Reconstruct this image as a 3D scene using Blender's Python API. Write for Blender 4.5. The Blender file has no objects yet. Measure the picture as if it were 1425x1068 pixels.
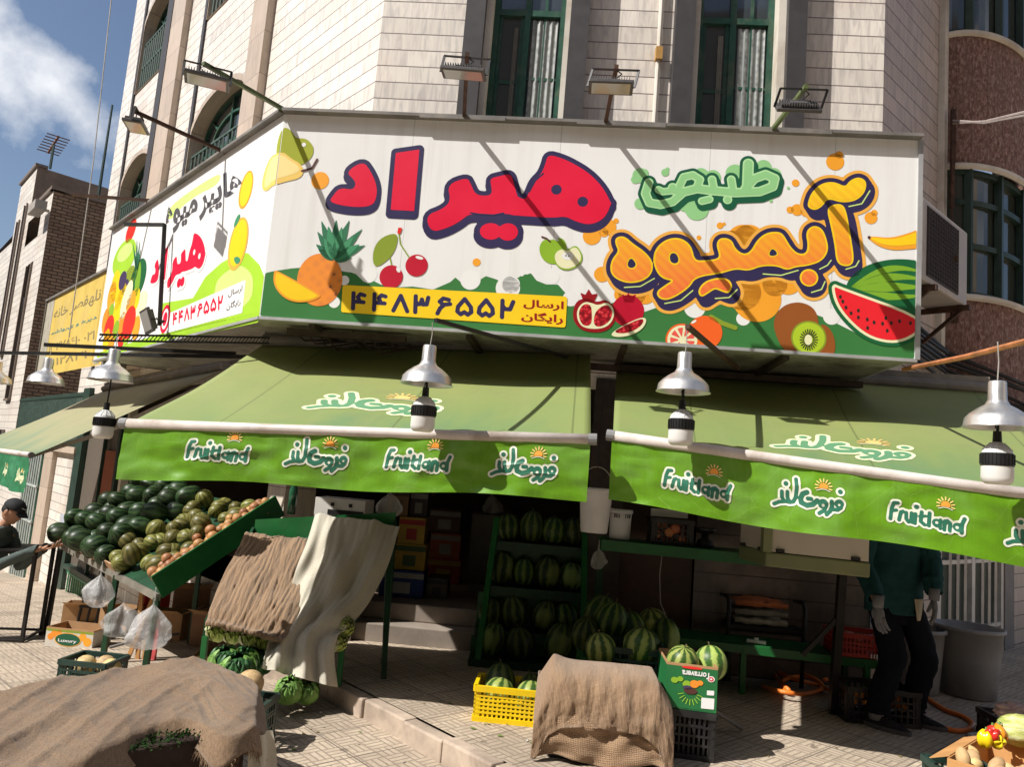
import bpy, bmesh, math, random
import numpy as np
from mathutils import Vector, Matrix, noise, Euler
random.seed(7)
SC = bpy.context.scene
COL = SC.collection
R_ = math.radians
# ------------------------------------------------------------------ camera
FPX, CX, CY = 1050.0, 712.5, 534.0
_u = Vector((1420-CX, 8100+CY, -FPX)).normalized()          # world up seen from the lens
_f = Vector((0, 0, -1)); _f = (_f-_u*_f.dot(_u)).normalized()
_r = _f.cross(_u)
MC = Matrix((_r, _f, _u))                                     # camera space -> world space
CAM = Vector((0, 0, 1.5))
cd = bpy.data.cameras.new('camera'); cam = bpy.data.objects.new('camera', cd); COL.objects.link(cam)
cd.sensor_width = 36; cd.lens = 36*FPX/1425; cd.clip_start = .05; cd.clip_end = 4000
cam.matrix_world = Matrix.Translation(CAM) @ MC.to_4x4()
SC.camera = cam
# ------------------------------------------------------------------ light
SUND = Vector((2.02, 1.0, -2.45)).normalized()                # the way the light travels
w = bpy.data.worlds.new('World'); SC.world = w; w.use_nodes = True
wn, wl = w.node_tree.nodes, w.node_tree.links
bg = wn['Background']
sky = wn.new('ShaderNodeTexSky'); sky.sky_type = 'NISHITA'; sky.sun_disc = False
sky.sun_elevation = math.asin(-SUND.z); sky.sun_rotation = math.atan2(-SUND.x, -SUND.y) % (2*math.pi)
sky.air_density = 1.0; sky.dust_density = 2.0; sky.ozone_density = 2.2
tc = wn.new('ShaderNodeTexCoord')
mp = wn.new('ShaderNodeMapping'); mp.inputs['Location'].default_value = (3.65, 1.62, .42); mp.inputs['Scale'].default_value = (1, 1, 1.25)
n1 = wn.new('ShaderNodeTexNoise'); n1.inputs['Scale'].default_value = 2.3; n1.inputs['Detail'].default_value = 9; n1.inputs['Roughness'].default_value = .56
n1.inputs['Distortion'].default_value = .12
rp = wn.new('ShaderNodeValToRGB'); rp.color_ramp.elements[0].position = .54; rp.color_ramp.elements[1].position = .78
mx = wn.new('ShaderNodeMix'); mx.data_type = 'RGBA'
mx.inputs['B'].default_value = (8.2, 8.4, 8.8, 1)
wl.new(tc.outputs['Generated'], mp.inputs['Vector']); wl.new(mp.outputs[0], n1.inputs['Vector'])
# one big cumulus over the far end of the left street, thinner cloud elsewhere
def _cdir(x, y): return (MC @ Vector(((x-CX)/FPX, -(y-CY)/FPX, -1))).normalized()
def _m(op, a, b=None, c=None):
    q = wn.new('ShaderNodeMath'); q.operation = op
    for i, v in enumerate((a, b, c)):
        if v is None: continue
        if hasattr(v, 'is_linked'): wl.new(v, q.inputs[i])
        else: q.inputs[i].default_value = v
    return q.outputs[0]
dens = n1.outputs['Fac']
for (px_, py_), r_, k_ in (((70, 130), .10, .23), ((130, 165), .07, .22), ((15, 120), .08, .2), ((20, 15), .06, .1), ((130, 30), .11, -.3), ((40, 270), .09, -.3), ((185, 60), .05, -.2)):
    vd = wn.new('ShaderNodeVectorMath'); vd.operation = 'DISTANCE'; vd.inputs[1].default_value = _cdir(px_, py_); wl.new(tc.outputs['Generated'], vd.inputs[0])
    g_ = _m('MAXIMUM', _m('SUBTRACT', 1.0, _m('DIVIDE', vd.outputs['Value'], r_*1.6)), 0.0); dens = _m('ADD', dens, _m('MULTIPLY', _m('POWER', g_, .8), k_))
n2_ = wn.new('ShaderNodeTexNoise'); n2_.inputs['Scale'].default_value = 16; n2_.inputs['Detail'].default_value = 8; n2_.inputs['Roughness'].default_value = .6; wl.new(tc.outputs['Generated'], n2_.inputs['Vector'])
dens = _m('ADD', dens, _m('MULTIPLY', _m('SUBTRACT', n2_.outputs['Fac'], .5), .42))
wl.new(dens, rp.inputs[0]); wl.new(rp.outputs[0], mx.inputs['Factor']); wl.new(sky.outputs[0], mx.inputs['A'])
wl.new(mx.outputs['Result'], bg.inputs[0]); bg.inputs[1].default_value = .085
sd = bpy.data.lights.new('sun', 'SUN'); so = bpy.data.objects.new('sun', sd); COL.objects.link(so)
sd.energy = 5.0; sd.angle = R_(.5); sd.color = (1, .96, .90)
so.rotation_euler = SUND.to_track_quat('-Z', 'Y').to_euler(); so.location = -SUND*30
SC.view_settings.view_transform = 'Standard'; SC.view_settings.look = 'None'
SC.view_settings.exposure = .42; SC.view_settings.gamma = 1
SC.cycles.max_bounces = 6; SC.cycles.diffuse_bounces = 3; SC.cycles.transparent_max_bounces = 12
# ------------------------------------------------------------------ pixel -> place on a real plane
def ray(x, y): return MC @ Vector(((x-CX)/FPX, -(y-CY)/FPX, -1))
def onz(x, y, z=0.0):
    d = ray(x, y); return CAM+d*((z-CAM.z)/d.z)
def onp(x, y, p, n):
    d = ray(x, y); p = Vector(p); return CAM+d*((p-CAM).dot(n)/d.dot(n))
def atY(x, y, Y): return onp(x, y, (0, Y, 0), Vector((0, 1, 0)))
def U(az): return Vector((math.sin(R_(az)), math.cos(R_(az)), 0))
def NR(u): return Vector((u.y, -u.x, 0))                      # to the right-hand side of u
UP = Vector((0, 0, 1))
# ------------------------------------------------------------------ mesh helpers
OFF = {}
class MB:
    def __init__(s): s.v, s.f, s.m, s.uv = [], [], [], []
    def add(s, vs, fs, mi=0, uv=None):
        b = len(s.v); s.v += [tuple(v) for v in vs]
        s.f += [tuple(i+b for i in f) for f in fs]; s.m += [mi]*len(fs)
        s.uv += (list(uv) if uv else [None]*len(vs)); return s
    def obox(s, o, a, b, c, mi=0):                            # corner + three edges
        o, a, b, c = Vector(o), Vector(a), Vector(b), Vector(c)
        if a.cross(b).dot(c) < 0: a, b = b, a
        vs = [o, o+a, o+a+b, o+b, o+c, o+a+c, o+a+b+c, o+b+c]
        return s.add(vs, [(3, 2, 1, 0), (4, 5, 6, 7), (0, 1, 5, 4), (1, 2, 6, 5), (2, 3, 7, 6), (3, 0, 4, 7)], mi)
    def box(s, x0, x1, y0, y1, z0, z1, mi=0): return s.obox((x0, y0, z0), (x1-x0, 0, 0), (0, y1-y0, 0), (0, 0, z1-z0), mi)
    def cbox(s, c, sx, sy, sz, M=None, mi=0):                 # centred, rotated by M
        M = M or Matrix.Identity(3); a, b, d = M @ Vector((sx, 0, 0)), M @ Vector((0, sy, 0)), M @ Vector((0, 0, sz))
        return s.obox(Vector(c)-(a+b+d)/2, a, b, d, mi)
    def bar(s, p, q, w, h=None, up=UP, mi=0):                 # rectangular bar between two points
        p, q = Vector(p), Vector(q); h = h or w; d = (q-p); t = d.normalized()
        up = Vector(up)
        if abs(t.dot(up)) > .98: up = Vector((0, 1, 0))
        x = t.cross(up).normalized(); y = x.cross(t)
        return s.obox(p-x*w/2-y*h/2, x*w, y*h, d, mi)
    def tube(s, pts, r, n=8, caps=True, mi=0, closed=False):
        pts = [Vector(p) for p in pts]; k = len(pts); rs = r if isinstance(r, (list, tuple)) else [r]*k
        base = []; px = None
        for i, p in enumerate(pts):
            if closed: t = pts[(i+1) % k]-pts[i-1]
            else: t = (pts[min(i+1, k-1)]-pts[max(i-1, 0)])
            t = t.normalized() if t.length > 1e-9 else UP
            if px is None:
                a = UP if abs(t.z) < .9 else Vector((1, 0, 0)); px = (a-t*a.dot(t)).normalized()
            else:
                px = px-t*px.dot(t); px = px.normalized() if px.length > 1e-6 else t.orthogonal().normalized()
            py = t.cross(px)
            base += [p+(px*math.cos(2*math.pi*j/n)+py*math.sin(2*math.pi*j/n))*rs[i] for j in range(n)]
        fs = []
        for i in range(k if closed else k-1):
            i2 = (i+1) % k
            fs += [(i*n+j, i*n+(j+1) % n, i2*n+(j+1) % n, i2*n+j) for j in range(n)]
        if caps and not closed: fs += [tuple(range(n))[::-1], tuple((k-1)*n+j for j in range(n))]
        return s.add(base, fs, mi)
    def lathe(s, prof, c=(0, 0, 0), n=24, M=None, mi=0, cap0=False, cap1=False):   # prof: (radius, z)
        c = Vector(c); M = M or Matrix.Identity(3); vs, fs = [], []
        for r, z in prof:
            vs += [c+M @ Vector((r*math.cos(2*math.pi*j/n), r*math.sin(2*math.pi*j/n), z)) for j in range(n)]
        for i in range(len(prof)-1):
            fs += [(i*n+j, i*n+(j+1) % n, (i+1)*n+(j+1) % n, (i+1)*n+j) for j in range(n)]
        if cap0: fs.append(tuple(range(n))[::-1])
        if cap1: fs.append(tuple((len(prof)-1)*n+j for j in range(n)))
        return s.add(vs, fs, mi)
    def ball(s, c, rx, ry=None, rz=None, M=None, nu=16, nv=10, mi=0, fn=None):
        ry = ry or rx; rz = rz or rx; c = Vector(c); M = M or Matrix.Identity(3); vs = []
        for i in range(1, nv):
            th = math.pi*i/nv
            for j in range(nu):
                ph = 2*math.pi*j/nu
                p = Vector((math.sin(th)*math.cos(ph), math.sin(th)*math.sin(ph), math.cos(th)))
                k = fn(p) if fn else 1
                vs.append(c+M @ Vector((p.x*rx*k, p.y*ry*k, p.z*rz*k)))
        top = len(vs); vs += [c+M @ Vector((0, 0, rz)), c+M @ Vector((0, 0, -rz))]
        fs = [(i*nu+j, (i+1)*nu+j, (i+1)*nu+(j+1) % nu, i*nu+(j+1) % nu) for i in range(nv-2) for j in range(nu)]
        fs += [(top, j, (j+1) % nu) for j in range(nu)]
        fs += [(top+1, (nv-2)*nu+(j+1) % nu, (nv-2)*nu+j) for j in range(nu)]
        return s.add(vs, fs, mi)
    def grid(s, fn, nu, nv, mi=0, uvs=(1, 1)):                # fn(u, v) -> point
        vs = [fn(i/nu, j/nv) for j in range(nv+1) for i in range(nu+1)]
        fs = [(j*(nu+1)+i, j*(nu+1)+i+1, (j+1)*(nu+1)+i+1, (j+1)*(nu+1)+i) for j in range(nv) for i in range(nu)]
        return s.add(vs, fs, mi, [(i/nu*uvs[0], j/nv*uvs[1]) for j in range(nv+1) for i in range(nu+1)])
    def quad(s, a, b, c, d, mi=0, uv=None): return s.add([a, b, c, d], [(0, 1, 2, 3)], mi, uv)
    def build(s, name, mats, parent=None, smooth=False, bevel=0, thick=0, base=None, sub=0, off=0):
        me = bpy.data.meshes.new(name)
        o0 = OFF.get(parent.name, Vector()) if parent else (Vector(base) if base is not None else Vector())
        me.from_pydata([(v[0]-o0.x, v[1]-o0.y, v[2]-o0.z) for v in s.v], [], s.f)
        mats = mats if isinstance(mats, (list, tuple)) else [mats]
        for m in mats: me.materials.append(m)
        if len(mats) > 1: me.polygons.foreach_set('material_index', s.m)
        if any(u is not None for u in s.uv):
            l = me.uv_layers.new(name='UVMap')
            for lp in me.loops:
                q = s.uv[lp.vertex_index]
                if q: l.data[lp.index].uv = q
        if smooth: me.polygons.foreach_set('use_smooth', [True]*len(me.polygons))
        me.update()
        o = bpy.data.objects.new(name, me); COL.objects.link(o)
        if parent: o.parent = parent; OFF[o.name] = o0
        elif base is not None: o.location = o0; OFF[o.name] = o0
        if thick:
            q = o.modifiers.new('solid', 'SOLIDIFY'); q.thickness = thick; q.offset = off
        if sub:
            q = o.modifiers.new('sub', 'SUBSURF'); q.levels = sub; q.render_levels = sub
        if bevel:
            q = o.modifiers.new('bevel', 'BEVEL'); q.width = bevel; q.segments = 2; q.limit_method = 'ANGLE'; q.angle_limit = R_(50)
            q.harden_normals = False
        return o
def tag(o, label=None, cat=None, group=None, kind=None):
    if label: o['label'] = label
    if cat: o['category'] = cat
    if group: o['group'] = group
    if kind: o['kind'] = kind
    return o
def thing(name, label, cat, loc=(0, 0, 0), group=None, local=False):
    o = bpy.data.objects.new(name, None); COL.objects.link(o); o.location = loc; o.empty_display_size = .1
    if not local: OFF[o.name] = Vector(loc)
    return tag(o, label, cat, group)
def copy_tree(o, parent=None):
    kids = list(o.children); c = o.copy(); COL.objects.link(c)
    if parent is not None: c.parent = parent
    for k in kids: copy_tree(k, c)
    return c
ORD = ['', 'first', 'second', 'third', 'fourth', 'fifth', 'sixth', 'seventh', 'eighth', 'ninth', 'tenth', 'eleventh', 'twelfth', 'thirteenth', 'fourteenth', 'fifteenth', 'sixteenth', 'seventeenth', 'eighteenth', 'nineteenth', 'twentieth']
def nz(p, s=1.0, o=0.0): return noise.noise(Vector((p[0]*s+o, p[1]*s+o*.7, p[2]*s-o)))
def lerp(a, b, t): return a+(b-a)*t
def bil(a, b, c, d, u, v): return lerp(lerp(a, b, u), lerp(d, c, u), v)   # a b bottom, d c top
# ------------------------------------------------------------------ materials
MATS = {}
class NT:
    def __init__(s, name):
        s.m = bpy.data.materials.new(name); s.m.use_nodes = True; s.n = s.m.node_tree.nodes; s.l = s.m.node_tree.links
        s.b = s.n['Principled BSDF']
    def new(s, t, **k):
        q = s.n.new('ShaderNode'+t)
        for a, v in k.items():
            if a in q.inputs: q.inputs[a].default_value = v
            else: setattr(q, a, v)
        return q
    def link(s, a, b): s.l.new(a, b)
    def coord(s, kind='Object', scale=(1, 1, 1), rot=(0, 0, 0)):
        t = s.new('TexCoord'); m = s.new('Mapping'); m.inputs['Scale'].default_value = scale; m.inputs['Rotation'].default_value = rot
        s.link(t.outputs[kind], m.inputs[0]); return m.outputs[0]
    def noise(s, vec, scale, detail=4, rough=.55, dist=0):
        q = s.new('TexNoise'); q.inputs['Scale'].default_value = scale; q.inputs['Detail'].default_value = detail
        q.inputs['Roughness'].default_value = rough; q.inputs['Distortion'].default_value = dist
        if vec: s.link(vec, q.inputs['Vector'])
        return q.outputs['Fac']
    def ramp(s, fac, stops):
        q = s.new('ValToRGB'); e = q.color_ramp.elements
        while len(e) < len(stops): e.new(.5)
        for i, (p, c) in enumerate(stops): e[i].position = p; e[i].color = tuple(c)+((1,) if len(c) == 3 else ())
        s.link(fac, q.inputs[0]); return q.outputs[0]
    def mix(s, f, a, b, mode='MIX'):
        q = s.new('Mix', data_type='RGBA', blend_type=mode)
        for v, i in ((f, 'Factor'), (a, 'A'), (b, 'B')):
            if hasattr(v, 'is_linked'): s.link(v, q.inputs[i])
            else: q.inputs[i].default_value = v if isinstance(v, (int, float)) else tuple(v)+((1,) if len(v) == 3 else ())
        return q.outputs['Result']
    def math(s, op, a, b=None, c=None):
        q = s.new('Math', operation=op)
        for i, v in enumerate((a, b, c)):
            if v is None: continue
            if hasattr(v, 'is_linked'): s.link(v, q.inputs[i])
            else: q.inputs[i].default_value = v
        return q.outputs[0]
    def bump(s, h, strength=.3, dist=.01):
        q = s.new('Bump'); q.inputs['Strength'].default_value = strength; q.inputs['Distance'].default_value = dist
        s.link(h, q.inputs['Height']); s.link(q.outputs[0], s.b.inputs['Normal'])
    def out(s, col, rough=.6, metal=0, spec=None):
        for v, i in ((col, 'Base Color'), (rough, 'Roughness'), (metal, 'Metallic')):
            if hasattr(v, 'is_linked'): s.link(v, s.b.inputs[i])
            else: s.b.inputs[i].default_value = v if isinstance(v, (int, float)) else tuple(v)+(1,)
        if spec is not None: s.b.inputs['Specular IOR Level'].default_value = spec
        return s.m
def mat(name, col, rough=.6, metal=0, var=.18, scale=6.0, bump=0, bscale=40, spec=.35, obj=0, dirt=None):
    """painted / plain surface: a base colour with soft uneven wear"""
    if name in MATS: return MATS[name]
    t = NT(name); v = t.coord('Object')
    n = t.noise(v, scale, 6, .6)
    lo = [c*(1-var) for c in col]; hi = [min(1, c*(1+var)) for c in col]
    c = t.ramp(n, [(.3, lo), (.7, hi)])
    if dirt:
        n2 = t.noise(v, scale*.45, 8, .65, .4)
        f = t.ramp(n2, [(.5, (0, 0, 0)), (.72, (1, 1, 1))]); c = t.mix(f, c, dirt)
    if obj:
        oi = t.new('ObjectInfo'); h = t.new('HueSaturation'); t.link(c, h.inputs['Color'])
        t.link(t.math('MULTIPLY_ADD', oi.outputs['Random'], obj*2, 1-obj), h.inputs['Value'])
        t.link(t.math('MULTIPLY_ADD', oi.outputs['Random'], obj*.12, .5-obj*.06), h.inputs['Hue']); c = h.outputs[0]
    if bump: t.bump(t.noise(v, bscale, 4), bump, .004)
    r = t.math('MULTIPLY_ADD', n, .25, max(0, rough-.12))
    MATS[name] = t.out(c, r, metal, spec); return MATS[name]
# ------------------------------------------------------------------ plan of the corner: two street fronts and a cut corner
uF, uL, uR = U(94), U(-42), U(48)
nF, nL, nR = -NR(uF), -NR(uL), NR(uR)      # all three point out of the building, to the street
nF = Vector((-uF.y, uF.x, 0)); nF = nF if nF.y < 0 else -nF
nL = NR(uL); nL = nL if nL.y < 0 else -nL
nR = NR(uR); nR = nR if nR.y < 0 else -nR
C1 = onp(525, 90, (0, 6.6, 0), nF); C1.z = 0
C2 = onp(1230, 90, (0, 6.6, 0), nF); C2.z = 0
WF = (C2-C1).length
A0 = Vector((-.95, 5.3, 0))                # where the step starts
def PF(u, z, o=0): return C1+uF*u+UP*z+nF*o
def PL(u, z, o=0): return C1+uL*u+UP*z+nL*o
def PR(u, z, o=0): return C2+uR*u+UP*z+nR*o
def sdist(p): return (Vector((p[0], p[1], 0))-A0).dot(uL)
def gz(x, y): return -.13-.09*max(0, sdist((x, y))-.25)
# ------------------------------------------------------------------ surface materials of the setting
def m_stone(name, base, vein, joint, ch=.163, veins=1.0, jw=.065, warm=(.62, .46, .36)):
    t = NT(name); uv = t.new('UVMap').outputs[0]
    sx = t.new('SeparateXYZ'); t.link(uv, sx.inputs[0])
    row = t.math('FLOOR', t.math('DIVIDE', sx.outputs[1], ch))
    fr = t.math('FRACT', t.math('DIVIDE', sx.outputs[1], ch))
    j1 = t.math('LESS_THAN', fr, jw)
    # butt joints, staggered from row to row
    sh = t.math('FRACT', t.math('MULTIPLY', t.math('SINE', t.math('MULTIPLY', row, 12.99)), 437.5))
    col = t.math('ADD', t.math('DIVIDE', sx.outputs[0], .95), sh)
    j2 = t.math('MULTIPLY', t.math('LESS_THAN', t.math('FRACT', col), .004), .16)
    cell = t.new('CombineXYZ'); t.link(t.math('FLOOR', col), cell.inputs[0]); t.link(row, cell.inputs[1])
    wn_ = t.new('TexWhiteNoise'); wn_.noise_dimensions = '2D'; t.link(cell.outputs[0], wn_.inputs['Vector'])
    # veins: each slab cut from its own place of the block
    add = t.new('VectorMath', operation='MULTIPLY_ADD'); t.link(wn_.outputs['Color'], add.inputs[0])
    add.inputs[1].default_value = (9, 9, 9); t.link(uv, add.inputs[2])
    mpv = t.new('Mapping'); mpv.inputs['Rotation'].default_value = (0, 0, .75); mpv.inputs['Scale'].default_value = (11, 1.5, 1)
    t.link(add.outputs[0], mpv.inputs[0])
    v1 = t.noise(mpv.outputs[0], 1.6, 7, .62, .9)
    v2 = t.noise(uv, .9, 6, .6, .3)
    f = t.ramp(v1, [(.44, (0, 0, 0)), (.66, (1, 1, 1))])
    f = t.math('MULTIPLY', f, .62*veins)
    c = t.mix(f, base, vein)
    c = t.mix(t.math('MULTIPLY', t.ramp(v2, [(.5, (0, 0, 0)), (.75, (1, 1, 1))]), .35), c, warm)
    hs = t.new('HueSaturation'); t.link(c, hs.inputs['Color']); t.link(t.math('MULTIPLY_ADD', wn_.outputs['Value'], .2, .9), hs.inputs['Value'])
    jj = t.math('MAXIMUM', j1, j2)
    c = t.mix(jj, hs.outputs[0], joint)
    t.bump(t.math('SUBTRACT', 1, jj), .5, .012)
    return t.out(c, .42)
M_STONE = m_stone('cream_marble_cladding', (.76, .70, .62), (.40, .365, .35), (.17, .135, .12), jw=.06)
M_STONE2 = m_stone('pink_grey_cladding', (.52, .43, .37), (.28, .23, .21), (.12, .09, .08))
M_BEIGE = m_stone('beige_travertine', (.52, .42, .33), (.30, .23, .18), (.2, .15, .12), ch=.55, jw=.012, veins=.8)
M_GRAN = mat('dark_granite', (.05, .046, .047), .5, var=.12, scale=8)
M_WTRIM = mat('white_stone_trim', (.66, .61, .53), .55, var=.1, scale=3, dirt=(.42, .35, .27))
M_FRAMEG = mat('green_painted_steel', (.022, .075, .05), .42, var=.3, scale=9, dirt=(.10, .12, .08))
M_DGREEN = mat('dark_green_frame', (.022, .045, .033), .45, var=.3, scale=7)
M_RAIL = mat('grey_green_railing', (.06, .10, .08), .5, var=.3, scale=14)
def m_glass(name, tint=(.02, .03, .03), rough=.04):
    t = NT(name); v = t.coord('Object')
    t.bump(t.noise(v, 1.7, 2), .05, .02)
    return t.out(tint, rough, 0, 1.0)
M_GLASS = m_glass('window_glass', (.045, .055, .06))
M_GLASS2 = m_glass('smoky_window_glass', (.045, .05, .04), .08)
def m_curtain():
    t = NT('lace_curtain'); v = t.coord('Object', (1, 1, 1))
    wv = t.new('TexWave'); wv.inputs['Scale'].default_value = 6; wv.inputs['Distortion'].default_value = 1.5; t.link(v, wv.inputs[0])
    vo = t.new('TexVoronoi'); vo.inputs['Scale'].default_value = 18; t.link(v, vo.inputs[0])
    f = t.math('MULTIPLY', wv.outputs['Fac'], vo.outputs['Distance'])
    return t.out(t.ramp(f, [(.1, (.12, .13, .125)), (.6, (.30, .31, .29))]), .3, 0, .6)
M_CURT = m_curtain()
def m_paving():
    t = NT('patterned_paving_tiles'); uv = t.new('UVMap').outputs[0]
    wob = t.new('VectorMath', operation='MULTIPLY_ADD'); nn = t.new('TexNoise'); nn.inputs['Scale'].default_value = 6; t.link(uv, nn.inputs['Vector'])
    t.link(nn.outputs['Color'], wob.inputs[0]); wob.inputs[1].default_value = (.006, .006, 0); t.link(uv, wob.inputs[2])
    sx = t.new('SeparateXYZ'); t.link(wob.outputs[0], sx.inputs[0]); X, Y = sx.outputs[0], sx.outputs[1]
    s = .125
    fx, fy = t.math('FLOOR', t.math('DIVIDE', X, s)), t.math('FLOOR', t.math('DIVIDE', Y, s))
    par = t.math('MODULO', t.math('ABSOLUTE', t.math('ADD', fx, fy)), 2.0)
    par = t.math('GREATER_THAN', par, .5)
    ax, ay = t.math('FRACT', t.math('DIVIDE', X, s)), t.math('FRACT', t.math('DIVIDE', Y, s))
    def bars(p, q):                                            # three raised bars per block, closed at their ends
        a = t.math('FRACT', t.math('MULTIPLY', p, 3)); g = t.math('ABSOLUTE', t.math('SUBTRACT', a, .5))
        e = t.math('ABSOLUTE', t.math('SUBTRACT', q, .5))
        return t.math('MAXIMUM', t.math('SMOOTH_MAX', g, 0.0, .01), t.math('MULTIPLY_ADD', t.math('GREATER_THAN', e, .46), .5, 0))
    b1, b2 = bars(ax, ay), bars(ay, ax)
    d = t.mix(par, b1, b2)
    sep = t.new('SeparateColor'); t.link(d, sep.inputs[0]); g = t.math('GREATER_THAN', sep.outputs[0], .36)
    tx, ty = t.math('FRACT', t.math('DIVIDE', X, .4)), t.math('FRACT', t.math('DIVIDE', Y, .4))
    jt = t.math('MAXIMUM', t.math('LESS_THAN', tx, .022), t.math('LESS_THAN', ty, .022))
    cell = t.new('CombineXYZ'); t.link(t.math('FLOOR', t.math('DIVIDE', X, .4)), cell.inputs[0]); t.link(t.math('FLOOR', t.math('DIVIDE', Y, .4)), cell.inputs[1])
    wn_ = t.new('TexWhiteNoise'); t.link(cell.outputs[0], wn_.inputs['Vector'])
    big = t.noise(uv, 1.3, 8, .65, .4); fine = t.noise(uv, 90, 3); mid = t.noise(uv, 14, 5, .7)
    c = t.ramp(mid, [(.3, (.36, .29, .215)), (.7, (.55, .455, .345))])
    hs = t.new('HueSaturation'); t.link(c, hs.inputs['Color']); t.link(t.math('MULTIPLY_ADD', wn_.outputs['Value'], .28, .84), hs.inputs['Value'])
    c = t.mix(t.math('MULTIPLY', g, t.math('MULTIPLY_ADD', mid, .9, .12)), hs.outputs[0], (.13, .10, .08))
    c = t.mix(t.math('MULTIPLY', jt, .85), c, (.09, .07, .06))
    c = t.mix(t.math('MULTIPLY', t.ramp(big, [(.48, (0, 0, 0)), (.7, (1, 1, 1))]), .55), c, (.20, .16, .125))
    vo = t.new('TexVoronoi'); vo.inputs['Scale'].default_value = 3.1; t.link(uv, vo.inputs[0])
    spot = t.math('MULTIPLY', t.math('LESS_THAN', vo.outputs['Distance'], .09), .6)
    c = t.mix(spot, c, (.12, .09, .07))
    h = t.math('SUBTRACT', t.math('MULTIPLY', fine, .25), t.math('MAXIMUM', g, jt))
    t.bump(h, .55, .006)
    return t.out(c, .78)
M_PAVE = m_paving()
M_KERB = mat('worn_kerb_stone', (.40, .32, .25), .8, var=.3, scale=5, bump=.5, bscale=30, dirt=(.2, .15, .12))
def m_brick():
    t = NT('rough_brickwork'); uv = t.new('UVMap').outputs[0]
    b = t.new('TexBrick'); b.inputs['Scale'].default_value = 1; b.inputs['Brick Width'].default_value = .24; b.inputs['Row Height'].default_value = .085
    b.inputs['Mortar Size'].default_value = .014; b.inputs['Color1'].default_value = (.40, .27, .175, 1); b.inputs['Color2'].default_value = (.25, .16, .105, 1)
    b.inputs['Mortar'].default_value = (.06, .045, .035, 1)
    nn = t.new('TexNoise'); nn.inputs['Scale'].default_value = 9; t.link(uv, nn.inputs['Vector'])
    wob = t.new('VectorMath', operation='MULTIPLY_ADD'); t.link(nn.outputs['Color'], wob.inputs[0]); wob.inputs[1].default_value = (.02, .02, 0); t.link(uv, wob.inputs[2])
    t.link(wob.outputs[0], b.inputs['Vector'])
    c = t.mix(t.math('MULTIPLY', t.noise(uv, .8, 6), .6), b.outputs['Color'], (.17, .12, .085))
    t.bump(t.math('SUBTRACT', 1, b.outputs['Fac']), .8, .02)
    return t.out(c, .9)
M_BRICK = m_brick()
def m_rough():
    t = NT('rough_red_brown_stone'); uv = t.new('UVMap').outputs[0]
    v = t.new('Mapping'); v.inputs['Scale'].default_value = (1.6, .7, 1); t.link(uv, v.inputs[0])
    a = t.noise(v.outputs[0], 3, 8, .7, .8); b = t.noise(uv, 16, 7, .75, .6)
    c = t.ramp(b, [(.36, (.11, .048, .036)), (.50, (.27, .135, .105)), (.64, (.52, .36, .30))])
    c = t.mix(t.math('MULTIPLY', t.ramp(a, [(.45, (0, 0, 0)), (.7, (1, 1, 1))]), .7), c, (.22, .14, .11))
    sx = t.new('SeparateXYZ'); t.link(uv, sx.inputs[0])
    j = t.math('LESS_THAN', t.math('FRACT', t.math('DIVIDE', sx.outputs[0], .36)), .03)
    c = t.mix(t.math('MULTIPLY', j, .6), c, (.07, .04, .035))
    t.bump(b, 1.0, .03)
    return t.out(c, .85)
M_ROUGH = m_rough()
M_INT = mat('shade_toned_plaster', (.085, .066, .05), .9, var=.3, scale=2)  # plaster colour darkened to deepen the shade inside the shop
M_INTD = mat('dark_wood_panelling', (.045, .02, .012), .5, var=.5, scale=4)
M_CEM = mat('dirty_cement_step', (.24, .20, .165), .85, var=.3, scale=3, bump=.3, bscale=20)
# ------------------------------------------------------------------ setting
def tiles(name, fn, xs, ys, m, kind='structure'):
    """sheet over (s along the step, t to the shop), metres as UV"""
    mb = MB(); n = len(xs)
    vs = [fn(a, b) for b in ys for a in xs]
    fs = [(j*n+i, j*n+i+1, (j+1)*n+i+1, (j+1)*n+i) for j in range(len(ys)-1) for i in range(n-1)]
    mb.add(vs, fs, 0, [(a, b) for b in ys for a in xs])
    return tag(mb.build(name, m), kind=kind)
tV = Vector((uL.y, -uL.x, 0))                                  # across the step, towards the shop
def low(a, b):
    p = A0+uL*a+tV*b; p.z = -.13-.09*max(0, min(a, 40)-.25); return p
_xs = [-400, -60, -20, -8, -4, -2, -1, 0, .25, .6, 1, 2, 3, 5, 8, 12, 20, 40, 400]
tiles('pavement', low, _xs, [-400, -60, -20, -8, -4, -2, -1, 0, 1, 2, 4, 8, 20, 60, 400], M_PAVE)
def high(a, b): p = A0+uL*a+tV*b; p.z = 0; return p
tiles('upper_pavement', high, [-9+.3*i for i in range(35)], [.06+.35*i for i in range(32)], M_PAVE)
mb = MB(); rr = random.Random(3)
x = -9.0
while x < 1.5:
    L = rr.uniform(.24, .5); e = min(1.5, x+L)
    o = rr.uniform(-.012, .012); k = rr.uniform(-.012, .004)
    mb.obox(A0+uL*(x+.004)+tV*(-.03+o)+UP*(-.35), uL*(e-x-.008), tV*.10, UP*(.352+k)); x = e
mb.build('kerb_step', M_KERB, bevel=.012); tag(bpy.data.objects['kerb_step'], kind='structure')
# lower courses below the platform end so that nothing floats where the street falls away
mb = MB(); mb.obox(A0+uL*1.5+tV*.06+UP*(-.5), uL*.05, tV*6, UP*.498); tag(mb.build('platform_end', M_CEM), kind='structure')
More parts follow.
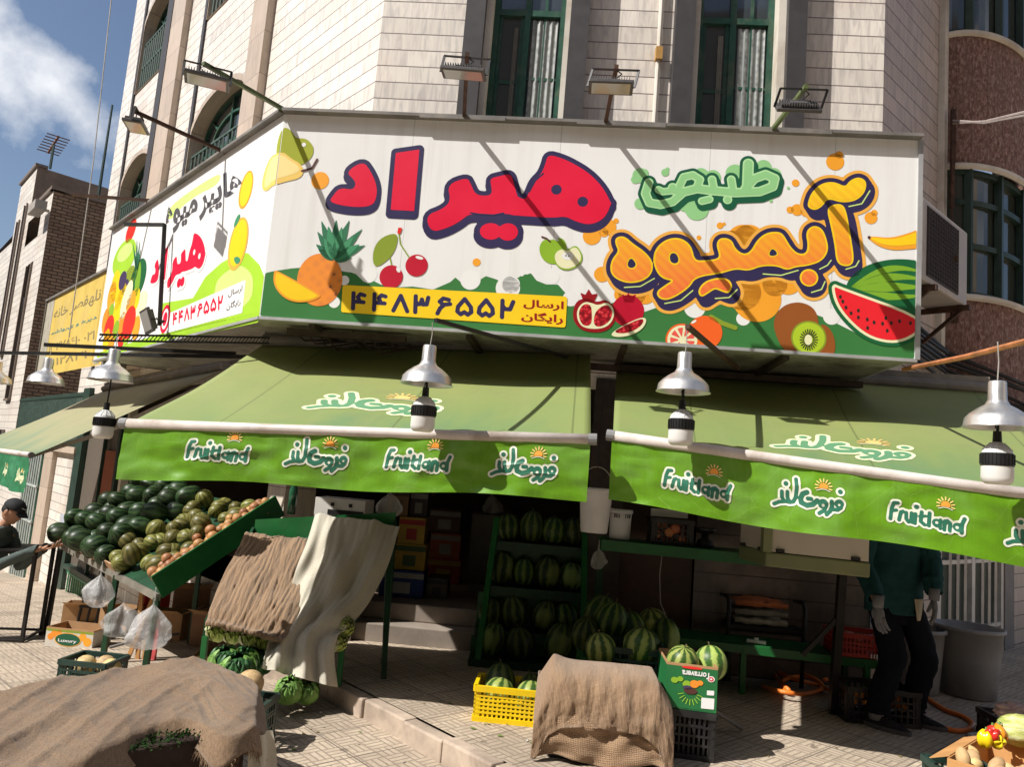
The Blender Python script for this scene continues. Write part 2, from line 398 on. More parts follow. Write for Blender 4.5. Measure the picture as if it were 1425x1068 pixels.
# ------------------------------------------------------------------ the corner building
BLD = thing('corner_building', 'cream marble corner building with arched left windows, brown curved bay and an open shop below', 'building', tuple(C1+Vector((0, 1, 0))))
def wall_quad(mb, P, u0, u1, z0, z1, o=0, mi=0):
    mb.quad(P(u0, z0, o), P(u1, z0, o), P(u1, z1, o), P(u0, z1, o), mi, [(u0, z0), (u1, z0), (u1, z1), (u0, z1)])
def slab(mb, P, u0, u1, z0, z1, o0, o1, mi=0):
    """proud strip with its returns, UV in metres"""
    wall_quad(mb, P, u0, u1, z0, z1, o1, mi)
    for ua in (u0, u1):
        mb.quad(P(ua, z0, o0), P(ua, z0, o1), P(ua, z1, o1), P(ua, z1, o0), mi, [(0, z0), (o1-o0, z0), (o1-o0, z1), (0, z1)])
    for za in (z0, z1): mb.quad(P(u0, za, o0), P(u1, za, o0), P(u1, za, o1), P(u0, za, o1), mi, [(u0, 0), (u1, 0), (u1, .2), (u0, .2)])
ZT = 11.5
# cut corner front
mb = MB()
for a, b in ((0, .82), (1.955, 2.735), (3.895, WF)): wall_quad(mb, PF, a, b, 2.3, ZT)
for a, b in ((.82, 1.955), (2.735, 3.895)): wall_quad(mb, PF, a, b, 2.3, 3.35)
mb.build('front_wall', M_STONE, BLD)
mb = MB()
for a, b in ((.82, 1.0), (1.785, 1.955), (2.735, 2.91), (3.73, 3.895)): slab(mb, PF, a, b, 2.6, ZT, -.15, .165)
mb.build('granite_pilasters', M_GRAN, BLD)['kind'] = 'structure'
mb = MB()
for a, b in ((1.0, 1.055), (1.735, 1.785), (2.91, 2.965), (3.665, 3.73)): slab(mb, PF, a, b, 2.6, ZT, -.2, .085)
mb.build('white_reveals', M_WTRIM, BLD)['kind'] = 'structure'
def sash_window(u0, u1, z0, z1, parent, P=PF, o=-.13):
    fr = MB()
    def B(a, b, c, d, t=.045, oo=0): fr.obox(P(a, c, o+oo), P(b, c, o+oo)-P(a, c, o+oo), UP*(d-c), (nF if P is PF else nL if P is PL else nR)*t)
    B(u0, u0+.05, z0, z1, .06); B(u1-.05, u1, z0, z1, .06); B(u0+.05, u1-.05, z0, z0+.05, .055); B(u0+.05, u1-.05, z1-.05, z1, .055)
    um = lerp(u0, u1, .47)
    B(um-.028, um+.028, z0+.05, z1-.05, .052)
    zt = 5.83
    B(u0+.05, um-.028, zt, zt+.06, .05); B(um+.028, u1-.05, zt, zt+.06, .05)
    ur = (um+u1)/2-.01
    for za, zb in ((z0+.05, zt), (zt+.06, z1-.05)):
        B(ur-.014, ur+.014, za, zb, .03)
    z = zt-.62
    while z > z0:
        B(um+.028, ur-.014, z-.014, z+.014, .028); B(ur+.014, u1-.05, z-.014, z+.014, .028); z -= .6
    # fixed left leaf
    B(u0+.05, u0+.085, z0+.05, zt, .03); B(um-.065, um-.028, z0+.05, zt, .03)
    z = zt-.66
    while z > z0: B(u0+.085, um-.065, z-.02, z+.02, .024); z -= .66
    f = fr.build('window', M_FRAMEG, parent)
    g = MB(); wall_quad(g, P, u0, u1, z0, z1, o+.012); g.build('pane', M_GLASS, f)
    return f
for a, b in ((1.055, 1.735), (2.965, 3.665)):
    sash_window(a, b, 3.35, 7.3, BLD)
# half-drawn curtains, seen in the panes as pale folds (they stand just in front of the dark glass plane inside the frame)
for a, b in ((1.055, 1.735), (2.965, 3.665)):
    um = lerp(a, b, .47)
    c = MB(); c.grid(lambda u, v: PF(lerp(um+.05, b-.07, u), lerp(3.42, 5.8, v), -.104+.006*math.sin(u*26)), 40, 4)
    c.build('lace_curtain', M_CURT, BLD, smooth=True)
    c = MB(); c.grid(lambda u, v: PF(lerp(a+.2, um-.08, u), lerp(3.42, 5.72, v), -.105+.005*math.sin(u*18)), 20, 4)
    c.build('curtain', mat('grey_curtain', (.20, .19, .165), .5, var=.2, scale=4), BLD, smooth=True)
# left street front with arched openings
def arch_pts(u0, u1, zs, za, n=14): return [(lerp(u0, u1, .5-.5*math.cos(math.pi*i/n)), zs+(za-zs)*math.sin(math.pi*i/n)) for i in range(n+1)]
LW = 9.56
WCOL = ((3.15, 5.12), (6.95, 8.62)); FLO = ((4.72, 5.95, 6.42), (7.82, 9.05, 9.52))
mb = MB()
for a, b in ((0, 3.15), (5.12, 6.95), (8.62, LW)): wall_quad(mb, PL, b, a, 2.3, ZT)
for a, b in WCOL:
    zp = 2.3
    for z0, zs, za in FLO:
        wall_quad(mb, PL, b, a, zp, z0)
        ap = arch_pts(a, b, zs, za); zt = za+.12
        for i in range(len(ap)-1):
            (ua, z1), (ub, z2) = ap[i], ap[i+1]
            mb.quad(PL(ub, z2), PL(ua, z1), PL(ua, zt), PL(ub, zt), 0, [(ub, z2), (ua, z1), (ua, zt), (ub, zt)])
        zp = zt
    wall_quad(mb, PL, b, a, zp, ZT)
mb.quad(PL(LW, -2), PL(LW, ZT), PL(LW, ZT, -8), PL(LW, -2, -8))
mb.build('left_wall', M_STONE, BLD)
mb = MB()
for a, b in ((2.62, 3.08), (5.98, 6.62)): slab(mb, PL, a, b, 2.6, ZT, -.02, .10)
mb.build('beige_pilasters', M_BEIGE, BLD)['kind'] = 'structure'
mb = MB()
for a, b in ((3.08, 3.15), (6.62, 6.9), (5.14, 5.24), (8.64, 8.74)): slab(mb, PL, a, b, 2.6, ZT, -.02, .03 if b-a < .15 else .11)
mb.build('dark_pilaster_edges', M_GRAN, BLD)['kind'] = 'structure'
for a, b in WCOL:
    for z0, zs, za in FLO:
        ap = arch_pts(a, b, zs, za)
        loop = [(a, z0)]+ap+[(b, z0)]
        rv = MB()
        for i in range(len(loop)):
            p, q = loop[i], loop[(i+1) % len(loop)]
            rv.quad(PL(*p, .02), PL(*q, .02), PL(*q, -.28), PL(*p, -.28), 0, [(0, p[1]), (0, q[1]), (.3, q[1]), (.3, p[1])])
        # stone band round the opening
        cx_, cz_ = (a+b)/2, zs
        for i in range(len(loop)-1):
            p, q = loop[i], loop[i+1]
            def ex(c): return (c[0]+(.07 if c[0] > cx_ else -.07)*min(1, abs(c[0]-cx_)/.6), c[1]+(.08*(c[1]-zs)/(za-zs) if c[1] > zs else 0))
            rv.quad(PL(*p, .022), PL(*q, .022), PL(*ex(q), .022), PL(*ex(p), .022), 0, [(p[0], p[1]), (q[0], q[1]), ex(q), ex(p)])
        f = MB()
        zt = zs-.25
        def fb(u0, z0_, u1, z1_, w=.05): f.bar(PL(u0, z0_, -.2), PL(u1, z1_, -.2), w, .05, nL)
        for ua in (a+.03, b-.03, cx_): fb(ua, z0, ua, zs if ua != cx_ else za-.03)
        for zz in (z0+.03, zt): fb(a, zz, b, zz)
        for i in range(len(ap)-1): fb(ap[i][0], ap[i][1]-.03, ap[i+1][0], ap[i+1][1]-.03)
        ai = [(lerp(cx_, u, .6), lerp(zt, z, .6)) for u, z in ap]
        for i in range(len(ai)-1): fb(*ai[i], *ai[i+1], .035)
        for i in (3, 11): fb(*ai[i], ap[i][0], ap[i][1]-.03, .03)
        wf = f.build('window', M_FRAMEG, BLD)
        rv.build('stone_reveal', M_BEIGE, wf)
        g = MB(); g.quad(PL(a, z0, -.21), PL(b, z0, -.21), PL(b, za, -.21), PL(a, za, -.21)); g.build('pane', M_GLASS, wf)
        r = MB()
        zr = zt-.02
        n_ = 13
        for i in range(n_+1):
            uu = lerp(a+.02, b-.02, i/n_); r.bar(PL(uu, z0+.02, -.04), PL(uu, zr, -.04), .022)
        for zz in (z0+.06, z0+.5, zr): r.bar(PL(a, zz, -.04), PL(b, zz, -.04), .028)
        r.build('railing', M_RAIL, wf)
# right street front, rounded bay and lower wall
mb = MB()
wall_quad(mb, PR, 0, 1.36, 2.3, ZT); wall_quad(mb, PR, 3.6, 16, 2.3, ZT)
mb.build('right_wall', M_STONE2, BLD)
mb = MB(); slab(mb, PR, 1.36, 1.46, 2.3, ZT, -.1, .06); slab(mb, PR, 3.5, 3.6, 2.3, ZT, -.1, .06)
mb.build('bay_edges', M_WTRIM, BLD)['kind'] = 'structure'
BW, BB = 2.04, .50
def bay(t, z, k=0): return PR(1.46+BW/2*(1-math.cos(t)), z, (BB+k)*math.sin(t)+k*.4)
NB = 26
for z0, z1 in ((2.3, 3.62), (4.95, 6.42), (8.2, ZT)):
    mb = MB(); L = 1.45
    mb.add([bay(math.pi*i/NB, z) for z in (z0, z1) for i in range(NB+1)], [(i, i+1, NB+2+i, NB+1+i) for i in range(NB)], 0, [(math.pi*i/NB*L, z) for z in (z0, z1) for i in range(NB+1)])
    mb.build('bay_stone_band', M_ROUGH, BLD, smooth=True)
for z0, z1 in ((3.62, 4.95), (6.42, 8.2)):
    f = MB()
    for zz in (z0, z0+.5 if z1 < 6 else z0+1.2, z1-.06, z1-.38):
        for i in range(NB):
            ta, tb = math.pi*i/NB, math.pi*(i+1)/NB
            f.quad(bay(ta, zz, -.03), bay(tb, zz, -.03), bay(tb, zz+.055, -.03), bay(ta, zz+.055, -.03))
            f.quad(bay(ta, zz+.055, -.03), bay(tb, zz+.055, -.03), bay(tb, zz+.055, -.09), bay(ta, zz+.055, -.09))
            f.quad(bay(ta, zz, -.09), bay(tb, zz, -.09), bay(tb, zz, -.03), bay(ta, zz, -.03))
    for k in range(7):
        t = math.pi*k/6; p = bay(t, z0, -.04); q = bay(t, z1, -.04); f.bar(p, q, .07, .06, uR)
    wf = f.build('window', M_DGREEN, BLD)
    g = MB()
    for i in range(NB):
        ta, tb = math.pi*i/NB, math.pi*(i+1)/NB; g.quad(bay(ta, z0, -.07), bay(tb, z0, -.07), bay(tb, z1, -.07), bay(ta, z1, -.07))
    g.build('pane', M_GLASS2, wf)
    s = MB(); pts = [bay(math.pi*i/NB, z0-.01, .015) for i in range(NB+1)]; s.tube(pts, .035, 6); s.build('bay_sill', M_WTRIM, wf)
    s = MB(); pts = [bay(math.pi*i/NB, z1+.02, .015) for i in range(NB+1)]; s.tube(pts, .035, 6); s.build('bay_lintel', M_WTRIM, wf)
# roof cap closes the block
mb = MB(); mb.add([PL(LW, ZT), C1+UP*ZT, C2+UP*ZT, PR(16, ZT), PR(16, ZT, -10), PL(LW, ZT, -8)], [(0, 1, 2, 3, 4, 5)]); mb.build('roof', M_CEM, BLD)
# ground floor of the right street front: pier, barred door, wall
mb = MB()
wall_quad(mb, PR, 0, 1.42, -.2, 2.3); wall_quad(mb, PR, 3.62, 16, -.6, 2.3); wall_quad(mb, PR, 1.42, 3.62, 2.05, 2.3)
mb.build('lower_wall', M_STONE2, BLD)
mb = MB(); wall_quad(mb, PF, 3.18, WF, -.1, 2.3, -.02); mb.build('shade_toned_wall', m_stone('shade_toned_cladding', (.075, .06, .05), (.045, .035, .03), (.02, .016, .014)), BLD)  # cladding colour darkened to deepen the shade under the right awning
mb = MB(); slab(mb, PR, 3.5, 3.85, -.3, 2.3, -.1, .05); mb.build('grey_pilaster', mat('grey_stone', (.20, .185, .18), .6, var=.2), BLD)
mb = MB()
for u in (1.42, 2.42, 3.42): mb.bar(PR(u+.04, -.25, .0), PR(u+.04, 2.05, .0), .1, .07, nR)
for z in (.3, 1.0, 1.95):
    for a in (1.52, 2.52): mb.bar(PR(a, z, .01), PR(a+.87, z, .01), .05, .04, UP)
for u in [1.52+.225*i for i in range(1, 4)]+[2.52+.225*i for i in range(1, 4)]: mb.bar(PR(u, -.2, .03), PR(u, 2.0, .03), .03)
dr = mb.build('door', mat('white_door_frame', (.66, .63, .58), .5, var=.15), BLD)
mb = MB(); wall_quad(mb, PR, 1.46, 3.46, -.25, 2.05, -.03); mb.build('door_panel', mat('green_door_sheet', (.018, .04, .03), .35, var=.3), dr)
# the shop inside: floor, steps, walls, ceiling, columns
mb = MB()
mb.add([PL(6.2, .3, -.35), PL(.5, .3, -.35), PF(.25, .3, -.25), PF(2.3, .3, -.25), PF(2.3, .3, -5), PL(6.2, .3, -6)], [(0, 1, 2, 3, 4, 5)])
mb.build('shop_floor', mat('shop_floor_tiles', (.17, .13, .095), .5, var=.35, scale=3), BLD)
mb = MB(); mb.obox(PF(-.35, -.02, .02), uF*2.6, -nF*.4, UP*.17); mb.obox(PF(-.35, .15, -.2), uF*2.6, -nF*.3, UP*.148)
mb.build('shop_steps', M_CEM, BLD, bevel=.01)
mb = MB()
mb.quad(PL(6.4, -1, -5.8), PF(5, -1, -4.8), PF(5, 2.6, -4.8), PL(6.4, 2.6, -5.8))
mb.quad(PF(2.45, -.1, -5), PF(2.45, -.1, -.1), PF(2.45, 2.6, -.1), PF(2.45, 2.6, -5))
mb.quad(PL(6.3, -.8, 0), PL(6.3, -.8, -6), PL(6.3, 2.6, -6), PL(6.3, 2.6, 0))
mb.quad(PF(WF, -.2, -.02), PF(WF, -.2, -5), PF(WF, 2.6, -5), PF(WF, 2.6, -.02))
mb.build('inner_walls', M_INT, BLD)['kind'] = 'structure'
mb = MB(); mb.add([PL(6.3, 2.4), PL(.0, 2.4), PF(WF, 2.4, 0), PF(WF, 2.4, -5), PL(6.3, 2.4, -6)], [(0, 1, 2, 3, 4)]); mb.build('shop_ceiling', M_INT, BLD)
mb = MB(); mb.obox(PF(2.25, -.05, .03), uF*.3, -nF*.3, UP*2.45); mb.build('dark_column', mat('grimy_column', (.05, .04, .035), .7, var=.4), BLD)
mb = MB(); mb.quad(PF(2.56, 0, -.06), PF(3.17, 0, -.06), PF(3.17, 2.3, -.06), PF(2.56, 2.3, -.06)); mb.build('wood_panel', M_INTD, BLD)
mb = MB(); slab(mb, PL, .82, 1.2, -.25, 2.4, -.3, .02); mb.build('white_pier', m_stone('pier_stone', (.6, .53, .44), (.35, .3, .26), (.2, .16, .13), ch=.4, jw=.02), BLD)
# left shop window under the neighbouring awning
mb = MB(); mb.bar(PL(6.05, -.9, 0), PL(6.05, 2.4, 0), .12, .1, nL); mb.build('white_post', M_WTRIM, BLD)
mb = MB()
for u in (6.3, 8.62): mb.bar(PL(u, -1.1, .02), PL(u, 2.4, .02), .12 if u < 7 else .42, .1, nL)
mb.bar(PL(6.3, -.6, .02), PL(8.6, -.6, .02), .1, .08); mb.bar(PL(7.2, -.6, .02), PL(7.2, 2.4, .02), .05, .05, nL)
sw = mb.build('shop_window', M_DGREEN, BLD)
mb = MB(); wall_quad(mb, PL, 6.3, 8.6, -.6, 2.4, -.02); mb.build('pane', m_glass('dusty_shop_glass', (.16, .135, .11), .2), sw)
mb = MB(); mb.obox(PL(6.45, .62, .01), uL*.62, UP*.75, nL*.02); mb.build('red_brown_panel', mat('terracotta_board', (.30, .09, .045), .6), sw)
mb = MB(); wall_quad(mb, PL, 6.1, 8.6, -1.3, -.62, .005); wall_quad(mb, PL, 8.86, LW, -1.4, 2.3); wall_quad(mb, PL, 1.2, 6.0, -.8, .1, .0)
mb.build('left_lower_wall', M_STONE, BLD)
mb = MB()
for i in range(13): mb.bar(PL(6.5+.13*i, -1.15, .06), PL(6.5+.13*i, -.66, .06), .02)
for z in (-1.15, -.66): mb.bar(PL(6.45, z, .06), PL(8.15, z, .06), .03)
g = mb.build('basement_grille', mat('bright_green_grille', (.05, .2, .09), .45), BLD)
# ------------------------------------------------------------------ flat printed shapes: outline meshes cut from distance fields
def chaikin(p, n=2):
    p = [Vector(q) for q in p]
    for _ in range(n):
        r = []
        for i in range(len(p)):
            a, b = p[i], p[(i+1) % len(p)]; r += [a.lerp(b, .25), a.lerp(b, .75)]
        p = r
    return p
def d_seg(X, Y, a, b):
    ax, ay, bx, by = a[0], a[1], b[0], b[1]; dx, dy = bx-ax, by-ay; L = dx*dx+dy*dy+1e-12
    t = np.clip(((X-ax)*dx+(Y-ay)*dy)/L, 0, 1); return np.hypot(X-ax-t*dx, Y-ay-t*dy)
def d_shape(X, Y, s):
    k = s[0]
    if k == 'disc': return np.hypot(X-s[1][0], Y-s[1][1])-s[2]
    if k == 'ell':
        c, rx, ry, an = s[1], s[2], s[3], (s[4] if len(s) > 4 else 0); ca, sa = math.cos(an), math.sin(an)
        x, y = (X-c[0])*ca+(Y-c[1])*sa, -(X-c[0])*sa+(Y-c[1])*ca
        return (np.hypot(x/rx, y/ry)-1)*min(rx, ry)
    if k == 'stroke':
        p, r = s[1], s[2]; d = None
        for a, b in zip(p[:-1], p[1:]):
            q = d_seg(X, Y, a, b); d = q if d is None else np.minimum(d, q)
        return d-r
    if k in ('poly', 'spoly'):
        p = chaikin(s[1], 2) if k == 'spoly' else s[1]; d = None; ins = np.zeros(X.shape, bool)
        for i in range(len(p)):
            a, b = p[i], p[(i+1) % len(p)]
            q = d_seg(X, Y, a, b); d = q if d is None else np.minimum(d, q)
            if abs(b[1]-a[1]) > 1e-12:
                c = ((a[1] > Y) != (b[1] > Y)) & (X < (b[0]-a[0])*(Y-a[1])/(b[1]-a[1])+a[0]); ins ^= c
        return np.where(ins, -d, d)
def bbox(shapes):
    P = []
    for s in shapes:
        if s[0] == 'disc': P += [(s[1][0]-s[2], s[1][1]-s[2]), (s[1][0]+s[2], s[1][1]+s[2])]
        elif s[0] == 'ell': r = max(s[2], s[3]); P += [(s[1][0]-r, s[1][1]-r), (s[1][0]+r, s[1][1]+r)]
        elif s[0] == 'stroke': P += [(q[0]+e, q[1]+e) for q in s[1] for e in (-s[2], s[2])]
        else: P += [(q[0], q[1]) for q in s[1]]
    return min(p[0] for p in P), min(p[1] for p in P), max(p[0] for p in P), max(p[1] for p in P)
def cut(shapes, off=0.0, cell=.008, holes=(), clip=None, run=9999):
    """2-D verts and faces of the union of shapes grown by off, less holes; clip = (x0, y0, x1, y1)"""
    x0, y0, x1, y1 = bbox(shapes); m = off+2*cell; x0 -= m; y0 -= m; x1 += m; y1 += m
    if clip:
        x0, y0, x1, y1 = max(x0, clip[0]-2*cell), max(y0, clip[1]-2*cell), min(x1, clip[2]+2*cell), min(y1, clip[3]+2*cell)
    nx, ny = max(3, int((x1-x0)/cell)+1), max(3, int((y1-y0)/cell)+1)
    gx, gy = x0+cell*np.arange(nx+1), y0+cell*np.arange(ny+1); X, Y = np.meshgrid(gx, gy)
    F = None
    for s in shapes:
        d = d_shape(X, Y, s); F = d if F is None else np.minimum(F, d)
    F = F-off
    for h in holes: F = np.maximum(F, -d_shape(X, Y, h))
    if clip: F = np.maximum(F, np.maximum(np.maximum(clip[0]-X, X-clip[2]), np.maximum(clip[1]-Y, Y-clip[3])))
    F = np.where(np.abs(F) < 1e-7, 1e-7, F); I = F < 0
    V, Fc, key = [], [], {}
    def vid(k, p):
        if k not in key: key[k] = len(V); V.append(p)
        return key[k]
    full = I[:-1, :-1] & I[1:, :-1] & I[:-1, 1:] & I[1:, 1:]; anyc = I[:-1, :-1] | I[1:, :-1] | I[:-1, 1:] | I[1:, 1:]
    for j in range(ny):
        i = 0; row = full[j]; ar = anyc[j]
        while i < nx:
            if row[i]:
                k = i
                while k < nx and row[k] and k-i < run: k += 1
                Fc.append(tuple(vid((a, b), (gx[a], gy[b])) for a, b in ((i, j), (k, j), (k, j+1), (i, j+1)))); i = k
            elif ar[i]:
                cs = [(i, j), (i+1, j), (i+1, j+1), (i, j+1)]; poly = []
                for q in range(4):
                    a, b = cs[q], cs[(q+1) % 4]; fa, fb = F[a[1], a[0]], F[b[1], b[0]]
                    if fa < 0: poly.append(vid(a, (gx[a[0]], gy[a[1]])))
                    if (fa < 0) != (fb < 0):
                        t = fa/(fa-fb); e = (min(a, b), max(a, b))
                        poly.append(vid(e, (gx[a[0]]+t*(gx[b[0]]-gx[a[0]]), gy[a[1]]+t*(gy[b[1]]-gy[a[1]]))))
                if len(poly) >= 3: Fc.append(tuple(poly))
                i += 1
            else: i += 1
    return V, Fc
def text_shape(s, off=0.0):
    """filled outline of a line of text, scaled into the unit square"""
    c = bpy.data.curves.new('t', 'FONT'); c.body = s; c.offset = off; c.resolution_u = 3
    o = bpy.data.objects.new('t', c); COL.objects.link(o); bpy.context.view_layer.update()
    me = bpy.data.meshes.new_from_object(o.evaluated_get(bpy.context.evaluated_depsgraph_get()))
    V = [(v.co.x, v.co.y) for v in me.vertices]; Fc = [tuple(p.vertices) for p in me.polygons]
    bpy.data.objects.remove(o); bpy.data.curves.remove(c); bpy.data.meshes.remove(me)
    if not V: return V, Fc, 1
    x0, x1 = min(v[0] for v in V), max(v[0] for v in V); y0, y1 = min(v[1] for v in V), max(v[1] for v in V)
    return [((v[0]-x0)/(x1-x0), (v[1]-y0)/(y1-y0)) for v in V], Fc, (x1-x0)/(y1-y0)
DG = {'4': [[(.2, 0), (.2, 1)], [(.2, .46), (.8, .44)], [(.84, .88), (.6, .95), (.46, .76), (.58, .46)]], '8': [[(.1, .02), (.5, .98), (.9, .02)]], '3': [[(.14, 0), (.14, 1)], [(.14, .72), (.24, .5), (.42, .52), (.5, .82)], [(.5, .82), (.58, .5), (.78, .52), (.86, .95)]],
      '6': [[(.82, .88), (.5, .95), (.3, .74), (.5, .56), (.9, .62)], [(.56, .56), (.34, .34), (.2, 0)]], '5': [[(.5, .98), (.14, .5), (.1, .2), (.3, .03), (.5, .18), (.7, .03), (.9, .2), (.86, .5), (.5, .98)]], '2': [[(.2, 0), (.2, 1)], [(.2, .72), (.34, .5), (.64, .5), (.8, .95)]]}
def digits(s, w=.1):
    """thick Persian numerals in the unit square"""
    V, F = [], []
    for i, ch in enumerate(s):
        v, f = cut([('stroke', [(x*.82+.09, y*.8+.1) for x, y in st], w) for st in DG[ch]], 0, .03); b = len(V)
        V += [((i+q[0])/len(s), q[1]) for q in v]; F += [tuple(a+b for a in g) for g in f]
    return V, F
class Face:
    """a flat board: origin, direction, outward normal; pixels of the photograph land on it as (u, v) metres"""
    def __init__(s, o, u, n): s.o, s.u, s.n = Vector(o), u, n
    def uv(s, x, y): q = onp(x, y, s.o, s.n); return Vector(((q-s.o).dot(s.u), q.z-s.o.z))
    def at(s, u, v, k=0): return s.o+s.u*u+UP*v+s.n*k
    def put(s, mb, vf, lay, mi=0):
        mb.add([s.at(v[0], v[1], .0005*lay) for v in vf[0]], vf[1], mi); return mb
    def text(s, mb, txt, q, lay, off=0.02, mi=0):             # q: pixel corners TL TR BR BL
        V, Fc = digits('44836552') if txt.startswith('۴') else text_shape(txt, off)[:2]; a, b, c, d = [s.uv(*p) for p in q]
        s.put(mb, ([bil(d, c, b, a, v[0], v[1]) for v in V], Fc), lay, mi); return mb
CROP = {'A': (350, 0), 'B': (350, 250), 'C': (700, 250), 'D': (700, 0), 'E': (1025, 250), 'F': (1025, 0)}
def T(c, *pts): x, y = CROP[c]; return [(x+p[0]/3.56, y+p[1]/3.56) for p in pts]
def ink(name, c, rough=.38): return mat(name, c, rough, var=.05, scale=2, spec=.4)
INK = {k: ink('print_'+k, v) for k, v in dict(white=(.80, .80, .785), red=(.72, .008, .045), navy=(.032, .026, .085), hill=(.045, .19, .05), orange=(.86, .36, .03), halo=(.84, .42, .07),
    yellow=(.90, .60, .015), pear=(.34, .38, .02), pearin=(.84, .58, .14), pearlite=(.88, .72, .30), brown=(.09, .03, .025), leaf=(.24, .32, .03), pine=(.035, .17, .085), pine2=(.06, .27, .13), cherry=(.50, .008, .03),
    apple=(.26, .45, .03), cream=(.80, .78, .50), dred=(.30, .008, .012), aril=(.62, .012, .03), grape=(.86, .13, .02), pink=(.80, .10, .08), kiwib=(.30, .09, .02), kiwi=(.42, .58, .03), black=(.03, .025, .02),
    melon1=(.012, .12, .04), melon2=(.20, .40, .03), slice=(.78, .02, .03), mint=(.28, .58, .25), mint2=(.42, .72, .36), dgreen=(.012, .10, .05), lime=(.36, .62, .04), lime2=(.58, .76, .22), grey=(.09, .085, .09), plum=(.06, .04, .10), papaya=(.86, .28, .03), tea=(.03, .22, .25), tomato=(.72, .03, .02)).items()}
def m_juice():
    t = NT('print_orange_gradient'); v = t.coord('Object')
    sx = t.new('SeparateXYZ'); t.link(v, sx.inputs[0])
    wv = t.new('TexWave'); wv.wave_type = 'BANDS'; wv.bands_direction = 'DIAGONAL'; wv.inputs['Scale'].default_value = 9; t.link(v, wv.inputs[0])
    z = t.math('ADD', sx.outputs[2], t.math('MULTIPLY', t.math('SUBTRACT', wv.outputs['Fac'], .5), .12))
    z = t.math('ADD', z, t.math('MULTIPLY', sx.outputs[0], -.12))
    return t.out(t.ramp(z, [(.0, (.84, .17, .045)), (.45, (.88, .42, .02)), (.75, (.92, .62, .02))]), .4)
INK['juice'] = m_juice()
def m_pine():
    t = NT('print_pineapple_skin'); v = t.coord('Object', (1, 1, 1), (0, .7, 0)); vo = t.new('TexVoronoi'); vo.inputs['Scale'].default_value = 15; vo.inputs['Randomness'].default_value = .25; t.link(v, vo.inputs[0])
    return t.out(t.ramp(vo.outputs['Distance'], [(.12, (.20, .07, .02)), (.24, (.72, .22, .04)), (.6, (.84, .27, .03))]), .4)
INK['pineskin'] = m_pine()
def m_arils():
    t = NT('print_pomegranate_seeds'); v = t.coord('Object'); vo = t.new('TexVoronoi'); vo.inputs['Scale'].default_value = 42; t.link(v, vo.inputs[0])
    return t.out(t.ramp(vo.outputs['Distance'], [(.1, (.75, .08, .08)), (.45, (.48, .008, .02)), (.7, (.2, .004, .01))]), .35)
INK['arils'] = m_arils()
# ------------------------------------------------------------------ the shop sign, wrapped round the corner
uS = U(95); nS = Vector((-uS.y, uS.x, 0)); nS = nS if nS.y < 0 else -nS
K1 = onp(361, 441, (0, 5.15, 0), nS); SZ0 = K1.z; SH = 1.53; SW = 4.512
K2 = K1+uS*SW
SGN = thing('shop_sign', 'large white shop signboard with red and orange Persian lettering and fruit, round the corner', 'sign', tuple(K1))
FS = Face(K1, uS, nS)
LS = Face(K1, -uL, nL); LLEN = 4.43
def lsv(t): return -.05*t/LLEN                                  # the left panel's lower edge drops a little
def m_panel():
    t = NT('weathered_white_panel'); v = t.coord('Object'); st = t.coord('Object', (9, 9, .5)); a = t.noise(st, 1.2, 6, .6); b = t.noise(v, 1.1, 6, .6)
    c = t.mix(t.math('MULTIPLY', t.ramp(a, [(.5, (0, 0, 0)), (.78, (1, 1, 1))]), .5), (.80, .80, .79), (.60, .58, .54)); c = t.mix(t.math('MULTIPLY', t.ramp(b, [(.5, (0, 0, 0)), (.75, (1, 1, 1))]), .35), c, (.68, .67, .64))
    t.bump(t.noise(v, .8, 3), .25, .03); return t.out(c, .32, 0, .4)
M_PANEL = m_panel()
M_ALU = mat('dull_aluminium_trim', (.42, .42, .42), .45, .3, var=.15, scale=5)
M_COPE = mat('dusty_grey_coping', (.16, .15, .14), .6, var=.3, scale=4, dirt=(.28, .25, .21))
mb = MB(); mb.quad(FS.at(0, 0), FS.at(SW, 0), FS.at(SW, SH), FS.at(0, SH)); mb.quad(FS.at(0, 0), FS.at(0, SH), FS.at(0, SH, -.2)+uL*.2, FS.at(0, 0, -.2)+uL*.2)
mb.quad(FS.at(SW, 0), FS.at(SW, 0, -1.1), FS.at(SW, SH, -1.1), FS.at(SW, SH))
mb.build('front_panel', M_PANEL, SGN)
mb = MB(); [mb.quad(FS.at(x, .003, .0002), FS.at(x+.004, .003, .0002), FS.at(x+.004, SH-.003, .0002), FS.at(x, SH-.003, .0002)) for x in (.98, 2.05, 3.1, 3.95)]; mb.build('panel_seams', mat('seam_grey', (.5, .5, .48), .6), SGN)['kind'] = 'structure'
mb = MB(); mb.quad(K1, K1+uL*LLEN-UP*.06, K1+uL*LLEN+UP*(SH-.05), K1+UP*SH); mb.build('side_panel', M_PANEL, SGN)
mb = MB(); mb.quad(K1+uL*LLEN-UP*.06, K1+uL*LLEN-nL*.8-UP*.06, K1+uL*LLEN-nL*.8+UP*SH, K1+uL*LLEN+UP*(SH-.05)); mb.build('end_panel', M_COPE, SGN)
mb = MB()
mb.obox(FS.at(0, SH+.002, .062), uS*SW, nS*-.9, UP*.022)
kk = K1+UP*(SH+.002); mb.obox(kk+nL*.05, uL*LLEN-UP*.05, nL*-.7, UP*.022)
for a in np.linspace(0, SW, 5)[1:-1]: mb.obox(FS.at(a-.1, SH-.012, .066), uS*.62, nS*-.01, UP*.03)
mb.build('coping', M_COPE, SGN)
mb = MB(); mb.obox(FS.at(0, -.018, .012), uS*SW, nS*-.05, UP*.022); mb.obox(FS.at(SW-.012, 0, .012), uS*.03, nS*-.05, UP*SH)
mb.obox(K1-UP*.018+nL*.012, uL*LLEN-UP*.06, nL*-.05, UP*.02)
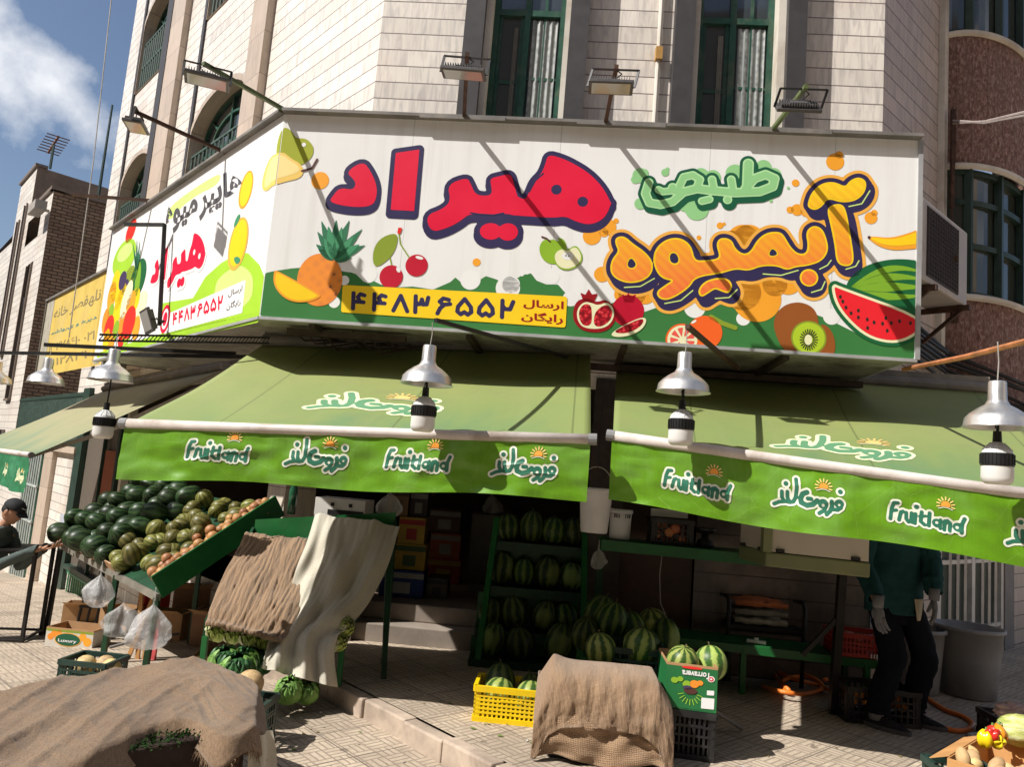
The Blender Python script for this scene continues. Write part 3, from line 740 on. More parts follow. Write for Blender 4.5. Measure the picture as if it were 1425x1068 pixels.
mb.build('aluminium_edging', M_ALU, SGN)['kind'] = 'structure'
def m_soffit():
    t = NT('printed_plastic_soffit'); v = t.coord('Object', (1, 1, 1), (0, 0, R_(5)))
    br = t.new('TexBrick'); br.inputs['Scale'].default_value = 1; br.inputs['Brick Width'].default_value = .19; br.inputs['Row Height'].default_value = .13; br.inputs['Mortar Size'].default_value = .045
    t.link(v, br.inputs['Vector']); n = t.noise(v, 60, 3, .8)
    m = t.math('MULTIPLY', t.math('SUBTRACT', 1, br.outputs['Fac']), t.math('GREATER_THAN', n, .54))
    c = t.mix(t.math('MULTIPLY', m, .8), (.42, .40, .35), (.07, .075, .08)); d = t.noise(v, 3, 7, .7)
    return t.out(t.mix(t.ramp(d, [(.45, (0, 0, 0)), (.7, (1, 1, 1))]), c, (.12, .10, .08)), .5)
mb = MB()
mb.add([FS.at(0, .012, -.04), FS.at(SW, .012, -.04), FS.at(SW, .012, -1.15), FS.at(.25, .012, -1.15)], [(0, 1, 2, 3)])
mb.add([K1-nL*.04+UP*.01, K1+uL*LLEN-nL*.04-UP*.05, K1+uL*LLEN-nL*.75-UP*.05, FS.at(.25, .012, -1.15)], [(3, 2, 1, 0)])
mb.build('soffit', m_soffit(), SGN)
mb = MB()
for k in (.35, 1.5, 2.6, 3.7): mb.bar(FS.at(k, -.02, -.1), FS.at(k, -.02, -1.1), .04)
mb.bar(FS.at(.1, -.05, -.95), FS.at(SW, -.05, -.95), .07, .05); mb.bar(FS.at(.1, -.04, -.3), FS.at(1.0, -.04, -.32), .05)
for i in range(9): mb.tube([FS.at(.1+.08*i, .0, -.35-.1*(i % 3)), FS.at(.16+.09*i, -.07-.02*(i % 4), -.5), FS.at(.35+.1*i, -.02, -.7)], .008, 5)
mb.build('steel_brackets', mat('rusty_steel', (.045, .03, .022), .7, var=.5, scale=8), SGN)
LAYERS = {}
def lay(part, vf, k, inkname, face=FS):
    LAYERS.setdefault(part, []).append((vf, k, inkname, face))
def flush(part, parent=SGN):
    names = []; mb = MB()
    for vf, k, c, f in LAYERS.pop(part):
        if c not in names: names.append(c)
        f.put(mb, vf, k, names.index(c))
    return mb.build(part, [INK[n] for n in names], parent)
W = lambda c, *p, f=FS: [f.uv(*q) for q in T(c, *p)]
PXM = 204.0*3.56                                                # zoomed pixels per metre on the front panel
CL = (.004, .004, SW-.015, SH-.002)
# hills and white scallops
hill = [FS.uv(360, 443)+Vector((0, -.05))]+W('B', (35, 470), (120, 452), (200, 440), (330, 430), (470, 458), (510, 462), (545, 495), (600, 500), (640, 520), (700, 535), (800, 530), (900, 545), (985, 508), (1010, 485), (1060, 528), (1110, 512), (1160, 478), (1215, 495), (1250, 518), (1310, 490), (1350, 470), (1385, 464))+W('C', (50, 495), (90, 475), (140, 465), (165, 500), (215, 520), (272, 520), (325, 580), (360, 645), (520, 620), (600, 588), (690, 660), (760, 635), (850, 640), (1000, 650), (1100, 612), (1180, 640), (1220, 698), (1300, 662), (1424, 640))+W('E', (320, 610), (400, 672), (450, 690), (500, 715), (600, 765), (900, 790), (900, 905), (400, 880))
lay('hill_print', cut([('poly', hill)], 0, .012, clip=CL), 1, 'hill')
for c, x, y, r in (('B', 460, 500, 26), ('B', 410, 608, 30), ('B', 1085, 497, 52), ('B', 1270, 538, 62), ('C', 950, 635, 52), ('C', 1190, 690, 34), ('B', 580, 470, 45), ('B', 520, 430, 40), ('C', 240, 480, 42), ('C', 335, 590, 40), ('C', 40, 520, 45), ('E', 470, 680, 40)):
    lay('hill_print', cut([('disc', W(c, (x, y))[0], r/PXM)], 0, .01, clip=CL), 2, 'white')
flush('hill_print')
for c, x, y, r in (('C', 440, 280, 46), ('C', 520, 235, 42), ('C', 560, 205, 14), ('C', 500, 262, 24), ('C', 490, 470, 40), ('B', 1115, 410, 21), ('A', 340, 895, 48), ('C', 1075, 228, 17), ('C', 1095, 220, 9), ('C', 970, 288, 12), ('E', 100, 590, 118), ('E', 30, 560, 90), ('E', 255, 510, 62), ('E', 190, 520, 60), ('E', 300, 150, 30), ('E', 265, 150, 18), ('E', 345, 158, 28), ('E', 385, 175, 22), ('F', 488, 802, 44), ('F', 508, 768, 20), ('F', 292, 907, 19), ('E', 665, 190, 31), ('E', 682, 165, 16), ('C', 700, 560, 60), ('C', 640, 560, 70), ('C', 590, 570, 40), ('C', 1190, 300, 80), ('C', 1130, 320, 70), ('E', 60, 300, 80)):
    lay('orange_splashes', cut([('disc', W(c, (x, y))[0], r/PXM)], 0, .008, clip=CL), 3, 'orange')
flush('orange_splashes')
# red name
red = [('spoly', W('A', (553, 798), (592, 850), (620, 915), (622, 972), (600, 1022), (500, 1028), (383, 1004), (405, 968), (438, 930), (502, 942), (518, 915), (508, 890), (468, 852))),
       ('poly', W('A', (715, 758), (832, 741), (806, 1046), (690, 1040))),
       ('spoly', W('A', (970, 915), (1068, 878), (1088, 915), (1108, 962), (1150, 972), (1190, 965), (1190, 930), (1180, 885), (1232, 872), (1285, 860), (1300, 910), (1315, 965))+W('D', (75, 978), (112, 990), (130, 950), (150, 900), (188, 865), (208, 820), (222, 766), (280, 780), (345, 808), (430, 860), (500, 935), (538, 1015))+W('C', (538, 110), (512, 180), (470, 212), (420, 224), (360, 208), (310, 182), (250, 190), (150, 184), (60, 178), (0, 168))+W('B', (1330, 183), (1250, 166), (1190, 180), (1085, 165), (1030, 210), (960, 245), (888, 260), (862, 178))+W('A', (950, 1035), (988, 995))),
       ('ell', W('B', (1185, 257))[0], 56/PXM, 44/PXM), ('ell', W('B', (1270, 260))[0], 52/PXM, 46/PXM)]
eyes = [('disc', W('D', (265, 940))[0], 27/PXM), ('disc', W('D', (395, 1000))[0], 27/PXM)]
def shift(sh, dx, dy):
    o = Vector((dx, dy)); r = []
    for s in sh:
        if s[0] in ('disc', 'ell'): r.append((s[0], Vector(s[1])+o)+tuple(s[2:]))
        elif s[0] == 'stroke': r.append(('stroke', [Vector(p)+o for p in s[1]], s[2]))
        else: r.append((s[0], [Vector(p)+o for p in s[1]]))
    return r
nav = red+shift(red, .0, -.03)
lay('red_name_lettering', cut(nav, .034, .008), 4, 'navy'); lay('red_name_lettering', cut(red, .0, .007, eyes), 5, 'red')
lay('red_name_lettering', cut([('stroke', W('D', (130, 950), (160, 895), (200, 860)), .006), ('stroke', W('B', (1085, 165), (1130, 172), (1200, 176), (1250, 166)), .005)], 0, .005), 6, 'navy')
flush('red_name_lettering')
# orange "juice" word
jz = [('spoly', W('C', (560, 290), (600, 283), (640, 320), (700, 360), (740, 410), (735, 465), (690, 502), (620, 512), (560, 490), (533, 455), (540, 400), (578, 355), (560, 320))),
      ('spoly', W('C', (745, 400), (760, 340), (815, 296), (880, 292), (930, 330), (946, 405), (1000, 405), (1060, 398), (1078, 380), (1058, 320), (1080, 290), (1130, 300), (1146, 345), (1190, 376), (1230, 360), (1262, 300), (1310, 265), (1370, 262))+W('E', (235, 285), (262, 335), (300, 372), (345, 372), (358, 330), (345, 260), (380, 230), (420, 245), (440, 290), (452, 350), (420, 402), (350, 425), (290, 430), (250, 447), (200, 425), (120, 425), (60, 450), (0, 440))+W('C', (1110, 452), (1080, 462), (950, 482), (920, 535), (830, 592), (780, 592), (760, 560), (800, 530), (850, 498), (800, 492), (765, 462))),
      ('spoly', W('C', (968, 550), (1000, 508), (1060, 490), (1112, 494), (1134, 525), (1118, 562), (1085, 552), (1050, 536), (1015, 560), (980, 582))),
      ('disc', W('E', (358, 487))[0], 40/PXM),
      ('spoly', W('E', (450, 150), (475, 128), (520, 124), (540, 160), (560, 280), (578, 390), (565, 425), (520, 425), (496, 400), (490, 330), (470, 230))),
      ('spoly', W('F', (358, 1000), (375, 955), (420, 913), (480, 903), (540, 932), (562, 898), (605, 880), (640, 900), (632, 952), (590, 992), (520, 1002), (450, 978), (420, 1022), (385, 1040), (355, 1025)))]
jh = [('spoly', W('C', (635, 385), (662, 420), (645, 440), (620, 436), (616, 412))), ('spoly', W('C', (825, 368), (855, 362), (872, 395), (862, 418), (828, 412))), ('spoly', W('E', (175, 335), (210, 374), (155, 382)))]
jn = jz+shift(jz, .03, -.045)+shift(jz, .015, -.022)
lay('orange_juice_lettering', cut(jn, .058, .01, clip=CL), 4, 'halo'); lay('orange_juice_lettering', cut(jn, .036, .008), 5, 'navy')
lay('orange_juice_lettering', cut(jz, .006, .008, jh), 6, 'yellow'); lay('orange_juice_lettering', cut(jz, -.006, .007, [(h[0], [lerp(sum((Vector(q) for q in h[1]), Vector((0, 0)))/len(h[1]), Vector(p), 1.3) for p in h[1]]) for h in jh]), 7, 'juice')
for c, p in (('C', ((600, 535), (680, 530), (750, 490))), ('C', ((800, 615), (880, 600), (940, 550))), ('C', ((1050, 590), (1120, 585), (1160, 545))), ('E', ((130, 468), (220, 475), (305, 450))), ('E', ((410, 445), (450, 425), (468, 400))), ('E', ((370, 560), (420, 545), (438, 505))), ('E', ((540, 445), (590, 430), (606, 402))), ('F', ((555, 1024), (620, 1010), (660, 945)))):
    lay('orange_juice_lettering', cut([('stroke', W(c, *p), .004)], 0, .005), 6, 'lime2')
flush('orange_juice_lettering')
# green word
gz_ = [('stroke', W('D', (1215, 812), (1210, 935)), .036), ('stroke', W('D', (1200, 935), (1245, 885), (1300, 865), (1345, 885), (1335, 925), (1270, 950), (1150, 955), (1040, 945), (960, 935), (900, 950), (850, 945), (840, 930)), .032),
       ('stroke', W('D', (1130, 890), (1140, 950)), .028), ('stroke', W('D', (1035, 890), (1045, 945)), .028), ('stroke', W('D', (960, 930), (975, 890), (940, 868), (895, 878), (875, 920)), .028),
       ('stroke', W('D', (850, 945), (790, 950), (770, 940)), .025), ('stroke', W('D', (722, 905), (705, 960), (725, 1005), (780, 1015), (840, 1000), (885, 960)), .030),
       ('stroke', W('D', (985, 997), (1022, 988)), .026), ('disc', W('D', (1112, 990))[0], .030)]
gh = [('ell', W('D', (1285, 905))[0], .030, .012, .5), ('ell', W('D', (927, 905))[0], .018, .008, 0)]
gb = [('disc', W('D', (x, y))[0], r/PXM) for x, y, r in ((680, 870, 40), (655, 890, 22), (700, 858, 22), (803, 855, 20), (815, 838, 10), (1150, 860, 48), (1290, 830, 40), (980, 870, 40), (680, 1010, 30), (960, 1035, 60), (900, 1020, 30), (1413, 932, 8), (1327, 996, 9), (1040, 880, 40), (1340, 870, 40))]
lay('green_word_lettering', cut(gb, 0, .009), 4, 'mint'); gn = gz_+shift(gz_, .012, -.024)
lay('green_word_lettering', cut(gn, .022, .007), 5, 'dgreen'); lay('green_word_lettering', cut(gz_, .002, .006, gh), 6, 'mint2'); lay('green_word_lettering', cut(gz_, -.009, .006, gh), 7, 'mint')
flush('green_word_lettering')
# yellow telephone plate
tp = [FS.uv(*p) for p in ((480, 400), (786, 416), (784, 453), (478, 432))]
lay('telephone_plate', cut([('poly', tp)], .016, .008), 8, 'yellow'); flush('telephone_plate')
mb = MB(); FS.text(mb, '۴۴۸۳۶۵۵۲', ((485, 405), (722, 417), (721, 446), (484, 432)), 9, .028)
FS.text(mb, '\uFEDD\uFE8E\uFEB3\uFEAD\uFE8D', ((729, 417), (785, 420), (784, 434), (728, 430)), 9, .03, 1); FS.text(mb, '\uFEE5\uFE8E\uFB95\uFBFE\uFE8D\uFEAD', ((726, 434), (784, 437), (783, 453), (725, 448)), 9, .03, 1)
mb.build('telephone_lettering', [INK['navy'], INK['dred']], SGN)
# painted fruit
def P_(part, c, kind, pts, ic, k=5, off=0, **kw):
    sh = [(kind, W(c, *pts))] if kind in ('poly', 'spoly') else [(kind, W(c, *pts[0]), pts[1])] if kind == 'stroke' else [('disc', W(c, pts[0])[0], pts[1]/PXM)] if kind == 'disc' else [('ell', W(c, pts[0])[0], pts[1]/PXM, pts[2]/PXM)+tuple(pts[3:])]
    lay(part, cut(sh, off, kw.get('cell', .007), clip=CL), k, ic)
q = 'pear_print'
P_(q, 'A', 'spoly', ((150, 632), (190, 636), (222, 688), (270, 684), (310, 725), (304, 775), (262, 815), (210, 822), (130, 795), (122, 735)), 'pear')
P_(q, 'A', 'spoly', ((110, 765), (160, 752), (195, 785), (245, 812), (262, 850), (240, 885), (170, 900), (105, 920), (78, 950), (52, 940), (56, 880), (85, 795)), 'pearin', 6)
P_(q, 'A', 'spoly', ((110, 775), (155, 765), (190, 795), (235, 822), (240, 850), (180, 872), (110, 890), (80, 930), (65, 925), (70, 880), (92, 800)), 'pearlite', 7)
P_(q, 'A', 'stroke', (((250, 848), (300, 835), (326, 790)), .008), 'brown', 8); P_(q, 'A', 'disc', ((260, 718), 12), 'white', 8); P_(q, 'A', 'stroke', (((122, 620), (140, 632), (148, 650)), .008), 'brown', 8)
flush(q)
q = 'pineapple_print'
P_(q, 'B', 'ell', ((338, 497), 120, 140, .12), 'pineskin', 5)
for tx, ty, kk_ in ((345, 200, 6), (420, 195, 6), (487, 198, 6), (552, 243, 6), (325, 255, 7), (566, 325, 6), (318, 320, 7), (500, 385, 7), (330, 345, 7), (380, 225, 8), (450, 230, 8), (510, 280, 8), (540, 320, 8), (360, 290, 8)):
    a = Vector((410, 395)); b = Vector((tx, ty)); d = (b-a); nrm = Vector((-d.y, d.x)).normalized()*24; m_ = a.lerp(b, .5)
    P_(q, 'B', 'spoly', (tuple(a-nrm*.6), tuple(m_-nrm), tuple(b), tuple(b), tuple(m_+nrm), tuple(a+nrm*.6)), 'pine' if kk_ != 8 else 'pine2', kk_)
flush(q)
q = 'mango_print'; P_(q, 'B', 'spoly', ((112, 450), (130, 452), (345, 570), (340, 585), (290, 607), (210, 610), (150, 580), (108, 520)), 'orange', 9); P_(q, 'B', 'spoly', ((122, 460), (140, 466), (330, 572), (325, 582), (285, 598), (212, 600), (158, 572), (118, 520)), 'yellow', 10); flush(q)
q = 'cherry_print'
P_(q, 'B', 'stroke', (((728, 250), (738, 320), (785, 392)), .005), 'leaf', 5); P_(q, 'B', 'stroke', (((686, 385), (698, 440)), .005), 'leaf', 5)
P_(q, 'B', 'spoly', ((716, 262), (728, 300), (700, 380), (608, 448), (598, 360), (635, 290)), 'leaf', 6); P_(q, 'B', 'stroke', (((712, 275), (660, 370), (612, 440)), .002), 'pear', 7)
P_(q, 'B', 'disc', ((692, 482), 61), 'cherry', 6); P_(q, 'B', 'disc', ((818, 426), 58), 'cherry', 6); P_(q, 'B', 'ell', ((728, 447), 10, 16, .5), 'white', 7); P_(q, 'B', 'ell', ((832, 388), 22, 8, -.2), 'white', 7)
P_(q, 'B', 'poly', ((728, 238), (748, 240), (738, 270), (722, 268)), 'tomato', 8); flush(q)
q = 'apple_print'
P_(q, 'C', 'spoly', ((175, 340), (200, 295), (245, 300), (290, 285), (318, 320), (310, 400), (250, 425), (195, 400)), 'apple', 5); P_(q, 'C', 'stroke', (((235, 310), (215, 292), (192, 284)), .006), 'brown', 6); P_(q, 'C', 'ell', ((265, 298), 14, 5, -.3), 'white', 6)
P_(q, 'C', 'spoly', ((245, 372), (285, 335), (320, 350), (362, 320), (398, 375), (385, 425), (320, 455), (265, 435)), 'apple', 7); P_(q, 'C', 'spoly', ((250, 374), (287, 342), (320, 357), (360, 328), (390, 377), (378, 420), (320, 447), (270, 430)), 'cream', 8)
P_(q, 'C', 'ell', ((320, 380), 30, 20), 'white', 9); P_(q, 'C', 'disc', ((312, 378), 5), 'brown', 10); P_(q, 'C', 'disc', ((326, 380), 5), 'brown', 10); flush(q)
q = 'pomegranate_print'
P_(q, 'C', 'disc', ((618, 650), 80), 'cherry', 5); P_(q, 'C', 'poly', ((600, 610), (590, 565), (610, 580), (620, 560), (632, 580), (660, 568), (648, 610)), 'cherry', 5)
P_(q, 'C', 'spoly', ((345, 650), (365, 600), (420, 585), (460, 610), (510, 592), (560, 640), (555, 715), (500, 760), (400, 755), (350, 710)), 'dred', 6); P_(q, 'C', 'poly', ((400, 610), (382, 560), (408, 572), (425, 542), (440, 570), (470, 565), (448, 612)), 'dred', 6)
P_(q, 'C', 'spoly', ((365, 645), (400, 605), (440, 612), (470, 625), (520, 605), (555, 650), (540, 710), (490, 742), (400, 738), (368, 700)), 'cream', 7)
P_(q, 'C', 'spoly', ((375, 648), (402, 615), (435, 622), (440, 655), (440, 720), (400, 728), (378, 695)), 'arils', 8); P_(q, 'C', 'spoly', ((450, 680), (465, 645), (515, 615), (545, 655), (532, 700), (485, 732), (450, 725)), 'arils', 8)
P_(q, 'C', 'spoly', ((530, 765), (600, 720), (690, 680), (715, 695), (690, 745), (620, 778), (550, 782)), 'cream', 8); P_(q, 'C', 'spoly', ((540, 758), (600, 725), (685, 688), (700, 700), (675, 735), (610, 765)), 'arils', 9); flush(q)
q = 'grapefruit_print'
P_(q, 'C', 'disc', ((1000, 758), 84), 'grape', 5); P_(q, 'C', 'stroke', (((1030, 680), (1085, 712), (1150, 735)), .016), 'leaf', 5); P_(q, 'C', 'disc', ((888, 795), 82), 'grape', 6); P_(q, 'C', 'disc', ((888, 795), 73), 'cream', 7)
for i in range(9):
    a = i*math.tau/9; c_ = Vector((888, 795)); p1 = c_+Vector((math.cos(a+.1), math.sin(a+.1)))*62; p2 = c_+Vector((math.cos(a+.58), math.sin(a+.58)))*62; p0 = c_+Vector((math.cos(a+.34), math.sin(a+.34)))*12
    P_(q, 'C', 'poly', (tuple(p0), tuple(p1), tuple(p2)), 'pink', 8)
P_(q, 'C', 'ell', ((945, 705), 16, 6, .6), 'white', 6); flush(q)
q = 'kiwi_print'
P_(q, 'E', 'spoly', ((180, 740), (190, 670), (240, 618), (320, 605), (390, 640), (410, 720), (400, 880), (240, 870)), 'kiwib', 5); P_(q, 'E', 'spoly', ((400, 720), (450, 720), (490, 790), (485, 880), (400, 880)), 'kiwib', 5)
P_(q, 'E', 'disc', ((357, 785), 84), 'leaf', 6); P_(q, 'E', 'disc', ((357, 785), 76), 'kiwi', 7)
for i in range(22):
    a = i*math.tau/22; P_(q, 'E', 'stroke', (((357+math.cos(a)*22, 795+math.sin(a)*26), (357+math.cos(a)*44, 795+math.sin(a)*52)), .004), 'black', 8, cell=.004)
P_(q, 'E', 'ell', ((354, 795), 18, 26), 'cream', 9); flush(q)
q = 'banana_print'; P_(q, 'E', 'spoly', ((650, 284), (680, 282), (760, 290), (840, 270), (920, 240), (920, 340), (860, 345), (780, 352), (710, 335), (665, 305)), 'orange', 5); P_(q, 'E', 'spoly', ((660, 286), (690, 288), (765, 298), (840, 280), (920, 250), (920, 315), (850, 325), (780, 330), (715, 320), (675, 302)), 'yellow', 6); P_(q, 'E', 'disc', ((656, 287), 8), 'brown', 7); flush(q)
q = 'watermelon_print'
P_(q, 'E', 'ell', ((805, 545), 252, 152, .1), 'melon1', 5)
for d0, th in ((-118, 18), (-70, 22), (-15, 26), (40, 20)):
    top = [(560+i*34, 545+d0*.9+(.0016*(560+i*34-805)**2)*(-d0/110)+.02*i*i*.4) for i in range(11)]
    P_(q, 'E', 'spoly', tuple([(x, y-th*(1-abs(x-740)/230)) for x, y in top]+[(x, y+th*(1-abs(x-740)/230)) for x, y in top[::-1]]), 'melon2', 6)
sl = ((480, 528), (500, 540), (900, 685), (900, 745), (840, 785), (760, 802), (650, 772), (560, 695), (500, 615))
P_(q, 'E', 'spoly', sl, 'melon1', 7, .042); P_(q, 'E', 'spoly', sl, 'cream', 8, .018); P_(q, 'E', 'spoly', sl, 'slice', 9)
for x, y in ((513, 582), (525, 605), (541, 635), (566, 663), (602, 684), (646, 694), (680, 709), (722, 715), (738, 687), (765, 712), (806, 703), (860, 712), (648, 736), (745, 750), (602, 650)): P_(q, 'E', 'ell', ((x, y), 7, 10), 'black', 10, cell=.004)
flush(q)
# the side panel
def TL(*pts): return [(130+p[0]/4.108, 230+p[1]/4.108) for p in pts]
WL = lambda *p: [LS.uv(*q) for q in TL(*p)]
CLL = (-LLEN+.03, -.04, -.004, SH-.02)
def Q_(part, kind, pts, ic, k, off=0, cell=.012):
    lay(part, cut([(kind, WL(*pts))], off, cell, clip=CLL), k, ic, LS)
def E_(part, x, y, rx, ry, ic, k, an=0):
    c = WL((x, y))[0]; r1 = (WL((x+rx, y))[0]-c).length; a = WL((x, y-ry))[0]-c
    lay(part, cut([('ell', c, r1, a.length, an)], 0, .012, clip=CLL), k, ic, LS)
q = 'side_hill_print'
Q_(q, 'spoly', ((420, 240), (700, 50), (735, 60), (700, 120), (600, 165), (500, 240), (430, 330)), 'lime2', 1)
Q_(q, 'poly', ((390, 790), (570, 760), (640, 640), (730, 560), (830, 502), (885, 503), (950, 570), (978, 640), (950, 880), (390, 1000)), 'lime', 2); Q_(q, 'poly', ((20, 1075), (400, 960), (950, 840), (950, 900), (20, 1120)), 'lime', 2)
Q_(q, 'spoly', ((690, 690), (740, 620), (830, 570), (880, 590), (920, 650), (900, 800), (700, 880)), 'lime2', 3); Q_(q, 'poly', ((400, 862), (872, 655), (852, 845), (405, 965)), 'white', 5); flush(q)
q = 'fruit_heap_print'
for x, y, rx, ry, c, k, an in ((175, 530, 62, 85, 'lime', 3, 0), (180, 500, 40, 40, 'lime2', 4, 0), (215, 375, 26, 50, 'tomato', 3, .3), (255, 650, 42, 95, 'melon1', 4, .2), (255, 650, 14, 88, 'melon2', 5, .2), (168, 660, 20, 45, 'plum', 6, 0), (185, 700, 18, 40, 'plum', 5, 0), (125, 690, 22, 75, 'yellow', 4, .2), (150, 730, 20, 80, 'yellow', 5, -.2), (105, 750, 22, 70, 'orange', 4, .2), (150, 800, 24, 110, 'yellow', 5, -.6), (190, 770, 22, 100, 'cream', 6, -.6), (215, 790, 24, 60, 'orange', 6, .2), (240, 770, 24, 60, 'yellow', 5, .1), (270, 800, 34, 65, 'cream', 4, .3), (205, 650, 30, 60, 'leaf', 4, .2), (205, 900, 34, 80, 'tomato', 7, .2), (165, 910, 20, 60, 'papaya', 6, .1), (90, 930, 26, 60, 'tomato', 6, .1), (70, 890, 18, 60, 'papaya', 5, .1), (100, 850, 16, 50, 'apple', 5, .1), (130, 940, 16, 45, 'apple', 7, .1), (75, 1000, 18, 55, 'yellow', 6, .1), (105, 1010, 16, 45, 'orange', 7, .1), (190, 980, 22, 40, 'lime', 6, 0), (245, 930, 20, 60, 'orange', 5, .1), (160, 1000, 18, 40, 'tomato', 6, 0)):
    E_(q, x, y, rx, ry, c, k, an)
for tx, ty in ((225, 430), (250, 410), (268, 420), (235, 480), (275, 470), (250, 450)): Q_(q, 'poly', ((240, 600), (tx, ty), (256, 600)), 'pine', 5)
flush(q)
q = 'side_pear_print'
def PP(pts, ic, k, off=0): lay(q, cut([('spoly', [LS.uv(*p) for p in T('A', *pts)])], off, .008, clip=CLL), k, ic, LS)
PP(((150, 632), (190, 636), (222, 688), (270, 684), (310, 725), (304, 775), (262, 815), (210, 822), (130, 795), (122, 735)), 'pear', 5)
PP(((110, 765), (160, 752), (195, 785), (245, 812), (262, 850), (240, 885), (170, 900), (105, 920), (78, 950), (52, 940), (56, 880), (85, 795)), 'pearin', 6)
PP(((110, 775), (155, 765), (190, 795), (235, 822), (240, 850), (180, 872), (110, 890), (80, 930), (65, 925), (70, 880), (92, 800)), 'pearlite', 7)
flush(q)
q = 'lemon_print'; E_(q, 872, 140, 36, 95, 'orange', 3, -.2); E_(q, 874, 138, 29, 84, 'yellow', 4, -.2); E_(q, 828, 450, 52, 135, 'halo', 6, -.1); E_(q, 830, 445, 44, 118, 'yellow', 7, -.1); Q_(q, 'spoly', ((800, 370), (812, 310), (842, 268), (838, 320)), 'pine2', 7); Q_(q, 'spoly', ((800, 530), (830, 520), (848, 545), (820, 575)), 'pine2', 8); flush(q)
# the name again, smaller, on the side
bx = bbox(red[:3]); ql = [LS.uv(*p) for p in ((214, 352), (290, 315), (284, 385), (207, 412))]
def tol(v): return bil(ql[3], ql[2], ql[1], ql[0], (v[0]-bx[0])/(bx[2]-bx[0]), (v[1]-bx[1])/(bx[3]-bx[1]))
mb = MB()
for off_, k, i in ((.04, 6, 0), (.0, 7, 1)):
    V, Fc = cut(red, off_, .012, eyes if i else ()); LS.put(mb, ([tol(v) for v in V], Fc), k, i)
mb.build('side_red_lettering', [INK['white'], INK['red']], SGN)
mb = MB()
LS.text(mb, '\uFEAE\uFB59\uFBFE\uFE8E\uFEEB', TL((605, 110), (850, 0), (850, 190), (605, 335)), 5, .035); LS.text(mb, '\uFEE9\uFEEE\uFBFF\uFEE3', TL((415, 245), (596, 160), (596, 310), (415, 415)), 5, .035)
LS.text(mb, '۴۴۸۳۶۵۵۲', TL((452, 845), (750, 735), (750, 820), (450, 920)), 6, .03, 1); LS.text(mb, '\uFEDD\uFE8E\uFEB3\uFEAD\uFE8D', TL((775, 720), (855, 685), (852, 730), (772, 760)), 6, .02, 2); LS.text(mb, '\uFEE5\uFE8E\uFB95\uFBFE\uFE8D\uFEAD', TL((765, 790), (845, 760), (842, 805), (762, 835)), 6, .02, 2)
mb.build('side_lettering', [INK['grey'], INK['red'], INK['black']], SGN)
q = 'telephone_symbol'; E_(q, 412, 880, 26, 72, 'red', 7); E_(q, 412, 880, 17, 52, 'white', 8); E_(q, 412, 880, 12, 36, 'red', 9); flush(q)
# the neighbour's yellow board
YS = K1+uL*(LLEN+.06)-nL*.12-UP*.06
def PY(px, py): return onp(px, py, YS, nL)
ysg = thing('yellow_shop_sign', 'faded yellow shop board with small dark Persian writing beside the fruit sign', 'sign', tuple(YS))
FY = Face(YS, -uL, nL)
yc = [FY.uv(*p) for p in ((64, 438), (150, 388), (131, 510), (52, 548))]
y0_, y1_ = yc[0].x, 0.0
mb = MB(); mb.quad(FY.at(y0_, -.02), FY.at(y1_, -.02), FY.at(y1_, 1.16), FY.at(y0_, 1.16)); mb.build('panel', mat('faded_yellow_print', (.62, .45, .11), .5, var=.1, scale=3, dirt=(.55, .45, .2)), ysg)
mb = MB(); mb.obox(FY.at(y0_-.03, 1.162, .03), -uL*(y1_-y0_+.05), nL*-.3, UP*.03); mb.obox(FY.at(y1_-.02, -.05, .02), -uL*.09, nL*-.25, UP*1.24); mb.obox(FY.at(y0_-.03, -.05, .02), -uL*.03, nL*-.25, UP*1.21); mb.build('frame', M_COPE, ysg)
mb = MB(); mb.quad(FY.at(y0_+.02, 0, .003), FY.at(y0_+.5, 0, .003), FY.at(y0_+.5, 1.15, .003), FY.at(y0_+.02, 1.15, .003)); mb.quad(FY.at(-.45, 0, .003), FY.at(-.2, 0, .003), FY.at(-.2, 1.15, .003), FY.at(-.45, 1.15, .003)); mb.build('grey_bands', mat('faded_grey_print', (.40, .37, .30), .5), ysg)
mb = MB()
for txt, v0, h, i in (('\uFEEA\uFEE7\uFE8E\uFEA7 \uFEAD\uFEBB\uFED4\uFEEC\uFE8E\uFEE7', .78, .2, 0), ('\uFEE3\uFEB8\uFE8E\uFEED\uFEAD\uFEEF \uFEED \uFEA7\uFEAD\uFEF3\uFEAA', .57, .07, 1), ('۲۶۲۷۸۶۱۰ ۰۲۱', .32, .12, 0), ('۰۹۱۲۸۳۱۰', .1, .11, 0)):
    V, Fc, _ = text_shape(txt, .01); FY.put(mb, ([(lerp(y0_+.6, -.6, v[0]), v0+h*v[1]) for v in V], Fc), 4, i)
mb.build('lettering', [mat('faded_ink', (.25, .2, .1), .5), INK['tea']], ysg)
# ------------------------------------------------------------------ neighbours down the left street
NB_ = thing('brick_building', 'cream fronted neighbour building with a bare brick side wall and a roof tower', 'building', tuple(PL(15, -1.7)))
U0 = 15.0
mb = MB()
for a, b, z0, z1 in ((U0, 16.2, -2, 7.5), (16.2, 16.9, -2, 2.3), (16.2, 16.9, 5.9, 6.55), (16.2, 17.9, 7.25, 7.5), (16.9, 17.9, -2, 6.55), (17.9, 20.2, -2, 8.85), (20.2, 30, -2, 7.1)):
    wall_quad(mb, PL, b, a, z0, z1)
wall_quad(mb, PL, 16.2, 17.9, 6.55, 7.25, -.35)
wall_quad(mb, PL, 16.2, 16.9, 2.3, 5.9, -.35)
mb.build('front_wall', M_STONE, NB_)
mb = MB(); D = 12
mb.quad(PL(U0, -2), PL(U0, 7.48), PL(U0, 7.48, -D), PL(U0, -2, -D), 0, [(0, -2), (0, 7.48), (D, 7.48), (D, -2)]); mb.build('brick_side_wall', M_BRICK, NB_)
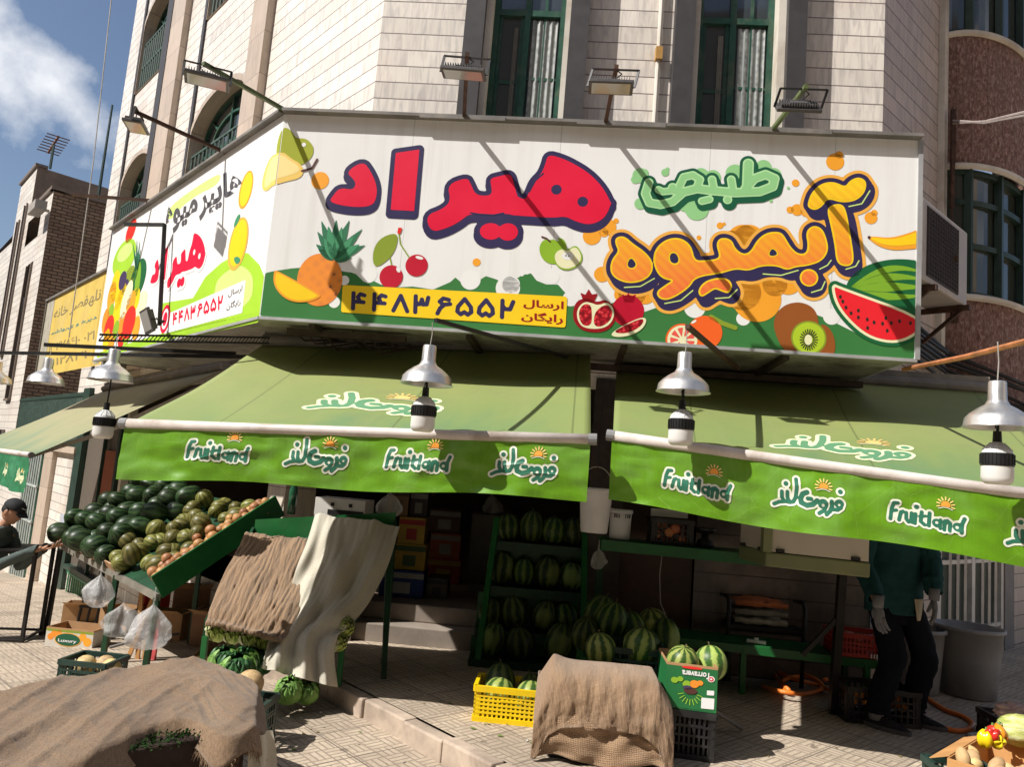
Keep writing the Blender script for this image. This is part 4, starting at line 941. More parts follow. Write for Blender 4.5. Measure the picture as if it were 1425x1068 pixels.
mb = MB(); mb.quad(PL(17.9, 7.3), PL(17.9, 8.85), PL(17.9, 8.5, -D), PL(17.9, 7.3, -D)); mb.quad(PL(20.2, 7.0), PL(20.2, 8.85), PL(20.2, 8.5, -D), PL(20.2, 7.0, -D))
mb.build('tower_wall', mat('brown_render', (.26, .195, .145), .9, var=.3, scale=2, bump=.4, bscale=9), NB_)
mb = MB(); mb.obox(PL(U0-.06, 7.5, .06), uL*3.0, nL*-.3, UP*.09); mb.obox(PL(17.85, 8.85, .06), uL*2.4, nL*-.3, UP*.08); mb.obox(PL(U0-.05, 7.5, .06), uL*.25, nL*-D, UP*.06)
mb.add([PL(U0, 7.45), PL(30, 7.05), PL(30, 7.05, -D), PL(U0, 7.45, -D)], [(0, 1, 2, 3)])
mb.build('roof', M_BEIGE, NB_)
for a, b, z0, z1 in ((16.25, 16.85, 2.35, 5.85), (18.4, 18.75, 3.6, 7.9), (19.3, 19.65, 3.6, 7.6), (16.3, 16.8, -.6, 1.6), (18.5, 18.9, -.3, 2.6), (21.5, 22.2, 3.0, 5.6)):
    mb = MB(); wall_quad(mb, PL, b, a, z0, z1, .012 if a > 17 or z0 < 0 else -.3); w_ = mb.build('window', mat('dark_window_pane', (.09, .085, .08), .3, var=.2), NB_)  # plain dark pane colour
    mb = MB()
    for ua in (a, b): mb.bar(PL(ua, z0, .02), PL(ua, z1, .02), .06, .05, nL)
    mb.bar(PL(a, z0, .03), PL(b, z0, .03), .08, .06); mb.build('frame', M_BEIGE, w_)
mb = MB(); mb.cbox(PL(15.2, 7.0, .25), .9, .25, .22, Matrix((uL, nL, UP)).transposed()); mb.bar(PL(15.2, 7.0, .1), PL(15.2, 7.0, -.02), .06)
tag(mb.build('wall_light', mat('grey_lamp_case', (.36, .33, .29), .5), None, base=PL(15.2, 6.9, .25)), 'grey tubular lamp case high on the brick neighbour building', 'lamp')
a0 = PL(17.95, 8.9, -.3)
an = thing('television_antenna', 'small rooftop television antenna on the far cream tower', 'antenna', tuple(a0))
mb = MB(); mb.bar(a0, a0+UP*.7, .05); mb.build('mast', M_DGREEN, an)
mb = MB(); mb.bar(a0+UP*.68-uL*.5+UP*.12, a0+UP*.68+uL*.7-UP*.02, .05)
for k in np.linspace(-.5, .7, 7): c_ = a0+UP*(.74-.1*k)+uL*k; mb.bar(c_-nL*.28, c_+nL*.28, .025)
mb.build('aerial', mat('rusty_aerial', (.22, .12, .08), .6), an)
a0 = PL(16.6, 7.45, -1.3)
tag(MB().tube([a0, a0+UP*3.3], [.05, .03], 6).build('radio_mast', M_DGREEN, base=a0), 'thin dark mast standing on the brick building roof', 'mast')
# far block
fb = thing('far_building', 'distant pale building beyond the brick neighbour with rooftop water heaters', 'building', tuple(PL(31, -2)))
mb = MB(); mb.obox(PL(30.5, -2, -.2), uL*16, nL*-9, UP*9.5); mb.build('wall', mat('far_plaster', (.42, .35, .28), .9, var=.15), fb)
mb = MB(); [mb.obox(PL(u, z, -.18), uL*.8, nL*.03, UP*1.6) for u in (32, 34, 36, 38) for z in (1, 4)]; mb.build('windows_row', mat('dim_glass', (.08, .08, .08), .3), fb)['kind'] = 'stuff'
for k in range(2):
    a0 = PL(31+2.2*k, 7.5, -1); o = MB().lathe([(.0, .0), (.3, .02), (.32, .2), (.32, 1.1), (.25, 1.25), (.0, 1.3)], a0, 14).build('water_heater', mat('galvanised_tank', (.5, .5, .5), .35, .6), base=a0, smooth=True)
    tag(o, 'nearer galvanised rooftop tank on the far block' if not k else 'farther galvanised rooftop tank on the far block', 'tank')
# yard wall with gate between the two buildings
yw = thing('yard_wall', 'low cream stone yard wall with a pilaster left of the shop window', 'wall', tuple(PL(9.7, -1.5)))
mb = MB(); wall_quad(mb, PL, 11.5, 8.75, -2, 1.25, .0); wall_quad(mb, PL, 15, 13.0, -2.2, 1.25, .0); mb.build('wall', M_STONE, yw)
mb = MB(); slab(mb, PL, 10.4, 11.1, -2, 1.3, -.1, .08); slab(mb, PL, 8.75, 11.6, 1.25, 1.36, -.2, .1); slab(mb, PL, 12.95, 15, 1.25, 1.36, -.2, .1); mb.build('coping', M_BEIGE, yw)
mb = MB(); mb.obox(PL(9.1, -.12, .002), uL*.35, UP*.3, nL*.002); mb.build('stencil', mat('blue_grey_stencil', (.38, .40, .45), .7, var=.4, scale=40), yw)
gt = thing('metal_gate', 'green sheet metal gate with a pale lattice in the yard wall', 'gate', tuple(PL(11.55, -1.4)))
mb = MB(); mb.obox(PL(11.55, -1.5, .0), uL*1.4, nL*-.05, UP*3.0); mb.build('panel', mat('gate_green', (.02, .10, .06), .45), gt)
mb = MB()
for i in range(7): mb.bar(PL(11.6+.22*i, -1.4, .03), PL(11.6+.22*i, 1.4, .03), .03)
for z in (-.9, -.2, .5, 1.2): mb.bar(PL(11.55, z, .035), PL(12.95, z, .035), .04)
mb.build('lattice', mat('pale_lattice', (.40, .43, .40), .5), gt)
fe = thing('slatted_fence', 'grey green slatted metal fence on top of the yard wall', 'fence', tuple(PL(12, 1.36)))
mb = MB(); [mb.bar(PL(8.9+.12*i, 1.36), PL(8.9+.12*i, 2.35), .03) for i in range(50)]; mb.build('slats', M_RAIL, fe)['kind'] = 'structure'
mb = MB(); [mb.bar(PL(8.8, z), PL(14.9, z), .05) for z in (1.42, 2.3)]; mb.build('rails', M_DGREEN, fe)['kind'] = 'structure'
# ------------------------------------------------------------------ awnings
def m_canvas(name, stops, obj='Object', sheen=True):
    t = NT(name); v = t.coord('Object'); a = t.noise(v, 1.1, 6, .6, .5); b = t.noise(v, 7, 6, .7); uv = t.new('UVMap').outputs[0]
    sx = t.new('SeparateXYZ'); t.link(uv, sx.inputs[0])
    f = t.math('ADD', t.math('MULTIPLY', a, .6), t.math('MULTIPLY', sx.outputs[1], .4))
    c = t.ramp(f, stops); c = t.mix(t.math('MULTIPLY', t.ramp(b, [(.5, (0, 0, 0)), (.75, (1, 1, 1))]), .3), c, (.20, .19, .10))
    sm = t.math('ABSOLUTE', t.math('SUBTRACT', t.math('FRACT', t.math('MULTIPLY', sx.outputs[0], 2.6)), .5)); c = t.mix(t.math('MULTIPLY', t.math('LESS_THAN', sm, .006), .55), c, (.07, .09, .03)); st = t.new('Mapping'); st.inputs['Scale'].default_value = (22, .7, 1); t.link(uv, st.inputs[0])
    c = t.mix(t.math('MULTIPLY', t.ramp(t.noise(st.outputs[0], 1, 6, .6), [(.52, (0, 0, 0)), (.8, (1, 1, 1))]), .35), c, (.24, .27, .12))
    vo = t.new('TexVoronoi'); vo.inputs['Scale'].default_value = 7; t.link(v, vo.inputs[0])
    c = t.mix(t.math('MULTIPLY', t.math('LESS_THAN', vo.outputs['Distance'], .018), .5), c, (.45, .45, .36))
    t.bump(b, .15, .01); m = t.out(c, .62)
    return m
M_TOP = m_canvas('faded_green_canopy', [(.22, (.10, .20, .09)), (.36, (.18, .24, .075)), (.60, (.235, .265, .085)), (.85, (.22, .27, .085))])
M_TOP2 = m_canvas('faded_olive_canopy', [(.25, (.13, .20, .12)), (.42, (.25, .25, .13)), (.7, (.29, .26, .15))])
def m_val(name, base, cool):
    t = NT(name); v = t.coord('Object'); a = t.noise(v, 2.2, 6, .6, .6); b = t.noise(v, 14, 6, .7); uv = t.new('UVMap').outputs[0]
    st = t.new('Mapping'); st.inputs['Scale'].default_value = (60, 1.2, 1); t.link(uv, st.inputs[0]); s = t.noise(st.outputs[0], 1, 5, .6)
    c = t.ramp(a, [(.30, [x*.72 for x in base]), (.5, base), (.72, cool)]); c = t.mix(t.math('MULTIPLY', t.ramp(s, [(.5, (0, 0, 0)), (.8, (1, 1, 1))]), .28), c, [x*.5 for x in base])
    vo = t.new('TexVoronoi'); vo.feature = 'DISTANCE_TO_EDGE'; vo.inputs['Scale'].default_value = 3.5; t.link(t.new('TexCoord').outputs['Object'], vo.inputs[0])
    cr = t.math('LESS_THAN', vo.outputs['Distance'], .004); c = t.mix(t.math('MULTIPLY', cr, .10), c, (.55, .68, .28))
    t.bump(t.math('ADD', t.math('MULTIPLY', b, .5), a), .35, .012); return t.out(c, .42, 0, .4)
M_VAL = m_val('bright_green_valance', (.118, .285, .008), (.165, .345, .06)); M_VAL2 = m_val('teal_green_valance', (.035, .19, .085), (.07, .26, .14))
M_TUBE = mat('grimy_white_tube', (.62, .56, .52), .45, var=.12, scale=4, dirt=(.33, .27, .22))
INK['logo'] = ink('logo_green', (.028, .155, .095), .45); INK['logow'] = ink('logo_white', (.72, .74, .62), .5); INK['sun'] = ink('logo_sun', (.86, .34, .05), .5); INK['sunray'] = ink('logo_sunray', (.86, .62, .22), .5)
INK['logof'] = ink('faded_logo_green', (.10, .25, .13), .6); INK['logofw'] = ink('faded_logo_cream', (.62, .66, .42), .6); INK['sunf'] = ink('faded_sun', (.66, .46, .16), .6)
def lz(pts, k, cx, cy): return [((x-cx)*k, (cy-y)*k) for x, y in pts]
def logo_fa():
    k, cx, cy = .00033, 715, 560; P = lambda *p: lz(p, k, cx, cy); w_ = 32*k
    L = [('stroke', P((515, 275), (530, 420), (520, 580), (480, 660), (425, 672), (385, 600), (380, 505)), w_), ('stroke', P((425, 675), (330, 665), (290, 600), (288, 510)), w_), ('stroke', P((330, 675), (250, 690), (165, 735)), w_*.95), ('disc', P((350, 370))[0], 40*k),
         ('stroke', P((695, 470), (630, 505), (598, 580), (612, 655), (700, 690), (800, 660), (865, 590)), 42*k), ('stroke', P((715, 572), (768, 572)), 34*k), ('disc', P((965, 632))[0], 84*k), ('stroke', P((1015, 660), (985, 740), (905, 795)), w_),
         ('stroke', P((1100, 570), (1110, 660), (1080, 740), (1022, 800)), 34*k), ('disc', P((1222, 600))[0], 76*k), ('stroke', P((1250, 660), (1200, 705), (1110, 705)), w_), ('disc', P((1238, 390))[0], 40*k)]
    return L, [('disc', P((965, 655))[0], 27*k), ('disc', P((1222, 615))[0], 22*k)], P((965, 345))[0], 72*k
def logo_en():
    k, cx, cy = .00036, 715, 590; P = lambda *p: lz(p, k, cx, cy); w_ = 28*k
    L = [('stroke', P((300, 425), (245, 430), (215, 520), (195, 690)), w_), ('stroke', P((215, 560), (285, 542)), w_*.9), ('stroke', P((350, 560), (320, 690)), w_), ('stroke', P((335, 600), (378, 545)), w_*.9), ('stroke', P((425, 560), (425, 660), (458, 702), (495, 665), (502, 555)), w_), ('stroke', P((500, 660), (508, 705)), w_*.8),
         ('stroke', P((556, 560), (546, 708)), w_), ('disc', P((568, 446))[0], 36*k), ('stroke', P((642, 515), (628, 665), (682, 708)), w_), ('stroke', P((612, 590), (700, 568)), w_*.8), ('stroke', P((752, 512), (740, 712)), w_), ('disc', P((852, 650))[0], 68*k), ('stroke', P((905, 590), (898, 728)), w_*.85),
         ('stroke', P((966, 600), (955, 738)), w_), ('stroke', P((962, 650), (1000, 590), (1042, 622), (1032, 738)), w_), ('disc', P((1145, 662))[0], 70*k), ('stroke', P((1238, 515), (1200, 610), (1195, 738)), w_)]
    return L, [('disc', P((850, 642))[0], 24*k), ('disc', P((1135, 665))[0], 25*k)], P((975, 350))[0], 66*k
_LC = {}
def logo(kind):
    if kind in _LC: return _LC[kind]
    L, H, sc, sr = logo_fa() if kind == 'fa' else logo_en()
    out = [('w', cut(L, .0115, .005, run=3)), ('g', cut(L, .0, .0038, H, run=3))]
    ray_ = [('stroke', [(sc[0]+math.cos(a)*sr*1.25, sc[1]+math.sin(a)*sr*1.25), (sc[0]+math.cos(a)*sr*1.95, sc[1]+math.sin(a)*sr*1.95)], sr*.15) for a in [math.pi*(-.08+i*1.16/8) for i in range(9)]]
    out.append(('r', cut(ray_, 0, .004))); out.append(('s', cut([('poly', [(sc[0]+math.cos(a)*sr, sc[1]+math.sin(a)*sr) for a in [math.pi*(-.12+1.24*i/14) for i in range(15)]])], 0, .004)))
    out.append(('w2', cut([('stroke', [(sc[0]-sr*1.6, sc[1]-sr*.95), (sc[0]-sr*.5, sc[1]-sr*.55), (sc[0]+sr*.5, sc[1]-sr*.55), (sc[0]+sr*1.5, sc[1]-sr*.95)], sr*.09)], 0, .003)))
    _LC[kind] = out; return out
def put_logo(mb, kind, fn):
    """fn(x, y, lift) -> point on the cloth"""
    for key, (V, Fc) in logo(kind):
        i = {'w': 0, 'g': 1, 'r': 3, 's': 2, 'w2': 0}[key]; lift = {'w': .0026, 'g': .0036, 'r': .0034, 's': .0042, 'w2': .0038}[key]
        mb.add([fn(v[0], v[1], lift) for v in V], Fc, i)
def awning(label, TLp, TRp, BLp, BRp, vl, vr, logos, tops, mtop, mval, seed, roller=True, inks=('logow', 'logo', 'sun', 'sunray')):
    """canopy from the roller (TL-TR) down to the front bar (BL-BR); valance heights vl, vr"""
    t = thing('awning', label, 'awning', tuple((BLp+BRp)/2), 'awnings over the shop front')
    nn = (BRp-BLp).cross(TLp-BLp).normalized(); nn = nn if nn.z > 0 else -nn
    def can(u, v, lift=0):
        p = bil(BLp, BRp, TRp, TLp, u, v); s = math.sin(math.pi*v)*(.022+.012*math.sin(u*9+seed))+.006*nz((u*6, v*3, seed), 1.3)
        return p-nn*(s-lift)
    mb = MB(); mb.grid(can, 60, 16); mb.build('canopy', mtop, t, smooth=True, thick=.004, off=-1)
    d = (BRp-BLp).normalized(); fo = Vector((d.y, -d.x, 0)).normalized(); fo = fo if fo.y < 0 else -fo
    mb = MB(); mb.tube([BLp-d*.01+fo*.02, lerp(BLp, BRp, .33)+fo*.022-UP*.004, lerp(BLp, BRp, .66)+fo*.018-UP*.004, BRp+d*.01+fo*.02], .031, 14); mb.build('front_bar', M_TUBE, t, smooth=True)
    mb = MB(); [mb.tube([p+fo*.02-s*d*.012, p+fo*.02+s*d*.035], .034, 12) for p, s in ((BLp, -1), (BRp, 1))]; mb.build('end_cap', mat('grey_plastic_cap', (.2, .2, .2), .5), t)
    L = (BRp-BLp).length
    def val(u, v, lift=0):                                     # v: 0 bar, 1 hem
        h = lerp(vl, vr, u); p = lerp(BLp, BRp, u)+fo*.03-UP*(.02+h*v)
        wv = v*(.016*math.sin(u*L*3.1+seed)+.010*math.sin(u*L*9.3+2*seed+v*1.5)+.02*nz((u*L*1.5, v*1.2, seed), 1.6))+.011*nz((u*L*5, v*3, seed+4), 1.5)+.005*max(0, 1-3*abs(nz((u*L*2+v*2, v*2.5-u*L, seed), 1.2)))**2
        return p+fo*(wv+lift)-UP*(v*.012*math.sin(u*L*4.3+seed))
    mb = MB(); mb.grid(val, 110, 18, uvs=(L, 1)); mb.build('valance', mval, t, smooth=True)
    for kind, px, py, k in logos:
        q = onp(px, py, (BLp+BRp)/2+fo*.03, fo); uc = (q-BLp).dot(d)/L; vc = (lerp(BLp, BRp, uc).z-.02-q.z)/lerp(vl, vr, uc)
        mb = MB(); put_logo(mb, kind, lambda x, y, l: val(uc+x*k/L, vc-y*k/lerp(vl, vr, uc), l)); mb.build('printed_logo', [INK[i] for i in inks], t)
    for kind, quad in tops:
        pl_ = (BLp+BRp)/2; qs = [onp(x, y, pl_, nn) for x, y in quad]
        def inv(p):
            u, v = .5, .5
            for _ in range(12):
                r = p-bil(BLp, BRp, TRp, TLp, u, v); du = lerp(BRp-BLp, TRp-TLp, v); dv = lerp(TLp-BLp, TRp-BRp, u)
                a, b, c = du.dot(du), du.dot(dv), dv.dot(dv); e, f_ = r.dot(du), r.dot(dv); D_ = a*c-b*b; u += (e*c-f_*b)/D_; v += (a*f_-b*e)/D_
            return u, v
        L4 = [inv(q) for q in qs]; bx_ = (-.2, -.09, .2, .12)
        def fn(x, y, l):
            s, r = (x-bx_[0])/(bx_[2]-bx_[0]), (y-bx_[1])/(bx_[3]-bx_[1])
            u = bil(L4[3][0], L4[2][0], L4[1][0], L4[0][0], s, r); v = bil(L4[3][1], L4[2][1], L4[1][1], L4[0][1], s, r); return can(u, v, l)
        mb = MB(); put_logo(mb, kind, fn); mb.build('canopy_logo', [INK['logofw'], INK['logof'], INK['sunf'], INK['sunf']], t)
    if roller:
        mb = MB(); mb.tube([TLp+UP*.03, TRp+UP*.03], .05, 12); mb.bar(TLp+UP*.1-fo*.06, TRp+UP*.1-fo*.06, .14, .05); mb.build('roller', M_COPE, t, smooth=False)
        mb = MB()
        for u in (.1, .9):
            a, b = lerp(TLp, TRp, u)-UP*.16, lerp(BLp, BRp, u)-UP*.05; m_ = lerp(a, b, .5)+d*(.35 if u < .5 else -.35)-UP*.12; mb.bar(a, m_, .04, .05); mb.bar(m_, b, .035, .045)
        mb.build('folding_arms', M_TUBE, t)['kind'] = 'structure'
    return t
nB = -NR(U(96)); nB = nB if nB.y < 0 else -nB
PB = Vector((-.25, 4.45, 0))
bl, br = onp(178, 590, PB, nB), onp(822, 612, PB, nB)
vl, vr = bl.z-onp(170, 665, PB, nB).z-.02, br.z-onp(820, 697, PB, nB).z-.02
awning('green awning over the melon rack, its front tube almost level', atY(366, 479, 6.0), atY(822, 489, 6.0), bl, br, vl, vr, (('en', 305, 630, 1), ('fa', 441, 635, 1), ('en', 584, 642, 1), ('fa', 730, 650, 1)),
       (('fa', ((425, 540), (617, 541), (615, 574), (420, 570))),), M_TOP, M_VAL, 1.3)
bl, br = atY(853, 607, 4.5), atY(1540, 703, 3.84)
vl, vr = bl.z-atY(849, 698, 4.5).z-.02, .345
awning('green awning on the right, its front tube sagging towards the right end', atY(858, 509, 6.2), atY(1374, 546, 6.1), bl, br, vl, vr, (('en', 966, 675, .98), ('fa', 1120, 692, .96), ('en', 1285, 722, .95), ('fa', 1452, 748, .95)),
       (('fa', ((1085, 592), (1275, 612), (1272, 645), (1070, 622))),), M_TOP, M_VAL, 4.1)
# the awning of the left street front
e0, e1 = K1-nL*1.05+uL*.2+UP*.02, K1-nL*1.05+uL*5.4-UP*.25
b0 = PL(3.0, 0, 1.0)
q0 = onp(46, 634, PL(0, 0, 1.62), nL); q1 = q0+uL*4.8-UP*.02
awning('older awning with a dull teal valance, down the left street', PL(7.2, 2.3, .15), PL(2.35, 2.42, .15), q1, q0, .40, .40, (('fa', 28, 663, .8), ('fa', 8, 655, .8)), (), M_TOP2, M_VAL2, 2.2, inks=('logofw', 'logofw', 'sunf', 'sunf'))
# ------------------------------------------------------------------ lamps
M_SPUN = mat('spun_aluminium', (.56, .55, .53), .34, .8, var=.12, scale=20); M_BLK = mat('black_plastic', (.012, .012, .012), .45, var=.3); M_WPL = mat('white_plastic', (.62, .62, .62), .4, var=.08, scale=8)
M_DIFF = mat('milky_diffuser', (.66, .65, .62), .25, var=.05); M_ROD = mat('brown_rusty_rod', (.07, .035, .022), .65, .2, var=.5, scale=12); M_RODG = mat('green_painted_rod', (.10, .13, .05), .5, var=.4, scale=12); M_WIRE = mat('pale_wire', (.35, .33, .30), .5)
LAMPS = []
def pendant(c, label, bulb=True, k=1.0, drop=.0, rod=None, top=.17, shadeoff=(0, 0)):
    t = thing('pendant_lamp', label, 'lamp', tuple(c), 'aluminium lamps hung before the awnings')
    mb = MB(); pr = [(.038, .105), (.04, .02), (.052, -.004), (.085, -.024), (.118, -.05), (.138, -.072), (.145, -.11), (.152, -.116)]
    mb.lathe([(r*k, z*k) for r, z in [(.012, .112), (.034, .112)]+pr], c, 36); mb.build('shade', M_SPUN, t, smooth=True, thick=.0025)
    mb = MB(); mb.tube([c+UP*.11*k, c+UP*(.11+top*.5)+Vector((.006, 0, 0)), c+UP*(.11+top)], .003, 5); mb.build('hanging_wire', M_WIRE, t)
    if bulb:
        b = c-UP*(.30+drop)*k
        mb = MB(); mb.tube([c-UP*.02, c-UP*.1+Vector((.004, 0, 0)), b+UP*.14*k], .006, 6)
        for i in range(4 if drop < .1 else 0): mb.tube([c+Vector((math.cos(a)*.009*(i % 2), math.sin(a)*.009, -.07-.028*i+.018*math.cos(a)))+Vector((math.sin(a)*.008*(1-i % 2), 0, 0)) for a in np.linspace(0, math.tau, 9)[:-1]], .003, 5, closed=True)
        mb.build('cord', M_BLK, t)
        bb = MB(); bb.lathe([(.001, -.088), (.05, -.086), (.064, -.075), (.069, -.055), (.069, .0)], b, 28); d_ = bb.build('bulb', M_DIFF, t, smooth=True)
        mb = MB(); mb.lathe([(.071, .0), (.0715, .058), (.066, .062)], b, 28); [mb.obox(b+Vector((math.cos(a)*.069, math.sin(a)*.069, .008)), Vector((math.cos(a), math.sin(a), 0))*.005, Vector((-math.sin(a), math.cos(a), 0))*.004, UP*.048) for a in np.linspace(0, math.tau, 29)[:-1]]; mb.build('heat_sink', M_BLK, d_)
        mb = MB(); mb.lathe([(.066, .061), (.062, .075), (.042, .098), (.026, .112), (.02, .116)], b, 28); [mb.bar(b+Vector((math.cos(a)*.063, math.sin(a)*.063, .076)), b+Vector((math.cos(a)*.03, math.sin(a)*.03, .112)), .004) for a in np.linspace(0, math.tau, 13)[:-1]]; mb.build('bulb_neck', M_WPL, d_)
        mb = MB(); mb.lathe([(.001, .17), (.018, .168), (.021, .112)], b, 16); mb.build('lamp_holder', M_BLK, d_)
    return t
L1, L2, L3 = atY(596, 508, 4.3), atY(952, 518, 4.22), atY(1388, 563, 3.62)
pendant(L1, 'aluminium pendant lamp with LED bulb left of the gap between the awnings', top=.14)
pendant(L2, 'aluminium pendant lamp with LED bulb before the left end of right awning', top=.14, drop=.03)
pendant(L3, 'aluminium pendant lamp with LED bulb hung from the copper coloured rod', top=.2)
L4, L5, L6 = atY(157, 508, 5.35), atY(66, 516, 6.7), atY(-4, 518, 7.9)
pendant(L4, 'aluminium pendant lamp whose bulb hangs far below, over the melon rack', drop=.14, top=.13, k=1.0)
pendant(L5, 'second aluminium lamp down the left street, before the yellow board', bulb=False, top=.12); pendant(L6, 'farthest aluminium lamp, cut by the left edge of the photo', bulb=False, top=.12)
def rod(label, p, q, r, m, square=True):
    mb = MB(); mb.bar(p, q, r*2) if square else mb.tube([p, q], r, 8)
    return tag(mb.build('support_rod', m, base=q), label, 'rod')
rod('short dark rod reaching out under the sign to the left pendant lamp', L1+UP*.26+Vector((.02, -.02, 0)), FS.at(2.2, -.07, -.45), .012, M_BLK)
rod('rust brown rod reaching out under the sign to the middle pendant lamp', L2+UP*.26+Vector((0, -.02, 0)), FS.at(3.55, -.07, -.45)+Vector((-.1, 0, 0)), .013, M_ROD)
r3a, r3b = onp(1272, 511, FS.at(SW, 0), nS), atY(1440, 472, 3.55)
tag(MB().tube([r3a-(r3b-r3a)*.12, lerp(r3a, r3b, .5)-UP*.01, r3b], .016, 8).build('support_rod', mat('copper_coloured_tube', (.50, .20, .09), .45, .3, var=.35, scale=9, dirt=(.2, .12, .08)), base=r3a), 'copper coloured rod sticking out right of the big sign', 'rod')
rod('upper black rod carrying the lamp before the yellow board', atY(62, 480, 6.7), K1+uL*1.6-nL*.5-UP*.08, .016, M_BLK)
rod('long lower black rod reaching to the farthest left lamp', atY(-10, 491, 7.9), K1+uL*1.2-nL*.6-UP*.12, .016, M_BLK)
mb = MB(); p, q = atY(138, 470, 5.35), K1-nL*.25-UP*.1+uL*.35
for s in (-.022, .022): mb.bar(p+UP*s, q+UP*s, .014)
for i in range(46): a = lerp(p, q, i/46); b = lerp(p, q, (i+1)/46); mb.bar(a-UP*.02, b+UP*.02, .006)
tag(mb.build('lattice_bar', M_BLK, base=p), 'black perforated lattice bar below the fruit heap on the sign', 'bar')
# floodlights on rods above the sign
M_FIN = mat('grey_cast_fins', (.09, .085, .085), .5, .3, var=.2, scale=30); M_LENS = m_glass('floodlight_glass', (.34, .33, .31), .12)
def flood(label, c, base, ax, dn, rodm, sx=.27, sy=.13, mount=None):
    """c centre of lamp, ax long direction, dn the way the glass looks"""
    ax = Vector(ax).normalized(); dn = Vector(dn); dn = (dn-ax*dn.dot(ax)).normalized(); ay = dn.cross(ax).normalized()
    t = thing('floodlight', label, 'floodlight', tuple(base), 'floodlights on rods above the sign')
    M = Matrix((ax, ay, -dn)).transposed()
    mb = MB(); mb.cbox(c, sx, sy, .022, M); mb.cbox(c-dn*.025, sx*.4, sy*.45, .03, M); mb.build('housing', M_FIN, t, bevel=.004)
    mb = MB(); [mb.cbox(c-dn*.024+ax*(sx*.40*k/7), .004, sy*.8, .026, M) for k in range(-7, 8)]; mb.build('fins', M_FIN, t)['kind'] = 'structure'
    mb = MB(); mb.cbox(c+dn*.0115, sx*.86, sy*.8, .004, M); mb.build('glass', M_LENS, t)
    top = mount if mount is not None else c-dn*.16
    mb = MB(); m1 = top
    for s in (-1, 1): mb.bar(c+ax*s*(sx/2+.006), m1+ax*s*(sx/2+.006), .016, .006); mb.bar(m1, m1+ax*s*(sx/2+.009), .016, .006)
    mb.build('bracket', M_BLK, t)
    mb = MB(); mb.bar(base, m1-(m1-base).normalized()*-.04, .026); mb.build('rod', rodm, t)
    mb = MB(); mb.tube([m1, lerp(m1, c, .5)+ax*.05+UP*.03, c-dn*.05+ax*.02], .004, 5); mb.build('cable', M_BLK, t)
    return t
fy = 4.33
flood('floodlight on a rust brown rod before the left edge of the left window', atY(645, 102, fy), FS.at(1.32, SH+.02, -.12), uS+UP*-.05, (.0, .02, -1), M_ROD, mount=atY(650, 80, fy+.05))
flood('floodlight on a curved rusty rod between the two green windows', atY(850, 121, fy), FS.at(2.35, SH+.02, -.12), uS, (.0, -.12, -1), M_ROD, mount=atY(857, 97, fy+.04))
flood('ribbed floodlight seen from behind on a green rod, right of the windows', atY(1110, 150, 4.42), FS.at(3.5, SH+.02, -.12), uS, (.1, .75, -.8), M_RODG, mount=atY(1119, 124, 4.38))
flood('large floodlight hung from the long rod at the sign corner', atY(288, 112, 4.75), K1+UP*(SH+.03), (uL*.35+nL*.9), (0, 0, -1), M_RODG, .28, .18, mount=atY(290, 92, 4.75))
flood('floodlight with a sunlit tan glass on the rod over the arched window', atY(189, 176, 5.7), K1+uL*1.1+UP*(SH+.0), -uL*.8+nL*.45, (.1, -.45, -1), M_ROD, .24, .15, mount=atY(194, 158, 5.7))
pa, pb = LS.uv(228, 313), LS.uv(222, 440)
c_ = onp(205, 447, K1+nL*.35, nL)
sf = flood('small square floodlight low in front of the fruit heap print', c_, onp(223, 452, K1+nL*.06, nL), -uL+UP*.1, (uL*.2+nL*.9+UP*-.35), M_BLK, .2, .2, mount=c_-nL*.1)
mb = MB(); p1, p2 = onp(229, 313, K1+nL*.08, nL), onp(222, 452, K1+nL*.08, nL); mb.bar(p1, p2, .03); mb.bar(p1, p1-(-uL)*.35+nL*.25, .03)
tag(mb.build('sign_post', M_BLK, base=p2), 'black bracket post standing in front of the side panel of the sign', 'post')
rod('dark rod pointing left over the lowest arched window', atY(100, 271, 7.4), K1+uL*3.0+UP*(SH-.0), .014, M_ROD)
# ------------------------------------------------------------------ air conditioner, cables
M_ACW = mat('aged_white_sheet_metal', (.46, .41, .38), .5, var=.1, scale=3, dirt=(.28, .22, .18))
ac = thing('air_conditioner', 'grimy white air conditioner unit on a bracket at the right of the sign', 'air conditioner', tuple(PR(.3, 3.32, .3)))
a0, a1, zc0, zc1 = -.30, .80, 3.32, 4.01
mb = MB(); mb.obox(PR(a0, zc0, .12), uR*(a1-a0), nR*.33, UP*(zc1-zc0)); mb.build('casing', M_ACW, ac, bevel=.02)
mb = MB(); c_ = PR(a0+.45, (zc0+zc1)/2, .455)
mb.obox(PR(a0+.1, zc0+.05, .4505), uR*.74, nR*.004, UP*(zc1-zc0-.1)); [mb.bar(PR(a0+.1, zc0+.06+.038*i, .456), PR(a0+.84, zc0+.06+.038*i, .456), .008) for i in range(16)]
[mb.bar(PR(a0+.12+.058*i, zc0+.06, .458), PR(a0+.12+.058*i, zc1-.06, .458), .012) for i in range(13)]; mb.build('fan_grille', mat('dark_grille', (.06, .05, .05), .5), ac)
mb = MB(); [mb.bar(PR(a1+.004, zc0+.1+.05*i, .16), PR(a1+.004, zc0+.1+.05*i, .40), .008) for i in range(9)]; mb.cbox(PR(a1+.02, zc0+.2, .3), .05, .12, .2, Matrix((uR, nR, UP)).transposed()); mb.build('side_louvres', mat('brown_valve_cover', (.16, .11, .10), .5), ac)
mb = MB()
for u in (a0+.2, a1-.1): mb.bar(PR(u, zc0-.03, 0), PR(u, zc0-.03, .5), .045); mb.bar(PR(u, zc0-.03, .45), PR(u, zc0-.4, .02), .03)
